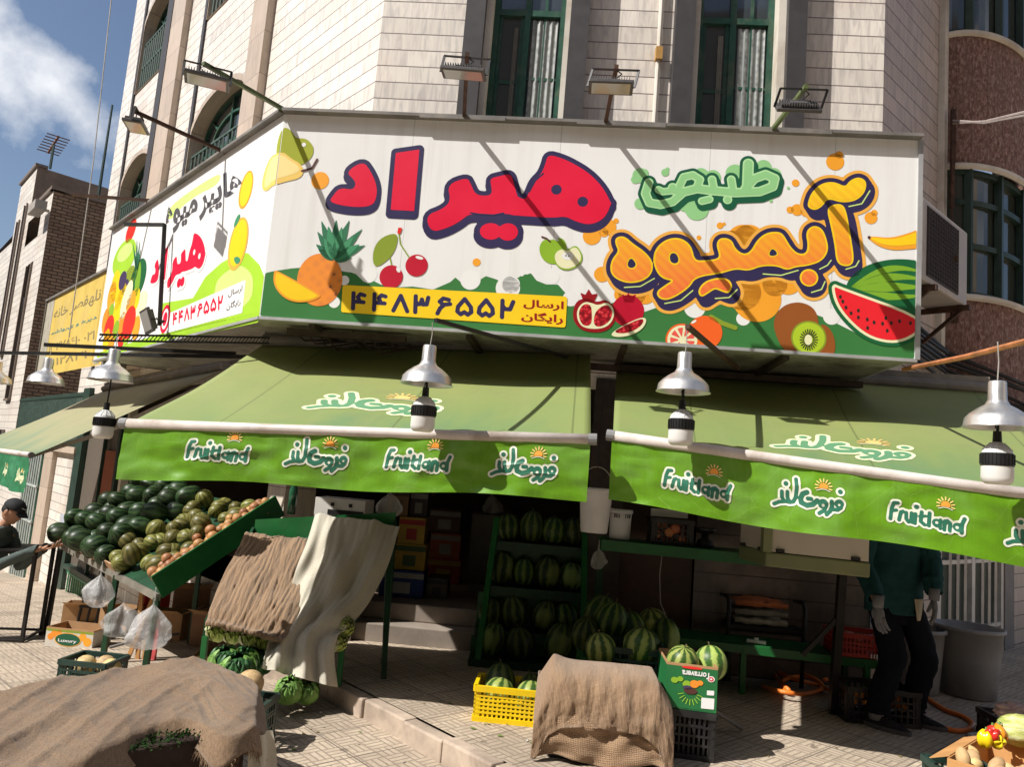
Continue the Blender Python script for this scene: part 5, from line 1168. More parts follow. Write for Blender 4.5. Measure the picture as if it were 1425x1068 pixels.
mb.bar(PR(a1+.14, zc0-.1, .3), PR(a1+.14, zc0+.5, .3), .05); mb.bar(PR(a1+.14, zc0+.35, .3), PR(.1+a1-.5, zc0+.35, .47), .04); mb.build('bracket', M_ROD, ac)
mb = MB()
rr = random.Random(5)
for i in range(7):
    z = 3.16-.05*i; mb.tube([PR(-.25, z, .08), PR(.6, z-.02*rr.random(), .1), PR(1.35, z-.1-.05*rr.random(), .12), PR(2.2, z-.3-.2*rr.random(), .75), PR(3.4, z-.4-.3*rr.random(), .7)], .012+.01*rr.random(), 6)
tag(mb.build('cable_bundle', M_BLK, base=PR(0, 3, .1)), 'sagging bundle of black cables under the air conditioner', 'cables')
ins = PR(1.42, 5.4, .12)
mb = MB(); mb.bar(ins-UP*.9, ins+UP*.15, .035); mb.tube([ins-UP*.9, ins-UP*1.8+uR*.02], .012, 5); mb.build('cable_bracket', M_ROD, base=ins); tag(bpy.data.objects['cable_bracket'], 'rusty vertical bracket holding the wires at the bay edge', 'bracket')
for i in range(2):
    e = atY(1440, 153+5*i, 4.6); o = MB().tube([ins+UP*.03*i, lerp(ins, e, .5)-UP*.03, e], .011, 6).build('overhead_wire', mat('weathered_cable', (.30, .25, .23), .6), base=ins); tag(o, ('upper' if i == 0 else 'lower')+' of two overhead wires leaving the brown bay to the right', 'wire')
p, q = atY(156, -10, 9), atY(96, 470, 9)
tag(MB().tube([p, lerp(p, q, .5)+Vector((.03, 0, 0)), q], .007, 5).build('drop_cable', M_WIRE, base=q), 'thin pale cord hanging down left of the marble building', 'cord')
p = PF(2.60, 0, .03)
tag(MB().tube([PF(2.61, 3.9, .04), PF(2.61, 5.42, .04), PF(2.61, ZT, .04)], .022, 8).build('wall_pipe', M_WTRIM, base=PF(2.61, 3.9, .04)), 'pale vertical pipe with a rusty joint between the windows', 'pipe')
tag(MB().cbox(PF(2.61, 5.42, .05), .06, .07, .12).build('pipe_joint', mat('rusty_joint', (.45, .25, .07), .7), bpy.data.objects['wall_pipe']), None)
# ------------------------------------------------------------------ produce
def m_melon(name, dark, light, n, sharp=.5, wob=2.2, mottled=.4):
    t = NT(name); v = t.coord('Object'); sx = t.new('SeparateXYZ'); t.link(v, sx.inputs[0])
    oi = t.new('ObjectInfo'); off = t.new('VectorMath', operation='MULTIPLY_ADD'); cb = t.new('CombineXYZ')
    for i in range(3): t.link(t.math('MULTIPLY', oi.outputs['Random'], 7.3*(i+1)), cb.inputs[i])
    off.inputs[1].default_value = (1, 1, 1); t.link(v, off.inputs[0]); t.link(cb.outputs[0], off.inputs[2]); V = off.outputs[0]
    a = t.math('ARCTAN2', sx.outputs[1], sx.outputs[0]); n1_ = t.noise(V, 13, 6, .68, .6)
    s = t.math('SINE', t.math('ADD', t.math('MULTIPLY', a, n), t.math('MULTIPLY', t.math('SUBTRACT', n1_, .5), wob*2.4)))
    f = t.math('MULTIPLY_ADD', s, .5, .5); n2_ = t.noise(V, 34, 5, .7); f = t.math('ADD', f, t.math('MULTIPLY', t.math('SUBTRACT', n2_, .5), mottled*2))
    c = t.ramp(f, [(sharp-.22, dark), (sharp+.22, light)])
    sp = t.math('MULTIPLY', t.ramp(t.math('ADD', sx.outputs[0], t.math('MULTIPLY', t.math('SUBTRACT', n1_, .5), .03)), [(.078, (0, 0, 0)), (.098, (1, 1, 1))]), .55); c = t.mix(sp, c, tuple(min(1, q*2.2+.04) for q in light)); c = t.mix(t.math('MULTIPLY', t.ramp(t.noise(V, 7, 6, .7), [(.52, (0, 0, 0)), (.75, (1, 1, 1))]), .4), c, (.10, .09, .055))
    h = t.new('HueSaturation'); t.link(c, h.inputs['Color']); t.link(t.math('MULTIPLY_ADD', oi.outputs['Random'], .7, .65), h.inputs['Value']); t.link(t.math('MULTIPLY_ADD', oi.outputs['Random'], .03, .485), h.inputs['Hue'])
    t.bump(n2_, .08, .004); return t.out(h.outputs[0], .42, 0, .3)
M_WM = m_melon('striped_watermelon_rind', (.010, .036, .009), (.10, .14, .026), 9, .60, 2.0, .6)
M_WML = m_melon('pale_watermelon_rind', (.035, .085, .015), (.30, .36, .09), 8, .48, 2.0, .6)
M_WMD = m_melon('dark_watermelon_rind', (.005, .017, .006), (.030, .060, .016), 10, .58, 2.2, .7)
M_YM = m_melon('yellow_melon_rind', (.075, .078, .016), (.17, .155, .042), 10, .4, 1.2, .7)
M_CANT = mat('netted_melon_rind', (.50, .36, .17), .6, var=.3, scale=40, bump=.5, bscale=60, obj=.15)
M_PEACH = mat('peach_skin', (.35, .165, .065), .5, var=.45, scale=16, obj=.25)
M_STEM = mat('dry_stem', (.10, .08, .03), .8)
def melon_proto(name, m, rx, rz, dent=.04, nu=22, nv=14):
    """fruit standing on its base, stem up; origin at its lowest point"""
    mb = MB(); fn = lambda p: 1-dent*max(0, abs(p.z)-.9)*6
    mb.ball((0, 0, rz), rx, rx, rz, nu=nu, nv=nv, fn=fn)
    o = mb.build(name, m, smooth=True); COL.objects.unlink(o); return o
def stemmed(o, rz):
    mb = MB(); mb.tube([(0, 0, 2*rz-.012), (.004, .002, 2*rz+.012), (.014, .004, 2*rz+.022)], .005, 5); s = mb.build('stem', M_STEM, smooth=True); COL.objects.unlink(s); return s
PR_WM, ST_WM = melon_proto('watermelon', M_WM, .112, .14), stemmed(None, .14)
PR_WML, ST_WML = melon_proto('watermelon', M_WML, .112, .118), stemmed(None, .118)
PR_WMD = melon_proto('watermelon', M_WMD, .098, .108); PR_YM = melon_proto('melon', M_YM, .074, .084, nu=16, nv=10); PR_CA = melon_proto('melon', M_CANT, .075, .072, nu=16, nv=10)
PR_PE = melon_proto('peach', M_PEACH, .042, .04, .12, 12, 8); PR_OR = melon_proto('orange', mat('orange_skin', (.70, .24, .02), .45, var=.2, scale=30, bump=.3, bscale=120), .038, .037, .05, 12, 8)
PR_PO = melon_proto('potato', mat('potato_skin', (.56, .38, .18), .7, var=.25, scale=18, bump=.4, bscale=40, obj=.15), .034, .046, .0, 12, 8)
PR_ON = melon_proto('onion', mat('onion_skin', (.42, .14, .06), .4, var=.4, scale=14, obj=.2), .04, .04, .1, 12, 8)
def put(proto, loc, rot, sc, label, cat, group, stem=None):
    o = proto.copy(); COL.objects.link(o); o.location = loc; o.rotation_euler = rot; o.scale = (sc, sc, sc) if isinstance(sc, (int, float)) else sc
    tag(o, label, cat, group)
    if stem is not None: s = stem.copy(); COL.objects.link(s); s.parent = o
    return o
# ------------------------------------------------------------------ left rack of melons
M_GP = mat('glossy_green_board', (.010, .115, .027), .38, var=.22, scale=5, dirt=(.03, .12, .04)); M_GP2 = mat('dark_green_steel', (.008, .045, .018), .45, var=.35, scale=8)
M_BLKF = mat('black_steel_frame', (.02, .018, .017), .45, .2, var=.4, scale=10); M_WOOD = mat('raw_plywood', (.36, .22, .12), .7, var=.3, scale=8)
FRp = atY(215, 814, 5.72); FLp = onp(80, 742, FRp, nL); FLp.z = FRp.z; BRp = atY(387, 700, 6.45)
ea = (FLp-FRp); LA = ea.length; ea.normalize(); eb = BRp-FRp; LB = eb.length; eb.normalize(); en = ea.cross(eb).normalized(); en = en if en.z > 0 else -en
rk = thing('melon_rack', 'long green sloping fruit rack on thin legs before the left street window', 'rack', (FRp.x, FRp.y, gz(FRp.x, FRp.y)))
mb = MB(); mb.obox(FRp-en*.10, ea*LA, eb*LB, en*.02); mb.build('tray', M_GP2, rk)
mb = MB(); mb.obox(FRp-en*.12-ea*.02, ea*.02, eb*LB, en*.19); mb.build('side_board', M_GP, rk, bevel=.003); mb = MB(); mb.obox(FLp-en*.12, ea*.02, eb*LB, en*.19); mb.build('side_board', M_GP2, rk, bevel=.003)
mb = MB(); mb.bar(FRp-en*.10-eb*.02, FLp-en*.10-eb*.02, .035, .05); mb.bar(FLp-en*.1-eb*.02, FLp-en*.1-eb*.02+ea*.05, .03); mb.build('front_rail', mat('worn_steel_rail', (.25, .23, .19), .5, .4, var=.3), rk)
mb = MB(); mb.obox(FRp+ea*1.1-en*.08-eb*.0, ea*1.3, -eb*.012, en*.08); mb.build('front_board', M_WOOD, rk)
for a in (.02, LA*.34, LA-.05):
    p = FRp+ea*a-en*.1-eb*.02; q = Vector((p.x-.03, p.y+.02, gz(p.x, p.y))); mb = MB(); mb.bar(p, q, .04); mb.build('leg', M_GP2 if a < 2 else M_BLKF, rk)
for a in (.05, LA*.5):
    p = FRp+ea*a+eb*(LB-.05)-en*.1; q = Vector((p.x, p.y, min(gz(p.x, p.y), -.0))); mb = MB(); mb.bar(p, q, .04); mb.build('leg', M_GP2, rk)
rr = random.Random(11)
def onrack(a, b, h): return FRp+ea*a+eb*b+en*h
n = 0
for i in range(5):
    for j in range(13):
        a, b = .06+i*.085+rr.uniform(-.012, .012), .06+j*.094+rr.uniform(-.02, .02)
        if b > LB-.03: continue
        put(PR_PE, onrack(a, b, -.03-.012*i+(.045 if (i+j) % 3 == 0 else 0)), (rr.uniform(-1, 1), rr.uniform(-1, 1), rr.uniform(0, 6)), rr.uniform(.9, 1.12), 'peach on the melon rack, %s column from the green side board, %s row up' % (ORD[i+1], ORD[j+1]), 'peach', 'peaches on the left rack')
for i in range(6):
    for j in range(8):
        a, b = .56+i*.140+rr.uniform(-.025, .025), .09+j*.15+rr.uniform(-.025, .025)
        if b > LB-.06: continue
        put(PR_YM, onrack(a, b, -.075+rr.uniform(0, .045)), (rr.uniform(-1.5, 1.5), rr.uniform(-1.5, 1.5), rr.uniform(0, 6)), rr.uniform(.8, 1.14), 'yellow melon on the rack, %s column from the peaches, %s row up' % (ORD[i+1], ORD[j+1]), 'melon', 'yellow melons on the left rack')
for i in range(10):
    for j in range(7):
        a, b = 1.44+i*.192+rr.uniform(-.03, .03), .10+j*.184+rr.uniform(-.025, .025)
        if b > LB-.02 or a > LA-.07: continue
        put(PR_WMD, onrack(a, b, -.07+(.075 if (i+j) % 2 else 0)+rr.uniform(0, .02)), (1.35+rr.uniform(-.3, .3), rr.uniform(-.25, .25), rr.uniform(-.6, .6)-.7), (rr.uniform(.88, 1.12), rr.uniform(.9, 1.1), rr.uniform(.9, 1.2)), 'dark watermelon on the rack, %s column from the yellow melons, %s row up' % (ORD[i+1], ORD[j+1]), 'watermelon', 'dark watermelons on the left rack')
# thin film over the peaches is left to the peaches' own sheen
# ------------------------------------------------------------------ cloth
def m_cloth(name, base, dark, weave, bump=.5, rough=.95):
    t = NT(name); uv = t.new('UVMap').outputs[0]; a = t.noise(uv, 2.2, 7, .65, .5)
    w1 = t.new('TexWave'); w1.inputs['Scale'].default_value = weave; w1.inputs['Distortion'].default_value = 2.5; w1.inputs['Detail'].default_value = 2; w1.inputs['Detail Scale'].default_value = 2; t.link(uv, w1.inputs[0])
    w2 = t.new('TexWave'); w2.bands_direction = 'Y'; w2.inputs['Scale'].default_value = weave; w2.inputs['Distortion'].default_value = 2.5; w2.inputs['Detail'].default_value = 2; t.link(uv, w2.inputs[0])
    h = t.math('MAXIMUM', w1.outputs['Fac'], w2.outputs['Fac']) if weave else t.noise(uv, 70, 5, .75); fz = t.noise(uv, (weave or 60)*1.7, 4, .8)
    h = t.math('ADD', h, t.math('MULTIPLY', fz, .9)); sp_ = t.noise(uv, 130, 5, .85)
    c = t.mix(t.ramp(a, [(.35, (0, 0, 0)), (.72, (1, 1, 1))]), base, dark); c = t.mix(t.math('MULTIPLY', t.ramp(h, [(.75, (1, 1, 1)), (1.25, (0, 0, 0))]), .55), c, [x*.45 for x in dark])
    c = t.mix(t.math('MULTIPLY', t.ramp(sp_, [(.36, (1, 1, 1)), (.56, (0, 0, 0))]), .5), c, [x*.35 for x in dark]); t.bump(t.math('ADD', h, sp_), bump, .004); m = t.out(c, rough, 0, .1); t.b.inputs['Sheen Weight'].default_value = .25; return m
M_BURL = m_cloth('burlap_sacking', (.40, .262, .155), (.28, .18, .11), 34, .8); M_BURL2 = m_cloth('dusty_brown_sacking', (.30, .20, .12), (.19, .12, .072), 0, .9); M_SHEET = m_cloth('off_white_cotton', (.66, .62, .52), (.50, .46, .36), 70, .12, .8)
def curve(pts):
    """piecewise-linear with smooth corners: v in 0..1 -> interpolated tuple"""
    def f(v):
        x = v*(len(pts)-1); i = min(int(x), len(pts)-2); t = x-i
        p0, p1, p2, p3 = pts[max(i-1, 0)], pts[i], pts[i+1], pts[min(i+2, len(pts)-1)]
        return tuple(.5*(2*b+(c-a)*t+(2*a-5*b+4*c-d)*t*t+(3*b-a-3*c+d)*t**3) for a, b, c, d in zip(p0, p1, p2, p3))
    return f
def sheet(name, left, right, m, disp, nu=70, nv=90, uvs=(1, 1), base=None, thick=.006):
    """cloth between two hanging edges; edges are lists of 3-D points; disp(u, v) pushes it along its own normal"""
    lf, rf = curve([tuple(p) for p in left]), curve([tuple(p) for p in right])
    def raw(u, v): return Vector(lf(v)).lerp(Vector(rf(v)), u)
    def fn(u, v):
        p = raw(u, v); e = .02; du = raw(min(1, u+e), v)-raw(max(0, u-e), v); dv = raw(u, min(1, v+e))-raw(u, max(0, v-e)); n_ = du.cross(dv).normalized()
        if n_.y > 0: n_ = -n_
        return p+n_*disp(u, v)
    mb = MB(); mb.grid(fn, nu, nv, uvs=uvs); return mb.build(name, m, smooth=True, thick=thick, base=base, off=0)
# green stand with its lettuce, burlap and sheet over it
st = thing('vegetable_stand', 'green sloping vegetable stand half hidden under sacking and a white sheet', 'stand', tuple(atY(380, 950, 5.2)))
SL, SR, TLs, TRs = atY(286, 886, 5.12), atY(476, 902, 5.3), atY(352, 752, 6.12), atY(548, 742, 6.05)
mb = MB(); mb.quad(SL, SR, TRs, TLs); mb.build('tray', M_GP2, st, thick=.02, off=-1)
mb = MB(); mb.bar(SL+UP*.02, SR+UP*.02, .03, .055); mb.build('front_rail', M_GP, st, bevel=.004)
mb = MB(); mb.obox(TLs-UP*.1, TRs-TLs, Vector((0, .02, 0)), UP*.26); mb.build('back_board', M_GP, st)
mb = MB(); mb.obox(SR, TRs-SR, Vector((.02, 0, 0)), UP*.1); mb.obox(SL, TLs-SL, Vector((-.02, 0, 0)), UP*.1); mb.build('side_boards', M_GP2, st)['kind'] = 'structure'
for p in (SL, SR, lerp(SL, SR, .93)): q = Vector((p.x, p.y+.02, gz(p.x, p.y) if p.x < -1.3 else 0)); mb = MB(); mb.bar(p, q, .035); mb.build('leg', M_GP, st)
for p in (TLs, TRs): q = Vector((p.x+.03, p.y-.05, 0)); mb = MB(); mb.bar(p, q, .04); mb.build('leg', M_GP2, st)
mb = MB(); mb.bar(lerp(TRs, SR, .2)+Vector((.03, 0, 0)), Vector((TRs.x+.1, TRs.y-.5, 0)), .035); mb.build('brace', M_GP2, st)
Yv = lambda v: lerp(6.1, 5.12, min(1, v/.92))
def edge(pts, ys): return [atY(x, y, Y) for (x, y), Y in zip(pts, ys)]
o = sheet('burlap_cover', edge(((342, 750), (326, 782), (308, 815), (294, 850), (286, 880)), (6.0, 5.74, 5.48, 5.22, 5.08)), edge(((441, 760), (434, 795), (424, 835), (408, 874), (393, 903)), (6.02, 5.76, 5.5, 5.22, 5.1)), M_BURL,
          lambda u, v: .05+.05*math.sin(math.pi*u)*math.sin(math.pi*min(1, v*1.1))+.0028*math.sin(u*38+v*7+4*nz((u*3, v*2, 0), 1.2))+.0032*math.sin(u*83+v*14+6*nz((u*4, v*3, 5), 1.2))+.007*nz((u*26, v*7, 2), 1.5)+.004*nz((u*50, v*16, 2), 1.5)+.02*nz((u*4, v*4, 3), 1.5)+.04*math.exp(-((v-.96)/.045)**2), uvs=(.6, 1.1), base=atY(340, 880, 5.1), nu=110)
tag(o, 'brown burlap sacking draped over the green stand of lettuces', 'burlap cover')
o = sheet('white_sheet', edge(((440, 722), (428, 762), (408, 815), (388, 868), (372, 905), (364, 932)), (6.02, 5.8, 5.55, 5.28, 5.14, 5.08)), edge(((557, 737), (545, 780), (517, 838), (484, 876), (466, 905), (470, 957)), (5.95, 5.75, 5.5, 5.3, 5.2, 5.16)), M_SHEET,
          lambda u, v: .045+.02*math.sin(math.pi*u)+(.016+.026*v*v)*math.sin(u*(12+8*v)+4*v+3.0*nz((u*2, v*2.5, 0), 1.3))+.010*nz((u*14, v*4, 1), 1.3)+.016*nz((u*5, v*4, 7), 1.5)+.012*math.sin(u*14-v*16)*math.exp(-((v-.35)/.25)**2), uvs=(.9, 1.3), base=atY(420, 950, 5.15), nu=100, nv=110)
tag(o, 'off white cotton sheet hanging over the right half of the green stand', 'sheet')
# ------------------------------------------------------------------ lettuces and cabbages
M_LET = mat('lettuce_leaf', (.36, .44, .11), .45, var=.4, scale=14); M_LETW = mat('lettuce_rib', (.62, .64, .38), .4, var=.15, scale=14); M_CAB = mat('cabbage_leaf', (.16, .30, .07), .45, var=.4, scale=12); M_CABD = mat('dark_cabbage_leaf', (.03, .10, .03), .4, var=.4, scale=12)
def leafy(name, c, r, axis, m, m2, label, cat, group, seed, long=1.0):
    """head of overlapping cupped leaves"""
    q = random.Random(seed); axis = Vector(axis).normalized(); M = axis.to_track_quat('Z', 'Y').to_matrix(); mb = MB()
    mb.ball(c, r*.8, r*.8, r*.8*long, M=M, nu=14, nv=10)
    for k in range(13):
        an = k*2.4; tl = .25+.05*k; w_ = r*q.uniform(.75, 1.0)
        def lf(u, v, an=an, tl=tl, w_=w_):
            x = (u-.5)*2; ph = an+x*.75; th = lerp(2.7, tl, v); rad = r*(1+.10*math.sin(x*7+k)*v+.12*v*v*tl)+.004*k*.3; e = math.sin(math.pi*min(1, .12+v*.8))
            return c+M @ Vector((math.sin(th)*math.cos(an+x*.8*e)*rad, math.sin(th)*math.sin(an+x*.8*e)*rad, -math.cos(math.pi-th)*rad*long))
        mb.grid(lf, 8, 8, mi=1 if k % 4 == 0 else 0)
    o = mb.build(name, [m, m2], smooth=True, base=c-UP*r); return tag(o, label, cat, group)
for i, (x, y, Y) in enumerate(((304, 877, 5.17), (326, 880, 5.19), (349, 884, 5.2), (368, 889, 5.22))):
    leafy('lettuce', atY(x, y, Y), .065, (.1, -.8, .5), M_LET, M_LETW, '%s lettuce from the left under the burlap hem' % ORD[i+1], 'lettuce', 'lettuces on the green stand', i, 1.25)
for i, (x, y, Y) in enumerate(((480, 873, 5.32), (470, 894, 5.26))): leafy('lettuce', atY(x, y, Y), .05, (.5, -.5, .3), M_LET, M_LETW, ('upper' if not i else 'lower')+' pale lettuce poking out right of the white sheet', 'lettuce', 'lettuces on the green stand', 20+i, 1.2)
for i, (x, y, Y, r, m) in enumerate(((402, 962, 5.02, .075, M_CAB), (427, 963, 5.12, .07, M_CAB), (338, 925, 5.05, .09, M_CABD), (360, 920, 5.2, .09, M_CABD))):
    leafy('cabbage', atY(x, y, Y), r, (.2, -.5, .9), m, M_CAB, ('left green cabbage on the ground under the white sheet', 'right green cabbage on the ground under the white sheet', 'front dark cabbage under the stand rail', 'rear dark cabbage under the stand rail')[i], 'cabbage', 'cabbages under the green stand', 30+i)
# ------------------------------------------------------------------ crates
def crate(name, label, o, ax, ay, h, m, cat='crate', group=None, nx=9, ny=7, rows=3, solid=False, handle=True, base=None):
    """plastic crate: corner o, edges ax, ay; ribbed open sides"""
    o, ax, ay = Vector(o), Vector(ax), Vector(ay); t = thing(name, label, cat, tuple(o), group)
    mb = MB(); mb.obox(o+UP*.006, ax, ay, UP*.008); mb.build('bottom', m, t)
    for k, (p, d, n_, inn) in enumerate(((o, ax, nx, ay), (o+ay, ax, nx, -ay), (o, ay, ny, ax), (o+ax, ay, ny, -ax))):
        mb = MB(); t_ = inn.normalized()*.012; L = d.length; dn = d.normalized()
        mb.obox(p-t_*.5, d, t_*1.6, UP*.03); mb.obox(p-t_*.8+UP*(h-.035), d, t_*2, UP*.035)
        for r in range(1, rows): mb.obox(p+UP*(.03+(h-.065)*r/rows-.006), d, t_*.7, UP*.012)
        for i in range(n_+1): w_ = .012 if i not in (0, n_) else .035; x = (L-w_)*i/n_; mb.obox(p+dn*x+UP*.03+t_*.1, dn*w_, t_*.8, UP*(h-.065))
        if solid: mb.obox(p+t_*.3+UP*.03, d, t_*.3, UP*(h*.5))
        if handle: mb.obox(p+dn*(L*.5-.07)+UP*(h-.085)-t_*.2, dn*.14, t_*1.2, UP*.012)
        mb.build('side', m, t)
    return t
M_CRY = mat('yellow_crate_plastic', (.82, .56, .006), .38, var=.08, scale=6, dirt=(.62, .42, .03)); M_CRB = mat('black_crate_plastic', (.014, .014, .015), .4, var=.3, scale=8, dirt=(.06, .055, .05)); M_CRG = mat('dark_green_crate_plastic', (.02, .045, .035), .4, var=.3, scale=8); M_CRR = mat('red_crate_plastic', (.34, .03, .02), .4, var=.2, scale=8); M_CRGR = mat('grass_green_crate', (.03, .16, .04), .4, var=.3, scale=8)
X1 = Vector((.997, -.07, 0)); Y1 = Vector((.07, .997, 0))
yo = onz(657, 1004, 0)
crate('plastic_crate', 'bright yellow plastic crate of watermelons on the pavement', yo, X1*.46, Y1*.30, .21, M_CRY, nx=16, ny=9, rows=6)
G_Y = 'watermelons in the yellow crate'
for i, (dx, dy, z, s, pr, st_, nm) in enumerate(((.12, .11, .10, 1.0, PR_WML, ST_WML, 'front left'), (.34, .11, .10, 1.0, PR_WML, ST_WML, 'front right'), (.14, .21, .12, 1.0, PR_WM, ST_WM, 'rear left, tallest'), (.37, .20, .12, .85, PR_WM, ST_WM, 'rear right'))):
    put(pr, yo+X1*dx+Y1*dy+UP*(z-.07), (.2*i-.3, .25, i), s*.9, 'watermelon in the yellow crate, %s' % nm, 'watermelon', G_Y, st_)
# covered pile on the right of it
bo = onz(763, 1054, 0)
t = crate('plastic_crate', 'black crate almost wholly under the burlap covered pile', bo, X1*.57, Y1*.40, .24, M_CRB)
crate('plastic_crate', 'upper black crate hidden inside the burlap covered pile', bo+UP*.242, X1*.57, Y1*.40, .15, M_CRB)
tb0 = bo.copy()
def pile(u, v):
    # v 0 back hem, up, over the top, down the front to the hem
    x = lerp(-.09, .655, u); pf = [(.46, .10), (.455, .33), (.38, .43), (.2, .455), (.03, .43), (-.055, .34), (-.085, .24), (-.09, .155)]
    y, z = curve(pf)(v); sq = 1-.10*max(0, z-.3)*abs(u-.5)*2; x = .32+(x-.32)*(1+(.05 if u < .5 else .01)*(.5-z)*(0 if v < .4 else 1)); p = tb0+X1*x*sq+Y1*y+UP*z
    k = min(1, max(0, (v-.45)/.3)); ed = min(1, u*9, (1-u)*9); z2 = (1-ed)*.12*(1 if v > .15 else 0)
    n_ = .006*math.sin(u*30+4*nz((u*3, v*2, 1), 1.4)+1)*k+.006*nz((u*40, v*12, 6), 1.2)*k+.004*nz((u*60, v*30, 3), 1.2)+.028*nz((u*2.6, v*3.2, 2), 1.2)+.014*nz((u*8, v*6, 5), 1.3)+.003*math.sin(u*63+v*6)*k
    q = p+Vector((0, -1, .35))*n_; q.z -= z2; q.z += .02*math.exp(-((u-.12)/.09)**2-((v-.36)/.12)**2)
    if v > .8: q.z += .045*math.sin(u*math.pi)*(v-.8)/.2-(.09*max(0, u-.78)/.22+.08*max(0, .2-u)/.2)*(v-.8)/.2
    q.z = max(q.z, .02); return q
mb = MB(); mb.grid(pile, 120, 90, uvs=(.95, 1.2)); cv = mb.build('burlap_cover', M_BURL, smooth=True, thick=.008, base=bo); tag(cv, 'burlap sacking thrown over a crate pile in front of the shop', 'burlap cover')
def pile2(u, v):
    x = lerp(-.075, .63, u); y = -.052-.03*v; z = lerp(.27, .02+.02*math.sin(u*9), v); n_ = .018*math.sin(u*17+3*nz((u*3, v*2, 0), 1))+.02*nz((u*4, v*4, 8), 1.4)
    return tb0+X1*x+Y1*(y+n_)+UP*max(.006, z)
mb = MB(); mb.grid(pile2, 80, 30, uvs=(.7, .25)); mb.build('lower_layer', M_BURL, cv, smooth=True, thick=.006)
# green carton on a black crate
co = onz(926, 1022, 0); co = Vector((atY(921, 1030, 4.5).x, 4.47, 0))
ce = Vector((atY(995, 1030, 4.42).x, 4.42, 0)); cx_ = (ce-co)
crate('plastic_crate', 'black crate standing on the pavement under the green carton', co, cx_, Y1*.40, .262, M_CRB, nx=10, rows=4)
M_CARD = mat('brown_cardboard', (.43, .25, .12), .75, var=.14, scale=6); M_CARDG = mat('printed_green_card', (.018, .15, .045), .42, var=.12, scale=5)
def carton(name, label, o, ax, ay, h, outer, inner=None, flaps=0, cat='carton', group=None):
    o, ax, ay = Vector(o), Vector(ax), Vector(ay); inner = inner or M_CARD; t = thing(name, label, cat, tuple(o), group); th = .006
    a, b = ax.normalized(), ay.normalized()
    for p, d, q in ((o, ax, b), (o+ay, ax, -b), (o, ay, a), (o+ax, ay, -a)):
        mb = MB(); e = d.normalized()*.001; mb.obox(p+e, d-2*e, q*th, UP*h, 0); mb.obox(p+q*(th+.0005)+e, d-2*e, q*.001, UP*h, 1); mb.obox(p+e+UP*(h+.0005), d-2*e, q*th, UP*.014, 1); mb.build('side', [outer, inner], t)
    mb = MB(); mb.obox(o+UP*.003, ax, ay, UP*.005); mb.build('bottom', inner, t)
    if flaps:
        for p, d, q in ((o+UP*(h+.014), ax, -b), (o+ax+UP*(h+.014), ay, a), (o+UP*(h+.014), ay, -a))[:flaps]:
            mb = MB(); mb.obox(p+d*.04, d*.92, (q*.75+UP*.28).normalized()*.13, UP*.004); mb.build('flap', inner, t)
    return t
gc = carton('fruit_carton', 'upside down printed green fruit carton of watermelons on the black crate', co+UP*.265, cx_, Y1*.36, .235, M_CARDG)
FC = Face(co+UP*.265, cx_.normalized(), Vector((-Y1.x, -Y1.y, 0))); CW = cx_.length
mb = MB()
V, Fc, _ = text_shape('Torravera', .03); put2 = lambda x, y, l: FC.at(x*CW, y*.235, .001*l+.001)
mb.add([put2(.86-.56*v[0], .92-.15*v[1], 3) for v in V], Fc, 0)
for sh, l, i in (([('spoly', [(.28, .96), (.7, .96), (.68, 1.02), (.3, 1.02)])], 2, 1), ([('poly', [(.70, .08), (.95, .09), (.95, .34), (.70, .33)])], 2, 0), ([('poly', [(.80, .40), (.94, .41), (.94, .52), (.80, .51)])], 2, 0), ([('disc', (.87, .78), .07)], 2, 0), ([('disc', (.87, .78), .05)], 3, 1), ([('disc', (.87, .78), .022)], 4, 0), ([('disc', (.16, .66), .07), ('disc', (.27, .7), .06), ('disc', (.4, .6), .08)], 2, 2), ([('disc', (.55, .62), .09), ('disc', (.66, .66), .06)], 2, 3), ([('ell', (.48, .45), .13, .07)], 3, 4), ([('ell', (.42, .52), .09, .05)], 3, 5)):
    V, Fc = cut(sh, 0, .012); mb.add([put2(v[0], v[1], l) for v in V], Fc, i)
for k in range(9):
    a = math.pi*(1.08+.84*k/8); V, Fc = cut([('stroke', [(.48+.14*math.cos(a), .42+.17*math.sin(a)), (.48+.24*math.cos(a), .42+.3*math.sin(a))], .007)], 0, .006); mb.add([put2(v[0], v[1], 2) for v in V], Fc, 6)
V, Fc, _ = text_shape('FRESH FRUIT', .02); mb.add([put2(.66-.22*v[0], .12-.05*v[1], 3) for v in V], Fc, 0) if False else None
mb.build('printed_panel', [INK['white'], INK['tomato'], INK['apple'], INK['papaya'], INK['brown'], INK['plum'], INK['lime']], gc)
for i, (dx, dy, pr, st_, nm) in enumerate(((.10, .13, PR_WML, ST_WML, 'front left, yellowish green'), (.29, .13, PR_WML, ST_WML, 'front right, mottled'))):
    put(pr, co+X1*dx+Y1*dy+UP*.40, (.35-.5*i, .3*i, 1.3*i), .86, 'watermelon in the green carton, %s' % nm, 'watermelon', 'watermelons in the green carton', st_)
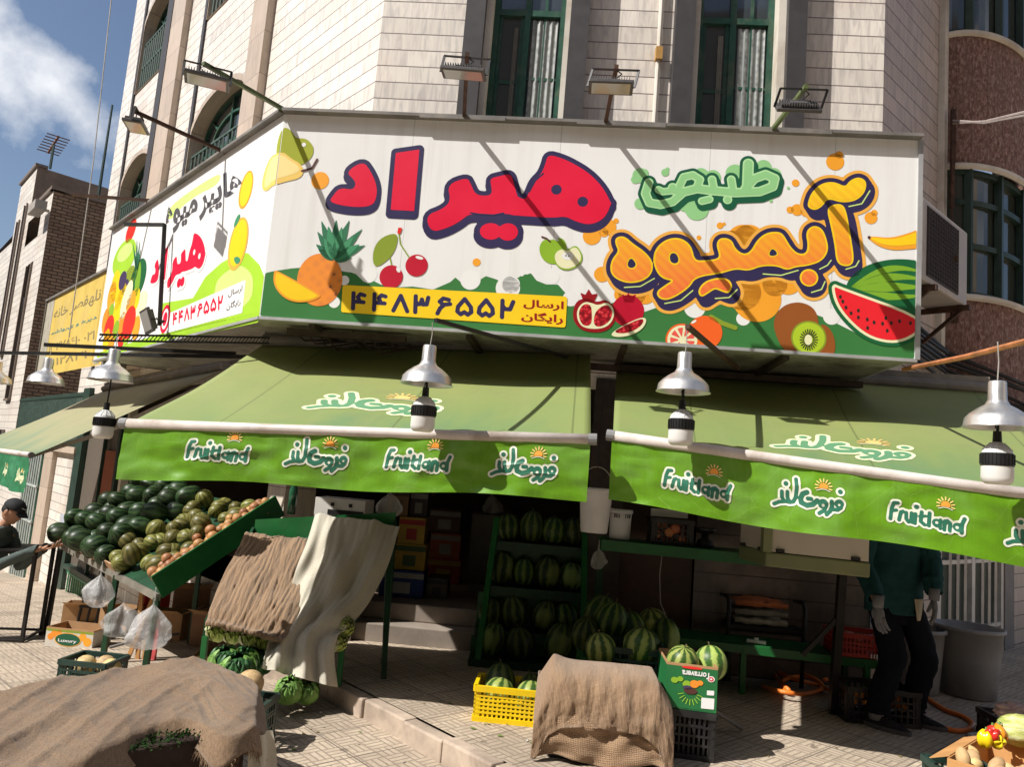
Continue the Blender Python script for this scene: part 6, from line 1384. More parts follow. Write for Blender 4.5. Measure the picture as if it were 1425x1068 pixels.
# crates of watermelons behind the burlap pile
go = atY(803, 930, 5.25); go.z = .16
crate('plastic_crate', 'grass green crate of watermelons behind the burlap pile', go, X1*.52, Y1*.34, .26, M_CRGR, nx=8)
mb = MB(); mb.obox(go-UP*.155+X1*.02, X1*.9, Y1*.3, UP*.15); tag(mb.build('low_pallet', M_GP2, base=go-UP*.155), 'low dark pallet carrying the crates behind the burlap pile', 'pallet')
G_M = 'watermelons piled behind the burlap pile'
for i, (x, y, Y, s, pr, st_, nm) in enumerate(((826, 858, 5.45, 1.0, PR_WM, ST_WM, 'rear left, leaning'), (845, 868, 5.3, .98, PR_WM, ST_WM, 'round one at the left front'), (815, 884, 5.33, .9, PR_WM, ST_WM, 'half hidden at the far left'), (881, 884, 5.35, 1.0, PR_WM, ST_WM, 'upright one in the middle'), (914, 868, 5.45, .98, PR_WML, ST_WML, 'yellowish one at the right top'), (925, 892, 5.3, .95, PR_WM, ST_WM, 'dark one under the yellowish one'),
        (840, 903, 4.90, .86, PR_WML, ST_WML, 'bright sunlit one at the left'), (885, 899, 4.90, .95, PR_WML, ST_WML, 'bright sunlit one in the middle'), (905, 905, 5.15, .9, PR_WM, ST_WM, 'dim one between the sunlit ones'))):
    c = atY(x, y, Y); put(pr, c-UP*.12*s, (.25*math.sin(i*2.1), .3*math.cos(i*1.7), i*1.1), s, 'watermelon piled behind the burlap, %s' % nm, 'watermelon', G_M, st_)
crate('plastic_crate', 'dark crate under the sunlit watermelons behind the burlap', atY(822, 940, 4.86), X1*.46, Y1*.34, .18, M_CRG, nx=8)
# the stepped shelf
sh = thing('stepped_shelf', 'dark green stepped shelf of upright watermelons at the shop entrance', 'shelf', tuple(atY(735, 926, 6.2)))
tiers = ((.02, 6.10, 662), (.22, 6.26, 667), (.545, 6.40, 677), (.90, 6.54, 688))
for k, (z, Y, px) in enumerate(tiers):
    y_ = 0; xl = atY(px, 800, Y).x; xr = atY(812, 800, Y).x
    mb = MB(); mb.obox((xl, Y, z), (xr-xl, -.03, 0), (0, .34, 0), (0, 0, .022)); mb.obox((xl, Y-.004, z-.04), (xr-xl, -.03, 0), (0, .016, 0), (0, 0, .075)); mb.build('shelf_board', M_GP2, sh)
    if k < 3: z2 = tiers[k+1][0]; mb = MB(); mb.obox((xl, Y+.3, z+.03), (xr-xl, -.03, 0), (0, .012, 0), (0, 0, z2-z-.075)); mb.build('back_board', M_GP, sh)
    G = 'watermelons on the stepped shelf'
    for i in range(4 if k else 3):
        x = lerp(xl, xr, (i+.55)/(4 if k else 3.2)); s = rr.uniform(.92, 1.06)
        put(PR_WM, (x, Y+.16, z+.025), (rr.uniform(-.12, .12)-.1, rr.uniform(-.15, .15), rr.uniform(0, 6)), (s, s, s*rr.uniform(.85, 1.08)), 'watermelon on the stepped shelf, %s level from the ground, %s from the left' % (ORD[k+1], ORD[i+1]), 'watermelon', G, ST_WM)
for px in (664, 812):
    a, b = atY(px, 926, 6.12), atY(px if px > 700 else 690, 742, 6.6); a.z = 0; mb = MB(); mb.bar(a, b+UP*.12, .045, .06); mb.build('post', M_GP, sh)
# ------------------------------------------------------------------ counter, bench and what stands there
ct = thing('green_counter', 'long green counter shelf under the right awning', 'counter', tuple(atY(900, 930, 6.0)))
c0, c1 = atY(838, 745, 5.95), atY(1062, 768, 5.75); zc = 1.06
c0.z = c1.z = zc
mb = MB(); d = c1-c0; mb.obox(c0, d, Vector((.03, .42, 0)), UP*-.03); mb.obox(c0-UP*.03, d, Vector((0, .02, 0)), UP*-.05); mb.build('board', M_GP, ct)
for a in (.02,): p = c0+d*a+Vector((0, .2, -.03)); mb = MB(); mb.bar(p, Vector((p.x, p.y, 0)), .05); mb.build('leg', M_GP2, ct)
bn = thing('green_bench', 'low green bench along the wall under the counter', 'bench', tuple(atY(1045, 960, 6.08)))
b0, b1 = atY(806, 868, 6.15), atY(1222, 908, 5.75); b0.z = b1.z = .36; d = b1-b0
mb = MB(); mb.obox(b0, d, Vector((.03, .42, 0)), UP*-.03); mb.obox(b0-UP*.03, d, Vector((0, .02, 0)), UP*-.03); mb.build('seat_board', M_GP, bn)
for a in (.03, .57, .97):
    p = b0+d*a+Vector((.0, .02, -.03)); mb = MB(); mb.bar(p, Vector((p.x, p.y, 0)), .04); mb.build('leg', M_GP, bn); p = p+Vector((0, .36, 0)); mb = MB(); mb.bar(p, Vector((p.x, p.y, 0)), .04); mb.build('leg', M_GP2, bn)
def bucket(name, label, c, r0, r1, h, m, cat='bucket', group=None, rim=.008, handle=False, mh=None):
    t = thing(name, label, cat, tuple(c), group); c = Vector(c)
    mb = MB(); mb.lathe([(.001, .004), (r0*.96, .004), (r0, .012), (lerp(r0, r1, .55), h*.55), (r1, h), (r1+rim, h), (r1+rim, h-.025), (r1+rim*.5, h-.03)], c, 32); mb.build('body', m, t, smooth=True, thick=.004)
    if handle: mb = MB(); mb.tube([c+UP*h+Vector((math.cos(a)*r1, .02, math.sin(a)*r1*1.3)) for a in np.linspace(0, math.pi, 13)], .004, 6); mb.build('handle', mh or M_WIRE, t)
    return t
bk = atY(826, 742, 5.5)
bucket('plastic_bucket', 'white plastic bucket hanging in the gap between the two awnings', bk, .095, .118, .32, M_WPL, handle=True)
tag(MB().tube([bk+UP*.47, bk+UP*.95], .004, 5).build('cord', M_BLK, bpy.data.objects['plastic_bucket']), None)
pc = Vector((atY(864, 740, 6.05).x, 6.1, zc)); bucket('white_pail', 'slotted white pail on the left end of the green counter', pc, .08, .085, .24, M_WPL)
mb = MB(); [mb.cbox(pc+Vector((x, -.086+abs(x)*.25, .19)), .006, .012, .03) for x in np.linspace(-.06, .06, 8) if abs(x) > .01]; mb.build('slots', M_BLK, bpy.data.objects['white_pail'])['kind'] = 'stuff'
oc = Vector((atY(906, 753, 5.98).x, 6.0, zc)); crate('plastic_crate', 'black crate of red onions on the green counter', oc, X1*.33, Y1*.26, .2, M_CRB, nx=8, rows=3)
for i in range(12): put(PR_ON, oc+X1*(.05+.075*(i % 4))+Y1*(.05+.08*(i//4 % 3))+UP*(.03+.05*(i % 3)), (i, i*.7, 0), 1, 'red onion in the black counter crate, %s from the front left' % ORD[i+1], 'onion', 'onions in the counter crate')
tag(MB().cbox(oc+X1*.17+Y1*.25+UP*.235, .3, .02, .06).build('paper_sign', INK['white'], base=oc+X1*.17+Y1*.25+UP*.2), 'white paper card standing behind the onion crate', 'card')
sc_ = Vector((atY(988, 758, 5.9).x, 6.05, zc)); wt = thing('kitchen_scale', 'dark kitchen scale with a round bowl on the green counter', 'scale', tuple(sc_))
mb = MB(); mb.lathe([(.001, 0), (.075, 0), (.06, .05), (.03, .07), (.03, .11), (.001, .11)], sc_, 20); mb.build('base', M_BLK, wt, smooth=True); mb = MB(); mb.lathe([(.001, .11), (.06, .115), (.09, .15)], sc_, 20); mb.build('bowl', M_CRB, wt, smooth=True, thick=.003)
# big pale chest at the counter's end
M_CHEST = mat('olive_green_chest', (.20, .22, .11), .5, var=.12, scale=3); M_CHW = mat('cream_chest_panel', (.55, .50, .42), .45, var=.06, scale=3)
k0, k1, k2 = atY(1028, 752, 5.75), atY(1066, 768, 5.28), atY(1212, 779, 5.05); zb = 1.02
for p in (k0, k1, k2): p.z = zb
k3 = k2+(k0-k1)
chn = thing('pale_chest', 'large olive and cream chest with black clips at the end of the counter', 'chest', tuple(k1))
mb = MB(); mb.add([k0, k1, k2, k3]+[p+UP*.10 for p in (k0, k1, k2, k3)], [(3, 2, 1, 0), (0, 1, 5, 4), (1, 2, 6, 5), (2, 3, 7, 6), (3, 0, 4, 7), (4, 5, 6, 7)]); mb.build('base', M_CHEST, chn, bevel=.012)
mb = MB(); z1 = UP*.104; mb.add([lerp(p, (k0+k2)/2, .03)+z1 for p in (k0, k1, k2, k3)]+[lerp(p, (k0+k2)/2, .03)+UP*.58 for p in (k0, k1, k2, k3)], [(0, 1, 5, 4), (1, 2, 6, 5), (2, 3, 7, 6), (3, 0, 4, 7), (4, 5, 6, 7)]); mb.build('panels', M_CHW, chn)['kind'] = 'structure'
mb = MB(); mb.bar(k1+UP*.10, k1+UP*.6, .06); mb.build('corner_strip', M_CHEST, chn)
for a, b, f in ((k1, k2, .14), (k1, k2, .86), (k0, k1, .2), (k0, k1, .85)): p = lerp(a, b, f)+UP*.115; mb = MB(); mb.cbox(p, .05, .03, .02); mb.build('clip', M_BLK, chn)
mb = MB(); mb.bar(k2+X1*.02+Y1*.55-UP*.01, Vector((k2.x+.02, k2.y+.55, 0)), .055, .05); mb.bar(k2+Y1*.55-UP*.35, Vector((k2.x-.2, k2.y+.58, .38)), .03)
tag(mb.build('black_trestle', M_BLKF, base=(k2.x, k2.y, 0)), 'black steel trestle holding up the pale chest', 'trestle')
# armchair with folded blankets
ch0 = atY(1010, 868, 6.35); ch = thing('metal_armchair', 'black metal armchair loaded with folded blankets against the wall', 'chair', (ch0.x, ch0.y, .0))
def C_(x, y, z): return Vector((ch0.x+x, 6.28+y-x*.07, z))
mb = MB(); mb.obox(C_(.0, 0, .40), X1*.62, Y1*.35, UP*.05); mb.build('seat', M_BLK, ch, bevel=.015)
mb = MB(); mb.obox(C_(.05, .30, .45), X1*.52, Y1*.04, UP*.45); mb.build('backrest', M_BLK, ch, bevel=.015)
for x in (0, .6): mb = MB(); mb.tube([C_(x, .02, 0), C_(x, .0, .62), C_(x, .05, .66), C_(x, .34, .64), C_(x, .36, 0)], .018, 8); mb.build('leg', M_BLKF, ch, smooth=True)
for i, (z, c, nm) in enumerate(((.46, (.32, .30, .24), 'pale folded blanket at the bottom of the armchair heap'), (.53, (.20, .19, .16), 'grey folded blanket in the middle of the armchair heap'), (.60, (.42, .13, .05), 'orange patterned cloth on top of the armchair heap'))):
    mb = MB(); mb.grid(lambda u, v: C_(.06+u*.42, .04+v*.24, z+.035+.03*math.sin(math.pi*u)*math.sin(math.pi*v)+.02*nz((u*4, v*4, i), 1.5)), 24, 16); mb.grid(lambda u, v: C_(.06+u*.42, .04-.012*math.sin(v*math.pi), z+v*.04+.01*nz((u*6, v, i), 1)), 24, 6)
    tag(mb.build('blanket', mat('blanket_cloth_%s' % ('pale', 'grey', 'orange')[i], c, .9, var=.4, scale=10), smooth=True, base=C_(.2, .1, z)), nm, 'blanket')
tag(MB().tube([Vector((atY(922, 758, 6.0).x, 5.98, zc-.03)), atY(918, 800, 6.05), atY(919, 840, 6.1), atY(930, 866, 6.15)], .004, 5).build('hanging_cable', M_WIRE, base=(atY(918, 866, 6.1))), 'thin grey cable hanging below the green counter', 'cable')
p = Vector((atY(1048, 885, 6.1).x, 6.02, .365)); mb = MB(); mb.cbox(p+UP*.012, .14, .05, .02, Matrix.Rotation(-.35, 3, 'Z')); mb.cbox(p+UP*.03, .03, .02, .02); tag(mb.build('white_clip', INK['white'], base=p), 'small white plastic gadget in the sun patch on the bench', 'gadget')
rc = Vector((atY(1158, 900, 5.9).x, 5.80, .365)); crate('plastic_crate', 'red plastic crate on the right end of the green bench', rc, X1*.42, Y1*.30, .17, M_CRR, nx=14, rows=3)
mb = MB(); [mb.cbox(rc+X1*(.24+.02*i)-Y1*.012+UP*.02, .008, .004, .03) for i in range(9)]; mb.build('white_writing', INK['white'], [o for o in bpy.data.objects if o.get('label', '').startswith('red plastic crate')][0])['kind'] = 'stuff'
for i in range(6): put(PR_ON, rc+X1*(.06+.06*i)+Y1*(.1+.08*(i % 2))+UP*.11, (i, 1, 0), 1.0, 'dull brown onion in the red crate, %s from the left' % ORD[i+1], 'onion', 'onions in the red crate')
oc = Vector((atY(1166, 992, 5.55).x, 5.42, 0)); crate('plastic_crate', 'black crate of oranges on the pavement behind the standing worker', oc, X1*.50, Y1*.30, .24, M_CRB, nx=12, rows=4)
for i in range(15): put(PR_OR, oc+X1*(.05+.085*(i % 5))+Y1*(.05+.09*(i//5))+UP*(.10+.03*(i % 2)), (i, i, 0), 1.0, 'orange in the ground crate, row %s, %s from the left' % (('one', 'two', 'three')[i//5], ORD[i % 5+1]), 'orange', 'oranges in the ground crate')
M_BIN = mat('grey_bin_plastic', (.29, .29, .285), .5, var=.1, scale=4, dirt=(.14, .13, .12))
bucket('plastic_bin', 'large round grey bin before the barred door, standing alone at right', onz(1368, 978, 0)+Vector((0, .2, 0)), .205, .255, .56, M_BIN, 'bin', 'grey bins', .014)
bucket('plastic_bin', 'grey bin half hidden behind the standing worker', onz(1292, 972, 0)+Vector((0, .2, 0)), .17, .215, .52, M_BIN, 'bin', 'grey bins', .014)
hz_ = [(1062, 956), (1085, 963), (1118, 966), (1145, 958), (1130, 944), (1100, 936), (1078, 937), (1088, 952), (1098, 962), (1088, 958), (1092, 946), (1120, 942), (1150, 946), (1138, 934), (1105, 928), (1080, 932), (1100, 944), (1140, 955), (1165, 965), (1185, 962), (1210, 963), (1250, 975), (1290, 1003), (1320, 1016), (1345, 1017), (1353, 1008), (1340, 998), (1318, 990), (1298, 978), (1285, 968)]
hp = [onz(x, y, .016+(.05*abs(math.sin(i*1.1)) if 0 < i < 20 else 0)) for i, (x, y) in enumerate(hz_)]; cf = curve([tuple(p) for p in hp]); tag(MB().tube([Vector(cf(i/240)) for i in range(241)], .017, 10).build('garden_hose', mat('orange_hose', (.80, .20, .03), .4, var=.12, scale=5), smooth=True, base=hp[0]), 'orange garden hose coiled on the pavement under the bench', 'hose')
st0 = onz(998, 990, .02); tag(MB().tube([atY(994, 990, 4.75), onz(1032, 1015, .02)], .012, 8).build('grey_stick', mat('grey_stick', (.16, .15, .14), .6), base=st0), 'grey metal stick leaning beside the black crate', 'stick')
# ------------------------------------------------------------------ things under and round the left rack
def m_bag(name, col, alpha):
    t = NT(name); v = t.coord('Object'); n = t.noise(v, 9, 6, .7, 1.2); t.bump(n, .8, .02); t.b.inputs['Alpha'].default_value = alpha
    t.b.inputs['Transmission Weight'].default_value = .0
    return t.out(col, .22, 0, .6)
M_BAG = m_bag('thin_white_plastic', (.66, .66, .66), .38); M_BAGC = m_bag('clear_plastic_film', (.6, .6, .58), .28)
def hung_bag(label, top, h, r, seed, m=M_BAG, cat='plastic bag'):
    """bag hung by its handles: narrow neck, full crumpled body"""
    top = Vector(top); mb = MB(); prof = curve([(.012, 0), (.02, .12), (.035, .28), (.7, .5), (1.0, .72), (.92, .9), (.45, 1.0), (.02, 1.02)])
    def fn(u, v):
        rr_, z = prof(v); a = u*math.tau; k = r*max(.004/r, rr_)*(1+.55*nz((math.cos(a)*1.6, math.sin(a)*1.6, v*3+seed), 1.0)+.22*nz((math.cos(a)*4, math.sin(a)*4, v*9+seed), 1.0)+.06*math.sin(a*7+v*9+seed)); return top+Vector((math.cos(a)*k, math.sin(a)*k*.8, -z*h))
    mb.grid(fn, 40, 34); o = mb.build('plastic_bag', m, smooth=True, base=top-UP*h); return tag(o, label, cat)
hung_bag('white plastic bag hanging from the far front leg of the melon rack', atY(143, 782, 6.3), .36, .10, 1.0)
hung_bag('large white plastic bag hanging from the near corner of the melon rack', atY(217, 818, 5.55), .42, .15, 4.0)
hung_bag('crumpled clear bag stuffed under the middle of the melon rack', atY(175, 822, 6.3), .36, .14, 7.5, M_BAGC)
hung_bag('clear bag with red fruit hanging under the left end of the counter', atY(834, 752, 5.9), .22, .06, 3.3, M_BAGC)
hung_bag('clear shiny bag hanging at the shop entrance over the cartons', atY(545, 672, 6.3), .28, .10, 5.5, M_BAGC)
def ground(x, y):
    z = -.2
    for _ in range(12): p = onz(x, y, z); z = gz(p.x, p.y)
    return Vector((p.x, p.y, z))
LM = -uL                                                          # runs to the right along the left street
g = ground(61, 901); lx = carton('fruit_carton', 'printed white fruit carton with a dark oval on the pavement by the rack', g, X1*.46, Y1*.3, .17, mat('printed_white_card', (.62, .58, .50), .5, var=.12), flaps=0)
FX = Face(g, X1, -Y1); mb = MB()
for sh, l, i in (([('ell', (.22, .085), .12, .055)], 3, 0), ([('ell', (.22, .085), .13, .062)], 2, 4), ([('disc', (.08, .13), .03), ('disc', (.13, .14), .025), ('disc', (.05, .1), .03)], 1, 1), ([('disc', (.36, .12), .035), ('disc', (.41, .08), .04)], 1, 2), ([('poly', [(.0, .15), (.46, .15), (.46, .17), (.0, .17)])], 1, 3)):
    V, Fc = cut(sh, 0, .008, clip=(0, 0, .458, .17)); mb.add([FX.at(v[0], v[1], .0012*l) for v in V], Fc, i)
V, Fc, _ = text_shape('Luxury', .02); mb.add([FX.at(.13+.18*v[0], .055+.035*v[1], .006) for v in V], Fc, 5)
mb.build('printed_panel', [INK['dgreen'], INK['papaya'], INK['orange'], INK['leaf'], INK['halo'], INK['white']], lx)
def loose_carton(label, px, py, sx, sy, h, rot, outer=M_CARD, flaps=2):
    g_ = ground(px, py); a = X1*math.cos(rot)+Y1*math.sin(rot); b = -X1*math.sin(rot)+Y1*math.cos(rot); return carton('cardboard_box', label, g_+UP*.004, a*sx, b*sy, h, outer, flaps=flaps)
loose_carton('tilted brown cardboard box behind the printed oval carton', 84, 870, .40, .30, .20, .35)
loose_carton('open cardboard box under the far end of the rack', 135, 880, .36, .3, .24, -.2)
loose_carton('brown cardboard box under the middle of the rack', 200, 893, .34, .3, .26, .15)
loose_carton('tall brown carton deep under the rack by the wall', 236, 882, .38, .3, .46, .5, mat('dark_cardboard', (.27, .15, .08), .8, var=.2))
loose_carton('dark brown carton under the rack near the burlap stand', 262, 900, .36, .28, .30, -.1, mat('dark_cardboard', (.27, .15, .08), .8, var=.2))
rb = loose_carton('red and yellow printed carton upright under the rack', 186, 880, .10, .34, .5, -.35, mat('red_printed_card', (.45, .04, .03), .5, var=.2), 0)
loose_carton('red edged flat carton with plastic wrapped food beside the stand leg', 265, 935, .46, .34, .10, .2, mat('red_edged_card', (.55, .05, .06), .5, var=.15), 0)
g = ground(283, 920); mb = MB(); mb.grid(lambda u, v: g+X1*(.02+u*.40)+Y1*(.03+v*.28)+UP*(.07+.07*math.sin(math.pi*u)*math.sin(math.pi*v)+.03*nz((u*6, v*6, 0), 1.3)), 30, 24); tag(mb.build('plastic_wrapped_food', mat('wrapped_food', (.55, .42, .30), .25, var=.4, scale=16), smooth=True, base=g), 'lumpy plastic wrapped food in the red edged carton', 'package')
for i, (x, y, h_, a_) in enumerate(((174, 918, .62, .18), (188, 918, .58, -.05), (197, 918, .5, .02))):
    g = ground(x, y); tag(MB().obox(g, X1*.035, Y1*.02, UP*h_+X1*a_).build('wooden_plank', mat('orange_wood', (.48, .25, .09), .65, var=.25, scale=9), base=g), ('left, leaning', 'middle, upright', 'right, shortest')[i]+' of three thin planks under the rack corner', 'plank', 'planks under the rack')
g = ground(206, 919); tag(MB().obox(g, X1*.06, Y1*.02, UP*.34).build('red_striped_board', mat('red_white_board', (.62, .10, .10), .5, var=.2), base=g), 'red board propped against the near rack leg', 'board')
g = ground(107, 870); mb = MB(); [mb.bar(g+Vector((dx, 0, 0)), g+Vector((dx+.04, .02, .42)), .02) for dx in (0, .1, .2, .3)]; [mb.bar(g+Vector((.0, .0, z)), g+Vector((.34, .02, z)), .02) for z in (.02, .2, .4)]; tag(mb.build('leaning_crate_side', M_CRB, base=g), 'black plastic crate panel leaning upright behind the bags', 'crate panel')
g = ground(152, 905); mb = MB(); mb.tube([g+Vector((0, 0, .02)), g+Vector((.25, .1, .1)), g+Vector((.5, .3, .12))], .014, 6); tag(mb.build('grey_pole_end', mat('grey_stick', (.16, .15, .14), .6), base=g), 'grey pole lying under the rack', 'pole')
mc_ = ground(77, 952); crate('plastic_crate', 'dark green crate of netted melons standing in the sun by the brown cover', mc_, X1*.36, Y1*.30, .17, M_CRG, nx=8)
for i, (dx, dy) in enumerate(((.1, .12), (.22, .16), (.3, .09))): put(PR_CA, mc_+X1*dx+Y1*dy+UP*.05, (.3*i, .5, i), 1, 'netted melon in the dark green crate, %s from the left' % ORD[i+1], 'melon', 'netted melons in the sunny crate')
g2 = atY(352, 985, 4.35); g2.z = gz(g2.x, g2.y); crate('plastic_crate', 'dark green crate by the right end of the brown cover', g2-X1*.20, X1*.25, Y1*.26, .26, M_CRG, nx=6)
put(PR_CA, atY(347, 952, 4.5)-UP*.07, (.2, .1, 0), 1.05, 'single netted melon on the crate at the right end of the brown cover', 'melon', None)
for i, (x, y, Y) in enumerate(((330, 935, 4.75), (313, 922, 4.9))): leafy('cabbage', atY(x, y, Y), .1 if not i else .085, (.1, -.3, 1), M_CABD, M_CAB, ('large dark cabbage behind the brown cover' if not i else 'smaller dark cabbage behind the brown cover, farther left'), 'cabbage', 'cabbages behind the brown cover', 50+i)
# black frame table
tk = thing('black_frame_table', 'tall black steel frame table at which the man with a cap leans', 'table', tuple(ground(70, 885)))
tz = .38
ta, tb_, tcn, td = onz(75, 762, tz), onz(18, 759, tz), None, None
ua = (ta-tb_).normalized(); ub = Vector((ua.y, -ua.x, 0)); ub = ub if ub.y < 0 else -ub
W4 = [ta, tb_-ua*.45, tb_-ua*.45+ub*.5, ta+ub*.5]
mb = MB(); mb.add([p+UP*.0 for p in W4]+[p+UP*.02 for p in W4], [(3, 2, 1, 0), (4, 5, 6, 7), (0, 1, 5, 4), (1, 2, 6, 5), (2, 3, 7, 6), (3, 0, 4, 7)]); mb.build('top', M_BLKF, tk)
for p in W4: mb = MB(); mb.bar(p, Vector((p.x, p.y, gz(p.x, p.y))), .03); mb.build('leg', M_BLKF, tk)
mb = MB()
for z in (-.45,):
    for i in range(4): mb.bar(Vector((W4[i].x, W4[i].y, z)), Vector((W4[(i+1) % 4].x, W4[(i+1) % 4].y, z)), .022)
mb.build('stretcher', M_BLKF, tk)
# ------------------------------------------------------------------ brown cover in front, over a bin of herbs
ZC = .45
backe = [onz(x, y, ZC-.06) for x, y in ((-120, 985), (-10, 962), (60, 944), (120, 930), (190, 918), (250, 918), (300, 922), (340, 938), (372, 962))]
fronte = [onz(x, y, ZC-.05) for x, y in ((-130, 1150), (-40, 1130), (30, 1110), (105, 1085), (165, 1052), (215, 1026), (265, 1020), (315, 1036), (376, 1004))]
fb_, ff_ = curve([tuple(p) for p in backe]), curve([tuple(p) for p in fronte])
def cover(u, v):
    a, b = Vector(fb_(u)), Vector(ff_(u)); p = a.lerp(b, v); e = min(1, v*7, (1-v)*6, (1-u)*10)
    p.z += .012*e+.034*nz((u*3.2, v*2.4, 0), 1.0)*e+.014*nz((u*6, v*3, 2), 1.2)+.003*nz((u*20, v*12, 3), 1.3)+e*(.020*max(0, 1-2.2*abs(nz((u*5+v*3.2, v*1.1-u*1.2, 9), 1.0)))**3+.007*max(0, 1-2.4*abs(nz((u*11-v*5, v*2.2+u*1.5, 4), 1.0)))**3+.004*max(0, 1-2.6*abs(nz((u*22+v*15, v*4-u*6, 6), 1.0)))**2)
    if v < .12: p.z -= (.12-v)/.12*.16; p += Vector((0, .05*(.12-v)/.12, 0))
    if u > .94: p.z -= (u-.94)/.06*.10
    if v > .93: p.z -= (v-.93)/.07*(.05+.05*(nz((u*9, 0, 0), 1.5)+.5))
    return p
mb = MB(); mb.grid(cover, 170, 80, uvs=(1.7, .9)); bc = mb.build('burlap_cover', M_BURL2, smooth=True, thick=.01, base=(fronte[4].x, fronte[4].y, 0)); tag(bc, 'large dusty brown sacking spread over a cart in the foreground', 'burlap cover')
mb = MB(); q = random.Random(9)
for i in range(420):
    u = q.uniform(.66, .995) if i < 300 else q.uniform(.2, 1); p = cover(u, .995 if i % 4 else .97); d = Vector((q.uniform(-.4, .4), q.uniform(-.5, .1), -q.uniform(.4, 1.2))).normalized()*q.uniform(.015, .055); w_ = Vector((.0012, 0, .0005)); m_ = p+d*.5+Vector((q.uniform(-.01, .01), 0, q.uniform(0, .01))); mb.add([p-w_, p+w_, m_+w_, m_-w_, p+d], [(0, 1, 2, 3), (3, 2, 4)])
mb.build('frayed_fringe', M_BURL, bc)['kind'] = 'stuff'
bx = thing('herb_bin', 'dark wooden bin of green herbs half hidden by the brown cover', 'bin', (fronte[5].x, fronte[5].y, -.13))
fl, fr_ = onz(150, 1056, .39), onz(352, 1018, .39); bd = (fr_-fl).normalized(); bk_ = Vector((-bd.y, bd.x, 0)); fl = fl+bk_*.05
BWD = (fr_-fl).length
mb = MB(); mb.obox(Vector((fl.x, fl.y, -.12)), bd*BWD, bk_*.6, UP*.50); mb.build('body', mat('dark_brown_bin', (.04, .027, .023), .85, var=.4, scale=12, spec=.1), bx, bevel=.008)
mb = MB(); q = random.Random(4)
for i in range(1500):
    p = fl+bd*q.uniform(.02, BWD-.05)+bk_*q.uniform(.0, .16)+UP*q.uniform(-.03, .005); a = Vector((q.uniform(-1, 1), q.uniform(-1, .3), q.uniform(-.2, 1))).normalized()*q.uniform(.008, .02); b = a.orthogonal().normalized()*.004; mb.add([p-b, p+a*.5+b, p+a, p+a*.5-b], [(0, 1, 2, 3)])
hb = mb.build('herbs', mat('herb_leaves', (.014, .042, .008), .8, var=.5, scale=30, spec=.08), base=fl); tag(hb, 'fresh green herbs poking out under the brown cover', 'herbs', kind='stuff')
cw = Vector((fr_.x, fr_.y, 0))+bd*.0
mb = MB(); mb.grid(lambda u, v: Vector((fr_.x-.03, fr_.y+.02, .36))+bd*(u*.12+.03*math.sin(v*5))+UP*(-.50*v)+bk_*(.02*math.sin(u*9+v*3)), 14, 24); tag(mb.build('hanging_rag', M_SHEET, smooth=True, base=(fr_.x, fr_.y, -.13)), 'pale rag hanging at the right end of the herb bin', 'rag')
mb = MB(); mb.obox(Vector((fronte[1].x-.5, fronte[1].y-.2, .10)), Vector((fl.x-fronte[1].x+.45, .3, 0)), bk_*.55, UP*.18); [mb.bar(Vector((x, y, .1)), Vector((x, y, -.13)), .05) for x, y in ((fronte[2].x, fronte[2].y+.25), (fronte[2].x-.5, fronte[2].y+.25), (fl.x-.1, fl.y+.4))]; tag(mb.build('vegetable_cart', mat('cart_wood', (.12, .08, .05), .8, var=.3), base=(fronte[2].x, fronte[2].y, -.13)), 'low wooden cart under the brown cover in the foreground', 'cart')
# ------------------------------------------------------------------ potatoes, peppers and greens at the lower right
zt = .27
pa, pb_ = onz(1372, 1022, zt), onz(1330, 1048, zt); e1 = (pb_-pa); e1.z = 0; e2 = Vector((-e1.y, e1.x, 0)).normalized(); e2 = e2 if e2.x > 0 else -e2
o_ = Vector((pb_.x, pb_.y, .0)); pcn = carton('cardboard_box', 'open brown carton full of potatoes at the lower right', Vector((pb_.x, pb_.y, .02))+e1.normalized()*.14, e2*.46, -e1.normalized()*(e1.length+.17), .235, mat('orange_cardboard', (.52, .27, .10), .7, var=.12), mat('orange_cardboard', (.52, .27, .10), .7, var=.12), flaps=0)
mb = MB(); f0 = Vector((pb_.x, pb_.y, zt))-e2*.0; mb.obox(f0+e1.normalized()*.1, -e1*1.05, (-e2*.85+UP*-.35).normalized()*.10, UP*.005); mb.build('flap', mat('orange_cardboard', (.52, .27, .10), .7), pcn)
q = random.Random(2)
for i in range(18): put(PR_PO, Vector((pb_.x, pb_.y, 0))+e2*(.06+.085*(i % 5)+q.uniform(-.01, .01))-e1.normalized()*(-.08+.095*(i//5))+UP*(.20+.02*(i % 2)+.02*q.random()), (q.uniform(0, 3), q.uniform(0, 3), q.uniform(0, 3)), (1, 1, q.uniform(1, 1.25)), 'potato in the lower right carton, row %s from the front, %s across' % (('one', 'two', 'three', 'four')[i//5], ORD[i % 5+1]), 'potato', 'potatoes in the carton')
gcr = onz(1294, 1072, .16); crate('plastic_crate', 'dark green crate corner before the potato carton at the lower edge', Vector((gcr.x, gcr.y-.22, .0)), X1*.30, Y1*.34, .2, M_CRG, nx=6)
p = onz(1352, 1028, 0); tag(MB().obox(p+UP*.003, X1*.12+Y1*.06, Y1*.03-X1*.012, UP*.02).build('white_paper', INK['white'], base=p), 'crumpled white paper strip on the pavement beside the potato carton', 'paper')
vc = onz(1412, 1040, .02); vcr = crate('plastic_crate', 'black crate of peppers and greens behind the potato carton', Vector((vc.x-.03, vc.y+.12, 0)), X1*.5, Y1*.26, .16, M_CRB, nx=12)
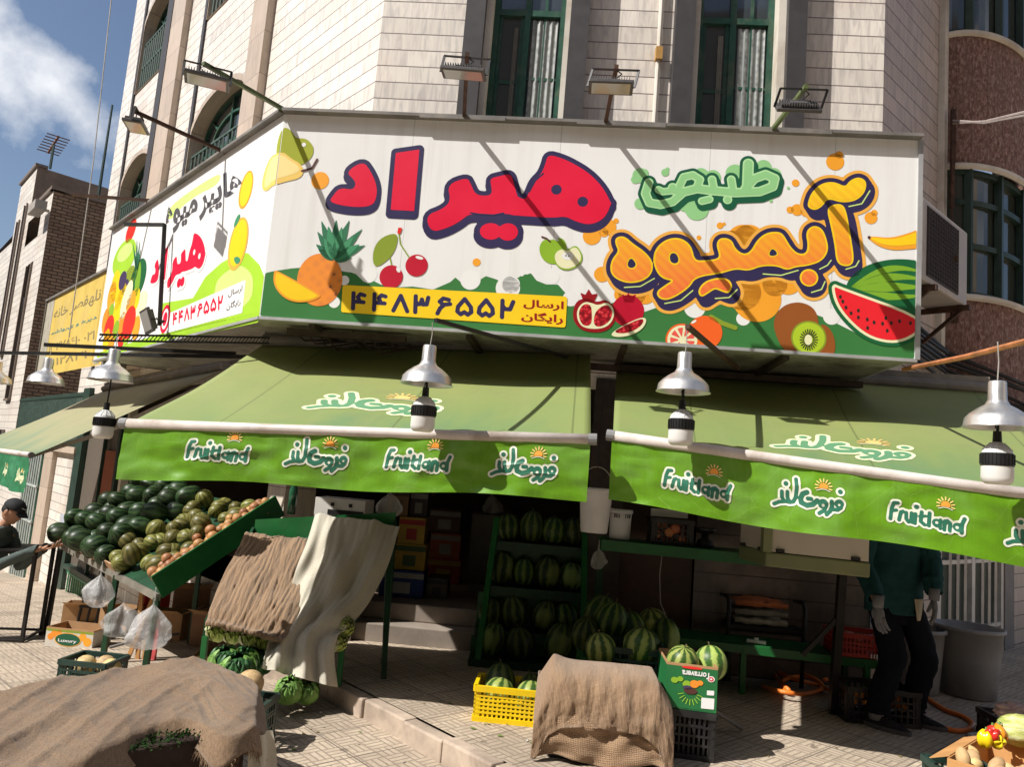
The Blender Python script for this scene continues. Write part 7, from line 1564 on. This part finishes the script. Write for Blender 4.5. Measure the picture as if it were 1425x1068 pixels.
mb = MB(); mb.tube([atY(1381, 1022, 4.25), atY(1388, 1009, 4.3), atY(1400, 1006, 4.4)], .009, 6); tag(mb.build('wire_handle', M_SPUN, base=atY(1381, 1022, 4.25)), None); bpy.data.objects['wire_handle'].parent = vcr; bpy.data.objects['wire_handle'].location = Vector(bpy.data.objects['wire_handle'].location)-vcr.location
for i, (x, y, c, nm) in enumerate(((1371, 1029, (.78, .58, .01), 'yellow bell pepper left of the red one'), (1380, 1023, (.60, .03, .02), 'red bell pepper between two yellow ones'), (1387, 1032, (.78, .60, .02), 'yellow bell pepper right of the red one'), (1390, 1021, (.74, .26, .02), 'orange bell pepper behind the yellow ones'))):
    c_ = atY(x, y, 4.20+.05*(i == 3)); mb = MB(); mb.ball(c_, .04, .04, .046, nu=20, nv=12, fn=lambda p: 1+.10*math.cos(4*math.atan2(p.y, p.x))*abs(p.z)+.06*math.cos(4*math.atan2(p.y, p.x))-(.12 if p.z > .9 else 0), M=Matrix.Rotation(.7*i, 3, 'X')); o = mb.build('bell_pepper', mat('pepper_skin_%s' % ('yellow', 'red', 'golden', 'orange')[i], c, .22, var=.06), smooth=True, base=c_-UP*.045); tag(o, nm, 'pepper', 'peppers in the black crate')
    mb = MB(); mb.tube([c_+UP*.035, c_+UP*.06+Vector((.006, 0, 0))], .006, 6); mb.build('stem', M_CAB, o)
def lump(name, label, c, rx, ry, rz, m, seed, cat, amp=.25):
    mb = MB(); mb.ball(c, rx, ry, rz, nu=40, nv=26, fn=lambda p: 1+amp*nz((p.x*2.2, p.y*2.2, p.z*2.2+seed), 1)+amp*.5*nz((p.x*6, p.y*6, p.z*6), 1, seed)); return tag(mb.build(name, m, smooth=True, base=Vector(c)-UP*rz), label, cat)
t_ = NT('bagged_greens'); v_ = t_.coord('Object'); a_ = t_.noise(v_, 10, 7, .7, 1.5); mp_ = t_.new('Mapping'); mp_.inputs['Scale'].default_value = (4, 4, 26); t_.link(v_, mp_.inputs[0]); b_ = t_.noise(mp_.outputs[0], 1.2, 5, .6); t_.bump(a_, .7, .02); M_GREENS = t_.out(t_.ramp(b_, [(.3, (.16, .24, .04)), (.5, (.50, .52, .16)), (.72, (.72, .72, .55))]), .25)
lump('bagged_lettuce', 'plastic wrapped pale green lettuce in the black crate at the right edge', atY(1424, 1018, 4.36), .15, .10, .085, M_GREENS, 3, 'lettuce', .12)
lump('plastic_package', 'crumpled pinkish plastic package on top of the wrapped lettuce', atY(1418, 993, 4.5), .11, .10, .05, m_bag('pink_plastic', (.62, .42, .38), .85), 8, 'package', .4)
# ------------------------------------------------------------------ cartons inside the shop
def shop_box(label, px0, py1, px1, Y, h, z, c, stripe=None, d=.35):
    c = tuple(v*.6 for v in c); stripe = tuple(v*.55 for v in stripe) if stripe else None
    a, b = atY(px0, py1, Y), atY(px1, py1, Y); nm = label.split()[0]
    m_ = mat('card_%s_%d' % (nm, int(c[0]*100)), c, .6, var=.2, scale=5); t = thing('produce_carton', label, 'carton', (a.x, Y, z), 'cartons stacked in the shop')
    mb = MB(); mb.obox((a.x, Y, z), (b.x-a.x, 0, 0), (0, d, 0), (0, 0, h)); mb.build('body', m_, t, bevel=.004)
    if stripe:
        mb = MB(); mb.obox((a.x+.004, Y-.003, z+h*.72), (b.x-a.x-.008, 0, 0), (0, .002, 0), (0, 0, h*.2)); mb.obox((a.x+(b.x-a.x)*.3, Y-.003, z+h*.15), ((b.x-a.x)*.4, 0, 0), (0, .002, 0), (0, 0, h*.42)); mb.build('printed_band', mat('band_%d%d' % (int(stripe[0]*99), int(stripe[1]*99)), stripe, .5), t)
    return t
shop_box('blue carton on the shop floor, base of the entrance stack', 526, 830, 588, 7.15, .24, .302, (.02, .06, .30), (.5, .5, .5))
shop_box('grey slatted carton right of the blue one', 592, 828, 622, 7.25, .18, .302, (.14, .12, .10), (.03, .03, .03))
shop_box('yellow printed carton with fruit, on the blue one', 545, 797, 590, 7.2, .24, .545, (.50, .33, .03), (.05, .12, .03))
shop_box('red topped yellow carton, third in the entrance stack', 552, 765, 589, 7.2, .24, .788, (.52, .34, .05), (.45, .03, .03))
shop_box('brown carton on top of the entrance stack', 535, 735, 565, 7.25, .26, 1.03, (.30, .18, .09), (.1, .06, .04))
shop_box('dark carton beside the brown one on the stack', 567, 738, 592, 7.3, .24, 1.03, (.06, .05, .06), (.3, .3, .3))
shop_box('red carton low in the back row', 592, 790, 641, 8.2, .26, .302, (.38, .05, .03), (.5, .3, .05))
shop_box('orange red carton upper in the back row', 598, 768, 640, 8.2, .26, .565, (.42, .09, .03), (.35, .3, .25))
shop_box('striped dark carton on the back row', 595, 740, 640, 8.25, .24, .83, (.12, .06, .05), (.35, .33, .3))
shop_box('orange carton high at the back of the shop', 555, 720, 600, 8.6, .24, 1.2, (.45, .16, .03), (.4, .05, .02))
p = atY(655, 740, 8.4); tag(MB().obox((p.x, 8.4, .302), (.5, 0, 0), (0, .4, 0), (0, 0, .75)).build('shop_counter', mat('grey_counter', (.16, .15, .13), .5), base=(p.x, 8.4, .3), bevel=.01), 'small grey counter at the back of the shop', 'counter')
p = atY(655, 740, 8.4); bb_ = hung_bag('pale plastic bag standing on the grey counter in the shop', Vector((p.x+.2, 8.55, 1.38)), .34, .10, 2.2)
a, b = atY(438, 722, 6.75), atY(505, 722, 6.6); wbx = thing('white_carton', 'white carton with black bands standing behind the green stand', 'carton', (a.x, 6.65, 0)); zb_ = min(a.z, b.z)-.02
mb = MB(); mb.obox((a.x, 6.7, zb_), (b.x-a.x, -.05, 0), (.02, .34, 0), (0, 0, .21)); mb.build('body', mat('white_card', (.62, .60, .55), .5, var=.08), wbx)
mb = MB(); mb.obox((a.x+.12, 6.694-.015, zb_+.07), (b.x-a.x-.13, -.04, 0), (0, .002, 0), (0, 0, .045)); [mb.cbox((a.x+dx, 6.688-dx*.1, zb_+dz), .03, .004, .03) for dx, dz in ((.16, .16), (.32, .16), (.26, .04), (.06, .05))]; mb.build('printed_band', M_BLK, wbx)
mb = MB(); mb.obox((a.x-.05, 6.6, 0), (.5, 0, 0), (0, .4, 0), (0, 0, zb_-.003)); tag(mb.build('crate_stack', mat('dim_crate_wood', (.10, .07, .05), .8, var=.3), base=(a.x, 6.6, 0)), 'dim crate stack under the white carton', 'crates')
bt0 = PL(.95, .0, .12); bt0.z = atY(404, 716, 6.6).z
tag(MB().lathe([(.001, 0), (.035, .0), (.035, .2), (.018, .26), (.018, .33), (.001, .33)], atY(405, 716, 6.5), 14).build('green_bottle', mat('green_bottle_glass', (.02, .10, .05), .15, spec=.8), base=atY(405, 716, 6.5), smooth=True), 'dark green bottle with an orange cap beside the white pier', 'bottle')
tag(MB().lathe([(.02, .30), (.02, .36), (.001, .36)], atY(405, 716, 6.5), 12).build('cap', INK['orange'], bpy.data.objects['green_bottle'], smooth=True))
# ------------------------------------------------------------------ people
def skin(name, joints, edges, m, parent, levels=2, root=0, base=None):
    me = bpy.data.meshes.new(name); o0 = OFF.get(parent.name, Vector()) if parent else Vector(base)
    b = bmesh.new(); ly = b.verts.layers.skin.verify(); vs = [b.verts.new(Vector(j[0])-o0) for j in joints]; [b.edges.new((vs[a], vs[c])) for a, c in edges]
    for i, (v, j) in enumerate(zip(vs, joints)): v[ly].radius = (j[1], j[2] if len(j) > 2 else j[1]); v[ly].use_root = (i == root)
    b.to_mesh(me); b.free(); o = bpy.data.objects.new(name, me); COL.objects.link(o)
    if parent: o.parent = parent; OFF[o.name] = o0
    else: o.location = o0; OFF[o.name] = o0
    k = o.modifiers.new('skin', 'SKIN'); k.use_smooth_shade = True
    s = o.modifiers.new('sub', 'SUBSURF'); s.levels = levels; s.render_levels = levels
    me.materials.append(m); return o
M_SKIN = mat('tanned_skin', (.36, .19, .115), .5, var=.08, scale=20); M_HAIR = mat('black_hair', (.012, .010, .009), .6, var=.3, scale=60)
M_TEAL = mat('dark_teal_shirt', (.018, .058, .060), .85, spec=.06, var=.2, scale=12, bump=.5, bscale=9); M_UNDER = mat('cream_undershirt', (.42, .36, .25), .85, var=.1); M_TROU = mat('black_trousers', (.009, .010, .014), .85, spec=.06, var=.2, scale=10, bump=.4, bscale=8)
M_GLOVE = mat('grey_knit_gloves', (.16, .16, .172), .9, spec=.06, var=.12, scale=60, bump=.6, bscale=240); M_SHOE = mat('black_suede_shoes', (.028, .025, .027), .85, spec=.06, var=.3, scale=30, bump=.4, bscale=60); M_SOLE = mat('grey_shoe_sole', (.10, .095, .095), .7); M_SOCK = mat('grey_socks', (.30, .30, .31), .9); M_GREYS = mat('grey_green_pullover', (.085, .105, .10), .9, spec=.06, var=.15, scale=14, bump=.4, bscale=9)
M_EYE = mat('eye_white', (.7, .68, .64), .2, var=.02); M_LIP = mat('lips', (.30, .12, .09), .45, var=.05)
def head_mesh(c, yaw, pitch, s=1.0):
    """head with brow, nose, cheeks, chin; faces +Y before turning. c = middle of the head"""
    M = (Matrix.Rotation(yaw, 3, 'Z') @ Matrix.Rotation(pitch, 3, 'X')); mb = MB()
    def fn(p):
        x, y, z = p.x, p.y, p.z; k = 1.0
        k += .16*math.exp(-((x/.16)**2+((z+.12)/.16)**2))*(y > 0)                    # nose
        k += .07*math.exp(-((x/.16)**2+((z+.28)/.07)**2))*(y > 0)
        k -= .09*math.exp(-(((abs(x)-.34)/.16)**2+((z-.02)/.10)**2))*(y > 0)         # eye sockets
        k += .05*math.exp(-((z-.16)/.07)**2)*max(0, y)                               # brow
        k += .05*math.exp(-((x/.3)**2+((z+.46)/.06)**2))*(y > 0)                     # lips
        k += .12*math.exp(-((x/.26)**2+((z+.72)/.13)**2))*(y > 0)                    # chin
        k -= .13*max(0, -z-.25)*abs(x)*1.6                                           # jaw narrows
        k += .06*max(0, -y)*max(0, z)
        return k
    mb.ball(c, .078*s, .096*s, .118*s, M=M, nu=48, nv=40, fn=fn)
    for sx in (-1, 1):
        mb.ball(c+M @ Vector((sx*.078*s, -.008*s, -.005*s)), .010*s, .022*s, .032*s, M=M, nu=10, nv=8)
    return mb, M
def hand(mb, wrist, d, palmn, s=1.0, side=1, curl=.35):
    """palm and five bent fingers from the wrist along d; palmn = palm normal"""
    d = Vector(d).normalized(); n_ = Vector(palmn); n_ = (n_-d*n_.dot(d)).normalized(); x = d.cross(n_).normalized()*side
    P = lambda a, b, c: Vector(wrist)+d*a*s+x*b*s+n_*c*s
    mb.ball(P(.045, 0, 0), .038*s, .052*s, .016*s, M=Matrix((x, d, n_)).transposed(), nu=14, nv=10)
    for k, (b, L) in enumerate(((-.030, .062), (-.010, .074), (.011, .068), (.030, .052))):
        a0 = P(.082, b, .002); a1 = P(.082+L*.48, b*1.12, .010*curl*3); a2 = P(.082+L*.80, b*1.14, .028*curl*2.2); a3 = P(.082+L*.98, b*1.12, .050*curl*2)
        mb.tube([P(.06, b*.9, 0), a0, a1, a2, a3, a3+(a3-a2)*.12], [.0095*s, .0095*s, .009*s, .008*s, .0066*s, .002*s], 9)
    mb.tube([P(.018, -.030, .004), P(.042, -.052, .012), P(.066, -.060, .024), P(.084, -.058, .034), P(.088, -.057, .036)], [.013*s, .012*s, .0105*s, .008*s, .002*s], 9)
# --- the worker on the right, face hidden by the valance; feet first
F1, F2 = onz(1230, 1016, 0), onz(1284, 1014, 0)                   # left-of-picture and right-of-picture shoes (middle of sole)
f_dir = Vector((.66, -.60, 0)).normalized(); s_dir = Vector((f_dir.y, -f_dir.x, 0))      # toes point to the right and to us
F2 = F2+Vector((.0, .04, 0))
hip = (F1+F2)/2+Vector((-.04, .06, .86))
wk = thing('person', 'worker in a dark teal shirt, black trousers and grey gloves standing under the right awning', 'person', ((F1.x+F2.x)/2, (F1.y+F2.y)/2, 0))
hr, hl = hip-X1*.085, hip+X1*.085
sh_c = hip+Vector((.0, .03, .50)); neck = sh_c+Vector((0, -.01, .09)); hd = neck+Vector((.01, -.03, .155))
sR, sLh = sh_c-X1*.175, sh_c+X1*.185
k1_, k2_ = lerp(hr, F1, .5)+f_dir*.06+UP*.04, lerp(hl, F2, .5)+f_dir*.07+UP*.04
an1, an2 = F1+UP*.085-f_dir*.05, F2+UP*.085-f_dir*.05
wR = atY(1222, 842, 5.02); eR = lerp(sR, wR, .52)+Vector((-.05, .05, 0)); wL = atY(1300, 832, 5.22); eL = lerp(sLh, wL, .52)+Vector((.05, .04, 0))
body = skin('body', [(hip, .10, .12), (hip+UP*.22, .10, .125), (sh_c-UP*.10, .11, .15), (neck, .052), (hd-UP*.06, .05), (sR, .055), (eR, .04), (wR, .028), (sLh, .055), (eL, .04), (wL, .028), (hr, .085), (k1_, .055), (an1, .036), (hl, .085), (k2_, .055), (an2, .036)],
            [(0, 1), (1, 2), (2, 3), (3, 4), (2, 5), (5, 6), (6, 7), (2, 8), (8, 9), (9, 10), (0, 11), (11, 12), (12, 13), (0, 14), (14, 15), (15, 16)], M_SKIN, wk)
mb, HM = head_mesh(hd, 2.45, .12); h_ = mb.build('head', M_SKIN, wk, smooth=True)
mb = MB(); mb.ball(hd+HM @ Vector((0, -.012, .022)), .086, .100, .108, M=HM, nu=30, nv=20, fn=lambda p: .2 if (p.z < -.25 or (p.y > .45 and p.z < .45)) else 1.0); mb.build('hair', M_HAIR, wk, smooth=True)
mb = MB(); [mb.ball(hd+HM @ Vector((sx*.029, .085, .004)), .011, .008, .007, M=HM, nu=10, nv=8) for sx in (-1, 1)]; mb.build('eyes', M_EYE, wk, smooth=True)['kind'] = 'structure'
def loft(mb, rings, n=28, wr=.006, seed=0, cap=False):
    """cloth tube through elliptical rings (centre, half-width along a, half-depth along b, a, b), with creases"""
    f = curve([tuple(r[0])+(r[1], r[2]) for r in rings]); a, b = rings[0][3], rings[0][4]; k = 10*(len(rings)-1)
    def fn(u, v):
        x, y, z, rx, ry = f(v); t = u*math.tau; d = a*math.cos(t)+b*math.sin(t); w_ = wr*(nz((math.cos(t)*1.6, math.sin(t)*1.6, v*7+seed), 1.3)+.7*nz((math.cos(t)*3.5, math.sin(t)*3.5, v*22+seed), 1)); return Vector((x, y, z))+a*math.cos(t)*rx+b*math.sin(t)*ry+d*w_
    mb.grid(fn, n, k)
    if cap: mb.add([fn(i/n, 1) for i in range(n)], [tuple(range(n))])
wa, wb_ = X1, Y1
def torso(mb, hipc, shc, nk_, a, b, wid, dep, hem, seed):
    loft(mb, [(hipc-UP*hem, wid*.95, dep*.98, a, b), (hipc+UP*.06, wid*.93, dep*.95, a, b), (lerp(hipc, shc, .5), wid*.94, dep*.95, a, b), (lerp(hipc, shc, .82), wid*1.04, dep*.95, a, b), (shc+UP*.005, wid*.95, dep*.72, a, b), (lerp(shc, nk_, .5)+UP*.01, wid*.55, dep*.58, a, b), (nk_-UP*.02, .062, .066, a, b)], 36, .012, seed)
def sleeve(mb, s_, e_, w_, r, seed):
    ax_ = (w_-s_).normalized(); a = ax_.orthogonal().normalized(); b = ax_.cross(a)
    loft(mb, [(s_+UP*.015, r*1.05, r*1.05, a, b), (lerp(s_, e_, .5), r*.98, r*.98, a, b), (e_, r*.86, r*.86, a, b), (lerp(e_, w_, .5), r*.78, r*.78, a, b), (lerp(e_, w_, .88), r*.66, r*.66, a, b)], 20, .010, seed)
mb = MB(); torso(mb, hip, sh_c, neck, wa, wb_, .205, .135, .10, 1.0); sleeve(mb, sR, eR, wR, .078, 2.0); sleeve(mb, sLh, eL, wL, .078, 5.0); mb.build('shirt', M_TEAL, wk, smooth=True, thick=.005)
mb = MB(); mb.grid(lambda u, v: hip+X1*(.075+.075*u*(1-.45*v))+Y1*(-.140-.006*math.sin(u*5)+.03*u)+UP*(.02-.145*v)+X1*.02*v, 10, 16); mb.build('undershirt', M_UNDER, wk, smooth=True, thick=.004)
def legs(mb, hipc, hA, kA, aA, hB, kB, aB, a, b, r, seed):
    loft(mb, [(hipc+UP*.10, r*1.62, r*1.15, a, b), (hipc-UP*.02, r*1.72, r*1.2, a, b), (hipc-UP*.10, r*1.72, r*1.16, a, b), (hipc-UP*.17, r*1.45, r*.95, a, b)], 36, .006, seed)
    for i, (h_, k_, f_) in enumerate(((hA, kA, aA), (hB, kB, aB))):
        loft(mb, [(h_-UP*.02, r*1.0, r*1.1, a, b), (lerp(h_, k_, .45), r*.95, r*1.02, a, b), (k_, r*.84, r*.9, a, b), (lerp(k_, f_, .5), r*.78, r*.84, a, b), (lerp(k_, f_, .85), r*.76, r*.84, a, b), (f_, r*.78, r*.88, a, b)], 26, .014, seed+3*i+1)
mb = MB(); legs(mb, hip, hr, k1_, an1+UP*.02, hl, k2_, an2+UP*.01, wa, wb_, .098, 2.0); mb.build('trousers', M_TROU, wk, smooth=True, thick=.004)
def shoe(c, d, parent):
    d = d.normalized(); x = Vector((d.y, -d.x, 0)); mb = MB(); n_ = 16
    def fn(u, v):
        a = u*math.tau; L = .145; w_ = .047*(1+.18*math.sin(a)) ; px_, py_ = math.cos(a)*w_, math.sin(a)*L
        top = .062 if py_ < -.02 else .062*(1-.55*(py_+.02)/(L+.02)); k = 1-v*v*.55 if v < 1 else .4
        return c+x*px_*k+d*(py_*(k if py_ > 0 else .5+.5*k)+.02)+UP*(.024+top*v)
    mb.grid(fn, 28, 10); mb.add([fn(i/28, 1) for i in range(28)], [tuple(range(28))]); o = mb.build('shoe', M_SHOE, parent, smooth=True)
    mb = MB(); pr_ = [c+x*math.cos(a)*.051*(1+.18*math.sin(a))+d*(math.sin(a)*.152+.02) for a in np.linspace(0, math.tau, 29)[:-1]]; mb.add([p+UP*.001 for p in pr_]+[p+UP*.028 for p in pr_], [tuple(range(28))[::-1], tuple(range(28, 56))]+[(i, (i+1) % 28, 28+(i+1) % 28, 28+i) for i in range(28)]); mb.build('sole', M_SOLE, o)
    mb = MB(); [mb.bar(c+d*(.01+.025*k)+UP*(.082-.012*k)-x*.022, c+d*(.02+.025*k)+UP*(.082-.012*k)+x*.022, .006) for k in range(4)]; mb.build('laces', M_BLK, o)['kind'] = 'structure'
shoe(F1, f_dir+Vector((.1, -.1, 0)), wk); shoe(F2, f_dir+Vector((.25, .1, 0)), wk)
for p in (an1, an2): mb = MB(); mb.tube([p-UP*.03, p+UP*.10], [.046, .05], 14); mb.build('sock', M_SOCK, wk, smooth=True)
for w_, sd_, d_ in ((wR, 1, Vector((.10, -.1, -1))), (wL, -1, Vector((.06, -.05, -1)))):
    mb = MB(); mb.tube([w_+UP*.06, w_+UP*.0, w_-UP*.02], [.036, .034, .031], 14); hand(mb, w_-UP*.01, d_, Vector((.75*sd_, .3, 0)), 1.12, sd_, .3); mb.build('glove', M_GLOVE, wk, smooth=True)
# --- the man with a cap on the left, leaning on the black table
hc = atY(18, 713, 7.55); ml = thing('person', 'man in a black cap and grey pullover leaning on the black table with a phone', 'person', (hc.x-.35, hc.y+.05, gz(hc.x-.35, hc.y)))
lf = Vector((1, -.12, 0)).normalized(); ls = Vector((lf.y, -lf.x, 0))    # he looks to the right; ls points towards us
mb, HM = head_mesh(hc, -math.pi/2-.12, -.42); h_ = mb.build('head', M_SKIN, ml, smooth=True)
mb = MB(); [mb.ball(hc+HM @ Vector((sx*.029, .085, .004)), .011, .008, .007, M=HM, nu=10, nv=8) for sx in (-1, 1)]; mb.build('eyes', M_EYE, ml, smooth=True)['kind'] = 'structure'
mb = MB(); mb.ball(hc+HM @ Vector((0, -.014, .01)), .083, .098, .10, M=HM, nu=30, nv=20, fn=lambda p: .2 if (p.z < -.45 or (p.y > .25 and p.z < .6)) else 1.0); mb.build('hair', M_HAIR, ml, smooth=True)
mb = MB(); mb.ball(hc+HM @ Vector((0, -.004, .045)), .092, .108, .092, M=HM, nu=30, nv=20, fn=lambda p: 1.0 if p.z > -.1 else .55)
mb.grid(lambda u, v: hc+HM @ Vector(((u-.5)*.15*(1-.35*v*v), .085+.085*v*(1-.5*(2*u-1)**2), .052-.028*v-.02*(2*u-1)**2)), 12, 8); cp = mb.build('cap', mat('black_cap_cloth', (.014, .015, .017), .8, var=.2, scale=20), ml, smooth=True)
mb = MB(); mb.tube([hc+HM @ Vector((-.045, .08, .08)), hc+HM @ Vector((-.02, .098, .072)), hc+HM @ Vector((.03, .092, .088))], .003, 5); mb.build('white_stitching', INK['white'], cp)['kind'] = 'structure'
nk = hc-UP*.12-lf*.06; sc_ = nk-UP*.14-lf*.07; hipm = sc_-UP*.50-lf*.14; tzz = tz+.03
s1, s2 = sc_+ls*.18, sc_-ls*.18; el1 = s1+lf*.10-UP*.27; wr1 = Vector((hc.x+.38, hc.y-.05, tzz+.03)); el2 = s2+lf*.16-UP*.26; wr2 = Vector((hc.x+.34, hc.y+.10, tzz+.03))
gm = gz(hipm.x, hipm.y); ft1, ft2 = Vector((hipm.x+.05, hipm.y-.12, gm+.08)), Vector((hipm.x-.15, hipm.y+.12, gm+.08)); kn1, kn2 = lerp(hipm+ls*.09, ft1, .5)+lf*.05, lerp(hipm-ls*.09, ft2, .5)+lf*.05
skin('body', [(hipm, .10), (hipm+(sc_-hipm)*.5, .10, .12), (sc_-UP*.04, .11), (nk, .05), (hc-UP*.05-lf*.02, .045), (s1, .05), (el1, .038), (wr1, .026), (s2, .05), (el2, .038), (wr2, .026), (hipm+ls*.09-UP*.05, .08), (kn1, .055), (ft1, .035), (hipm-ls*.09-UP*.05, .08), (kn2, .055), (ft2, .035)],
     [(0, 1), (1, 2), (2, 3), (3, 4), (2, 5), (5, 6), (6, 7), (2, 8), (8, 9), (9, 10), (0, 11), (11, 12), (12, 13), (0, 14), (14, 15), (15, 16)], M_SKIN, ml)
mb = MB(); torso(mb, hipm, sc_, nk, ls, lf, .19, .13, .08, 4.0); sleeve(mb, s1, el1, wr1, .072, 3.0); sleeve(mb, s2, el2, wr2, .072, 6.0); mb.build('pullover', M_GREYS, ml, smooth=True, thick=.005)
mb = MB(); legs(mb, hipm, hipm+ls*.09-UP*.05, kn1, ft1-UP*.02, hipm-ls*.09-UP*.05, kn2, ft2-UP*.02, ls, lf, .092, 7.0); mb.build('trousers', M_TROU, ml, smooth=True, thick=.004)
for f_ in (ft1, ft2): shoe(Vector((f_.x+.04, f_.y, f_.z-.08)), lf, ml)
for w_, sd_ in ((wr1, 1), (wr2, -1)): mb = MB(); hand(mb, w_, lf+UP*.05, UP*.8+ls*(.3*sd_), 1.0, -sd_, .55); mb.build('hand', M_SKIN, ml, smooth=True)
ph = wr1+lf*.11+UP*.045; tag(MB().cbox(ph, .15, .075, .009, Matrix.Rotation(-.25, 3, 'Y')).build('phone', M_BLK, base=ph, bevel=.003), 'dark phone held over the black table by the man with a cap', 'phone')
# ------------------------------------------------------------------ across the street: the shaded row of houses that the windows mirror, with height and side walls added to cut sky light
ob = thing('opposite_building', 'shaded brick and stone terrace across the street, mirrored in the shop windows', 'building', (0, -13, -.13))
mb = MB(); mb.quad((-34, -13, -.2), (34, -13, -.2), (34, -13, 19), (-34, -13, 19), 0, [(-34, 0), (34, 0), (34, 19), (-34, 19)]); mb.quad((-34, -13, 19), (34, -13, 19), (34, -24, 19), (-34, -24, 19)); mb.quad((-22, -13, -3), (-22, 26, -3), (-22, 26, 12), (-22, -13, 12), 0, [(0, 0), (39, 0), (39, 15), (0, 15)]); mb.quad((-22, 26, -3), (-34, 26, -3), (-34, 26, 12), (-22, 26, 12), 0, [(0, 0), (12, 0), (12, 15), (0, 15)]); mb.quad((17, -13, -1), (17, 2, -1), (17, 2, 15), (17, -13, 15), 0, [(0, 0), (15, 0), (15, 16), (0, 16)]); mb.build('wall', m_stone('shaded_terrace_stone', (.34, .27, .21), (.2, .16, .13), (.12, .1, .08), ch=.3), ob)
for i in range(14):
    for z in (1.2, 4.6, 8.0, 11.4, 14.8): mb = MB(); mb.obox((-31+4.6*i, -13.02, z), (1.5, 0, 0), (0, .06, 0), (0, 0, 1.8)); mb.build('window', M_GLASS2, ob)
# ------------------------------------------------------------------ scraps on the paving
mb = MB(); q = random.Random(21)
for i in range(170):
    if i < 110: p = A0-uL*q.uniform(-.2, 3.2)+tV*q.choice((q.uniform(-1.2, -.02), q.uniform(.2, 3.0), q.uniform(.2, 1.2)))
    else: p = onz(q.uniform(0, 1425), q.uniform(930, 1065), 0)
    z = .004 if (p-A0).dot(tV) > .1 else gz(p.x, p.y)+.004; a = q.uniform(0, 6.3); L = q.uniform(.006, .026); d = Vector((math.cos(a), math.sin(a), 0)); e = Vector((-d.y, d.x, 0))*q.uniform(.25, .6); p.z = z
    mb.add([p-d*L, p+e*L+UP*q.uniform(.001, .006), p+d*L, p-e*L+UP*q.uniform(0, .004)], [(0, 1, 2, 3)], i % 3)
tag(mb.build('leaf_litter', [mat('dry_leaf', (.20, .15, .06), .8), mat('green_scrap', (.14, .20, .05), .7), mat('paper_scrap', (.5, .46, .4), .8)]), 'scattered dry leaf and vegetable scraps on the paving', 'litter', kind='stuff')
